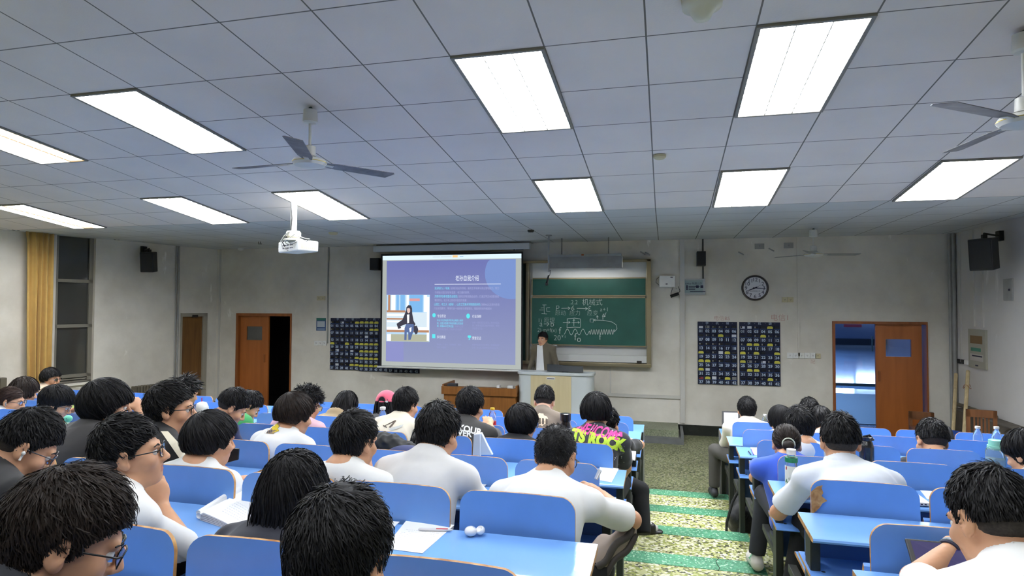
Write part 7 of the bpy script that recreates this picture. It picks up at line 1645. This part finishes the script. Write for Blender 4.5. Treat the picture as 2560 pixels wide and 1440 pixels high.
bottle(2444, 1066, 6.20, 1, .036, 'empty clear bottle with white cap and pale strip, left one of the two back bottles', M_white, labm=None)
bottle(2491, 1067, 6.10, 1, .036, 'empty clear bottle with white cap behind the mint flask', M_white)
M_mint = mat('mint_plastic', srgb(140, 206, 186), .4); M_bl = mat('flask_blue', (.62, .82, .92, 1), .08, trans=.85)
r, g = bottle(2488, 1100, 4.65, 3, .055, 'big square shouldered blue flask with a mint green lid', M_mint, cap_h=.035, body=M_bl, neck=.55, shoulder=.10, liquid=(mat('flask_water', (.45, .72, .86, 1), .1, trans=.6), .62))
mb = MB(); mb.lathe([(.045, -.03), (.045, -.005)], 20, (g[0], g[1], g[2] + g[3] - .03)); into_w(obj('lid_ring', mb, M_mint, smooth=True, auto=.6), r); mb = MB(); mb.tube([(g[0] + .045, g[1], g[2] + g[3] - .05), (g[0] + .062, g[1], g[2] + g[3] - .01), (g[0] + .04, g[1], g[2] + g[3] + .02)], .003, 6); into_w(obj('carry_loop', mb, M_mint), r)
M_shk = mat('shaker_black', (.015, .015, .017), .2, coat=.4)
r, g = bottle(2166, 1092, 4.62, 3, .045, 'black shaker cup with ribbed lid beside the white polo shirt', M_shk, cap_h=.02, body=M_shk, neck=.7, shoulder=.12, name='shaker_cup', cat='cup')
mb = MB(); mb.tube([(g[0] - .02, g[1] - .0, g[2] + g[3]), (g[0] + .02, g[1], g[2] + g[3] + .012), (g[0] + .045, g[1], g[2] + g[3] - .02)], .007, 6); into_w(obj('flip_lid', mb, M_shk, smooth=True), r)
r, g = bottle(1414, 1034, 4.62, 3, .036, 'black insulated flask between the layered hair and the neon lettering', M_shk, cap_h=.05, body=M_shk, neck=.92, shoulder=.08, name='insulated_flask', cat='flask')
cp_ = at(505, 1004, y=4.62); r = tag(empty('drink_cup', (cp_[0], 4.62, dz(3))), 'white domed drink cup with a pink straw among the left desks', 'cup'); 
hd_ = cp_[2] - dz(3); mb = MB(); mb.lathe([(.035, 0), (.048, hd_ * .55)], 20, (cp_[0], 4.62, dz(3))); into_w(obj('body', mb, M_black, smooth=True, auto=.6), r)
mb = MB(); mb.lathe([(.056, hd_ * .55), (.060, hd_ * .62), (.056, hd_ * .8), (.040, hd_ * .95), (.012, hd_)], 22, (cp_[0], 4.62, dz(3))); into_w(obj('dome_lid', mb, M_white, smooth=True, auto=.9), r)
mb = MB(); mb.tube([(cp_[0], 4.62, dz(3) + .02), (cp_[0] - .002, 4.62, dz(3) + hd_ + .035)], .004, 6); into_w(obj('straw', mb, mat('straw_pink', srgb(226, 60, 110), .4)), r)
# plush duck with a sage cloth
q = at(167, 1048, y=3.35); du = tag(empty('plush_duck', tuple(q)), 'small plush bird with teal head and orange bill on the pale green cloth', 'plush toy')
v = Vol((-.06, -.06, -.04), (.06, .05, .05), .004); v.ell((.010, 0, .004), (.028, .026, .025), k=.01); V, Q = v.mesh(); into_w(vol_obj('head', V + q, Q, [mat('plush_teal', srgb(110, 206, 170), .9, sheen=.5)]), du)
v = Vol((-.10, -.06, -.06), (.06, .05, .03), .004); v.ell((-.036, -.01, -.016), (.032, .022, .016), k=.01); v.ell((-.014, -.018, -.004), (.016, .012, .008), k=.01); V, Q = v.mesh(); into_w(vol_obj('body', V + q, Q, [mat('plush_orange', srgb(240, 170, 70), .9, sheen=.5)]), du)
for dx in (.006, .024): mb = MB(); mb.ell(q + np.array([dx, -.024, .008]), (.003,) * 3); into_w(obj('eye', mb, M_ink, smooth=True), du)
v = Vol((-.14, -.08, -.16), (.14, .12, .0), .007); v.ell((0, .02, -.085), (.10, .07, .055), k=.02); v.wobble(lambda P: .005 * np.sin(P[:, 0] * 70) + .004 * np.sin(P[:, 1] * 60 + P[:, 2] * 40)); V, Q = v.mesh()
tag(vol_obj('cloth_bag', V + q, Q, [mat('cloth_sage', srgb(184, 206, 190), .9)], None), 'pale sage green cloth bag under the plush bird', 'bag')
# black coat heap on the seat, white folded bag, backpack
q = at(968, 1098, y=3.32); v = Vol(q - .24, q + .24, .009); v.ell(q + np.array([-.02, 0, -.03]), (.12, .08, .075), k=.03); v.ell(q + np.array([.08, .01, -.05]), (.10, .07, .05), k=.03); v.ell(q + np.array([-.10, 0, -.09]), (.08, .07, .07), k=.03)
kk = np.random.RandomState(4).uniform(-1, 1, (5, 3)) * 55; v.wobble(lambda P: sum(np.abs(np.sin(P @ kk[i])) for i in range(5)) * .006 - .014); V, Q = v.mesh(); tag(vol_obj('folded_coat', V, Q, [mat('coat_black', (.022, .022, .022), .7)], None), 'crumpled black coat heaped over a backrest left of the grey white t-shirt', 'coat')
P = [at(x, y, y=3.80) for x, y in ((1190, 1082), (1205, 1081), (1219, 1110), (1233, 1136), (1187, 1136))]
mb = MB(); mb.prism([(p[0], p[2]) for p in P][::-1], 'y', 3.78, 3.81); mb.prism([(P[0][0], P[0][2]), (P[1][0], P[1][2]), (at(1206, 1136, y=3.8)[0], P[4][2]), (P[4][0], P[4][2])][::-1], 'y', 3.75, 3.779); tag(obj('paper_bag', mb, mat('bag_white', srgb(214, 220, 226), .7), bevel=.003), 'white folded paper bag standing on the desk left of the layered black hair', 'bag')
bpk = tag(empty('backpack', (.72, 5.6, lvl(2))), 'black backpack standing on the aisle step against the right block posts', 'backpack')
Bq = at(1838, 1322, z=lvl(2)); v = Vol((.40, 5.35, lvl(2) - .01), (1.0, 6.05, lvl(2) + .62), .011); c_ = np.array([.655, 5.66, lvl(2)])
v.cap(c_ + np.array([.0, 0, .13]), c_ + np.array([.06, .05, .36]), .125, .095, .04, flat=(np.array([0, 1., 0]), 1.1)); v.ell(c_ + np.array([-.03, -.07, .14]), (.10, .08, .12), None, .03); v.ell(c_ + np.array([0, 0, .06]), (.13, .12, .07), None, .03)
v.wobble(lambda P: .004 * np.sin(P[:, 2] * 40 + P[:, 0] * 30)); X, Y, Z = np.meshgrid(*v.ax, indexing='ij'); v.F = np.maximum(v.F, (lvl(2) + .002 - Z).astype(np.float32)); V, Q = v.mesh(); M_bpk = mat('backpack_black', (.022, .022, .023), .6, vary=.4, scale=30); into_w(vol_obj('bag_body', V, Q, [M_bpk]), bpk)
for s_ in (-.05, .05): mb = MB(); mb.tube([c_ + np.array([s_ + .04, -.06, .44]), c_ + np.array([s_ - .05, -.13, .30]), c_ + np.array([s_ - .10, -.14, .12]), c_ + np.array([s_ - .10, -.12, .03])], .011, 8); into_w(obj('strap', mb, M_bpk, smooth=True), bpk)
mb = MB(); mb.tube([c_ + np.array([.02, -.01, .45]), c_ + np.array([.05, -.01, .49]), c_ + np.array([.09, .0, .45])], .010, 8); into_w(obj('top_handle', mb, M_bpk, smooth=True), bpk)
mb = MB()
for k in range(5): mb.tube([c_ + np.array([-.06 + .02 * k, -.155, .16 + .012 * (k % 2)]), c_ + np.array([-.04 + .02 * k, -.15, .20])], .004, 5)
into_w(obj('lacing', mb, M_black), bpk)
# pens on the right desk end
for k, (x0, y0, x1, y1, m) in enumerate(((1871, 1128, 1877, 1136, M_ink), (1878, 1123, 1884, 1137, mat('pen_purple', srgb(120, 100, 190), .4)))):
    mb = MB(); mb.tube([at(x0, y0, z=dz(2) + .005), at(x1, y1, z=dz(2) + .005)], .0045, 8); tag(obj('pen', mb, m), ('short dark pen' if k == 0 else 'violet pen') + ' beside the white sheet at the right block aisle end', 'pen')
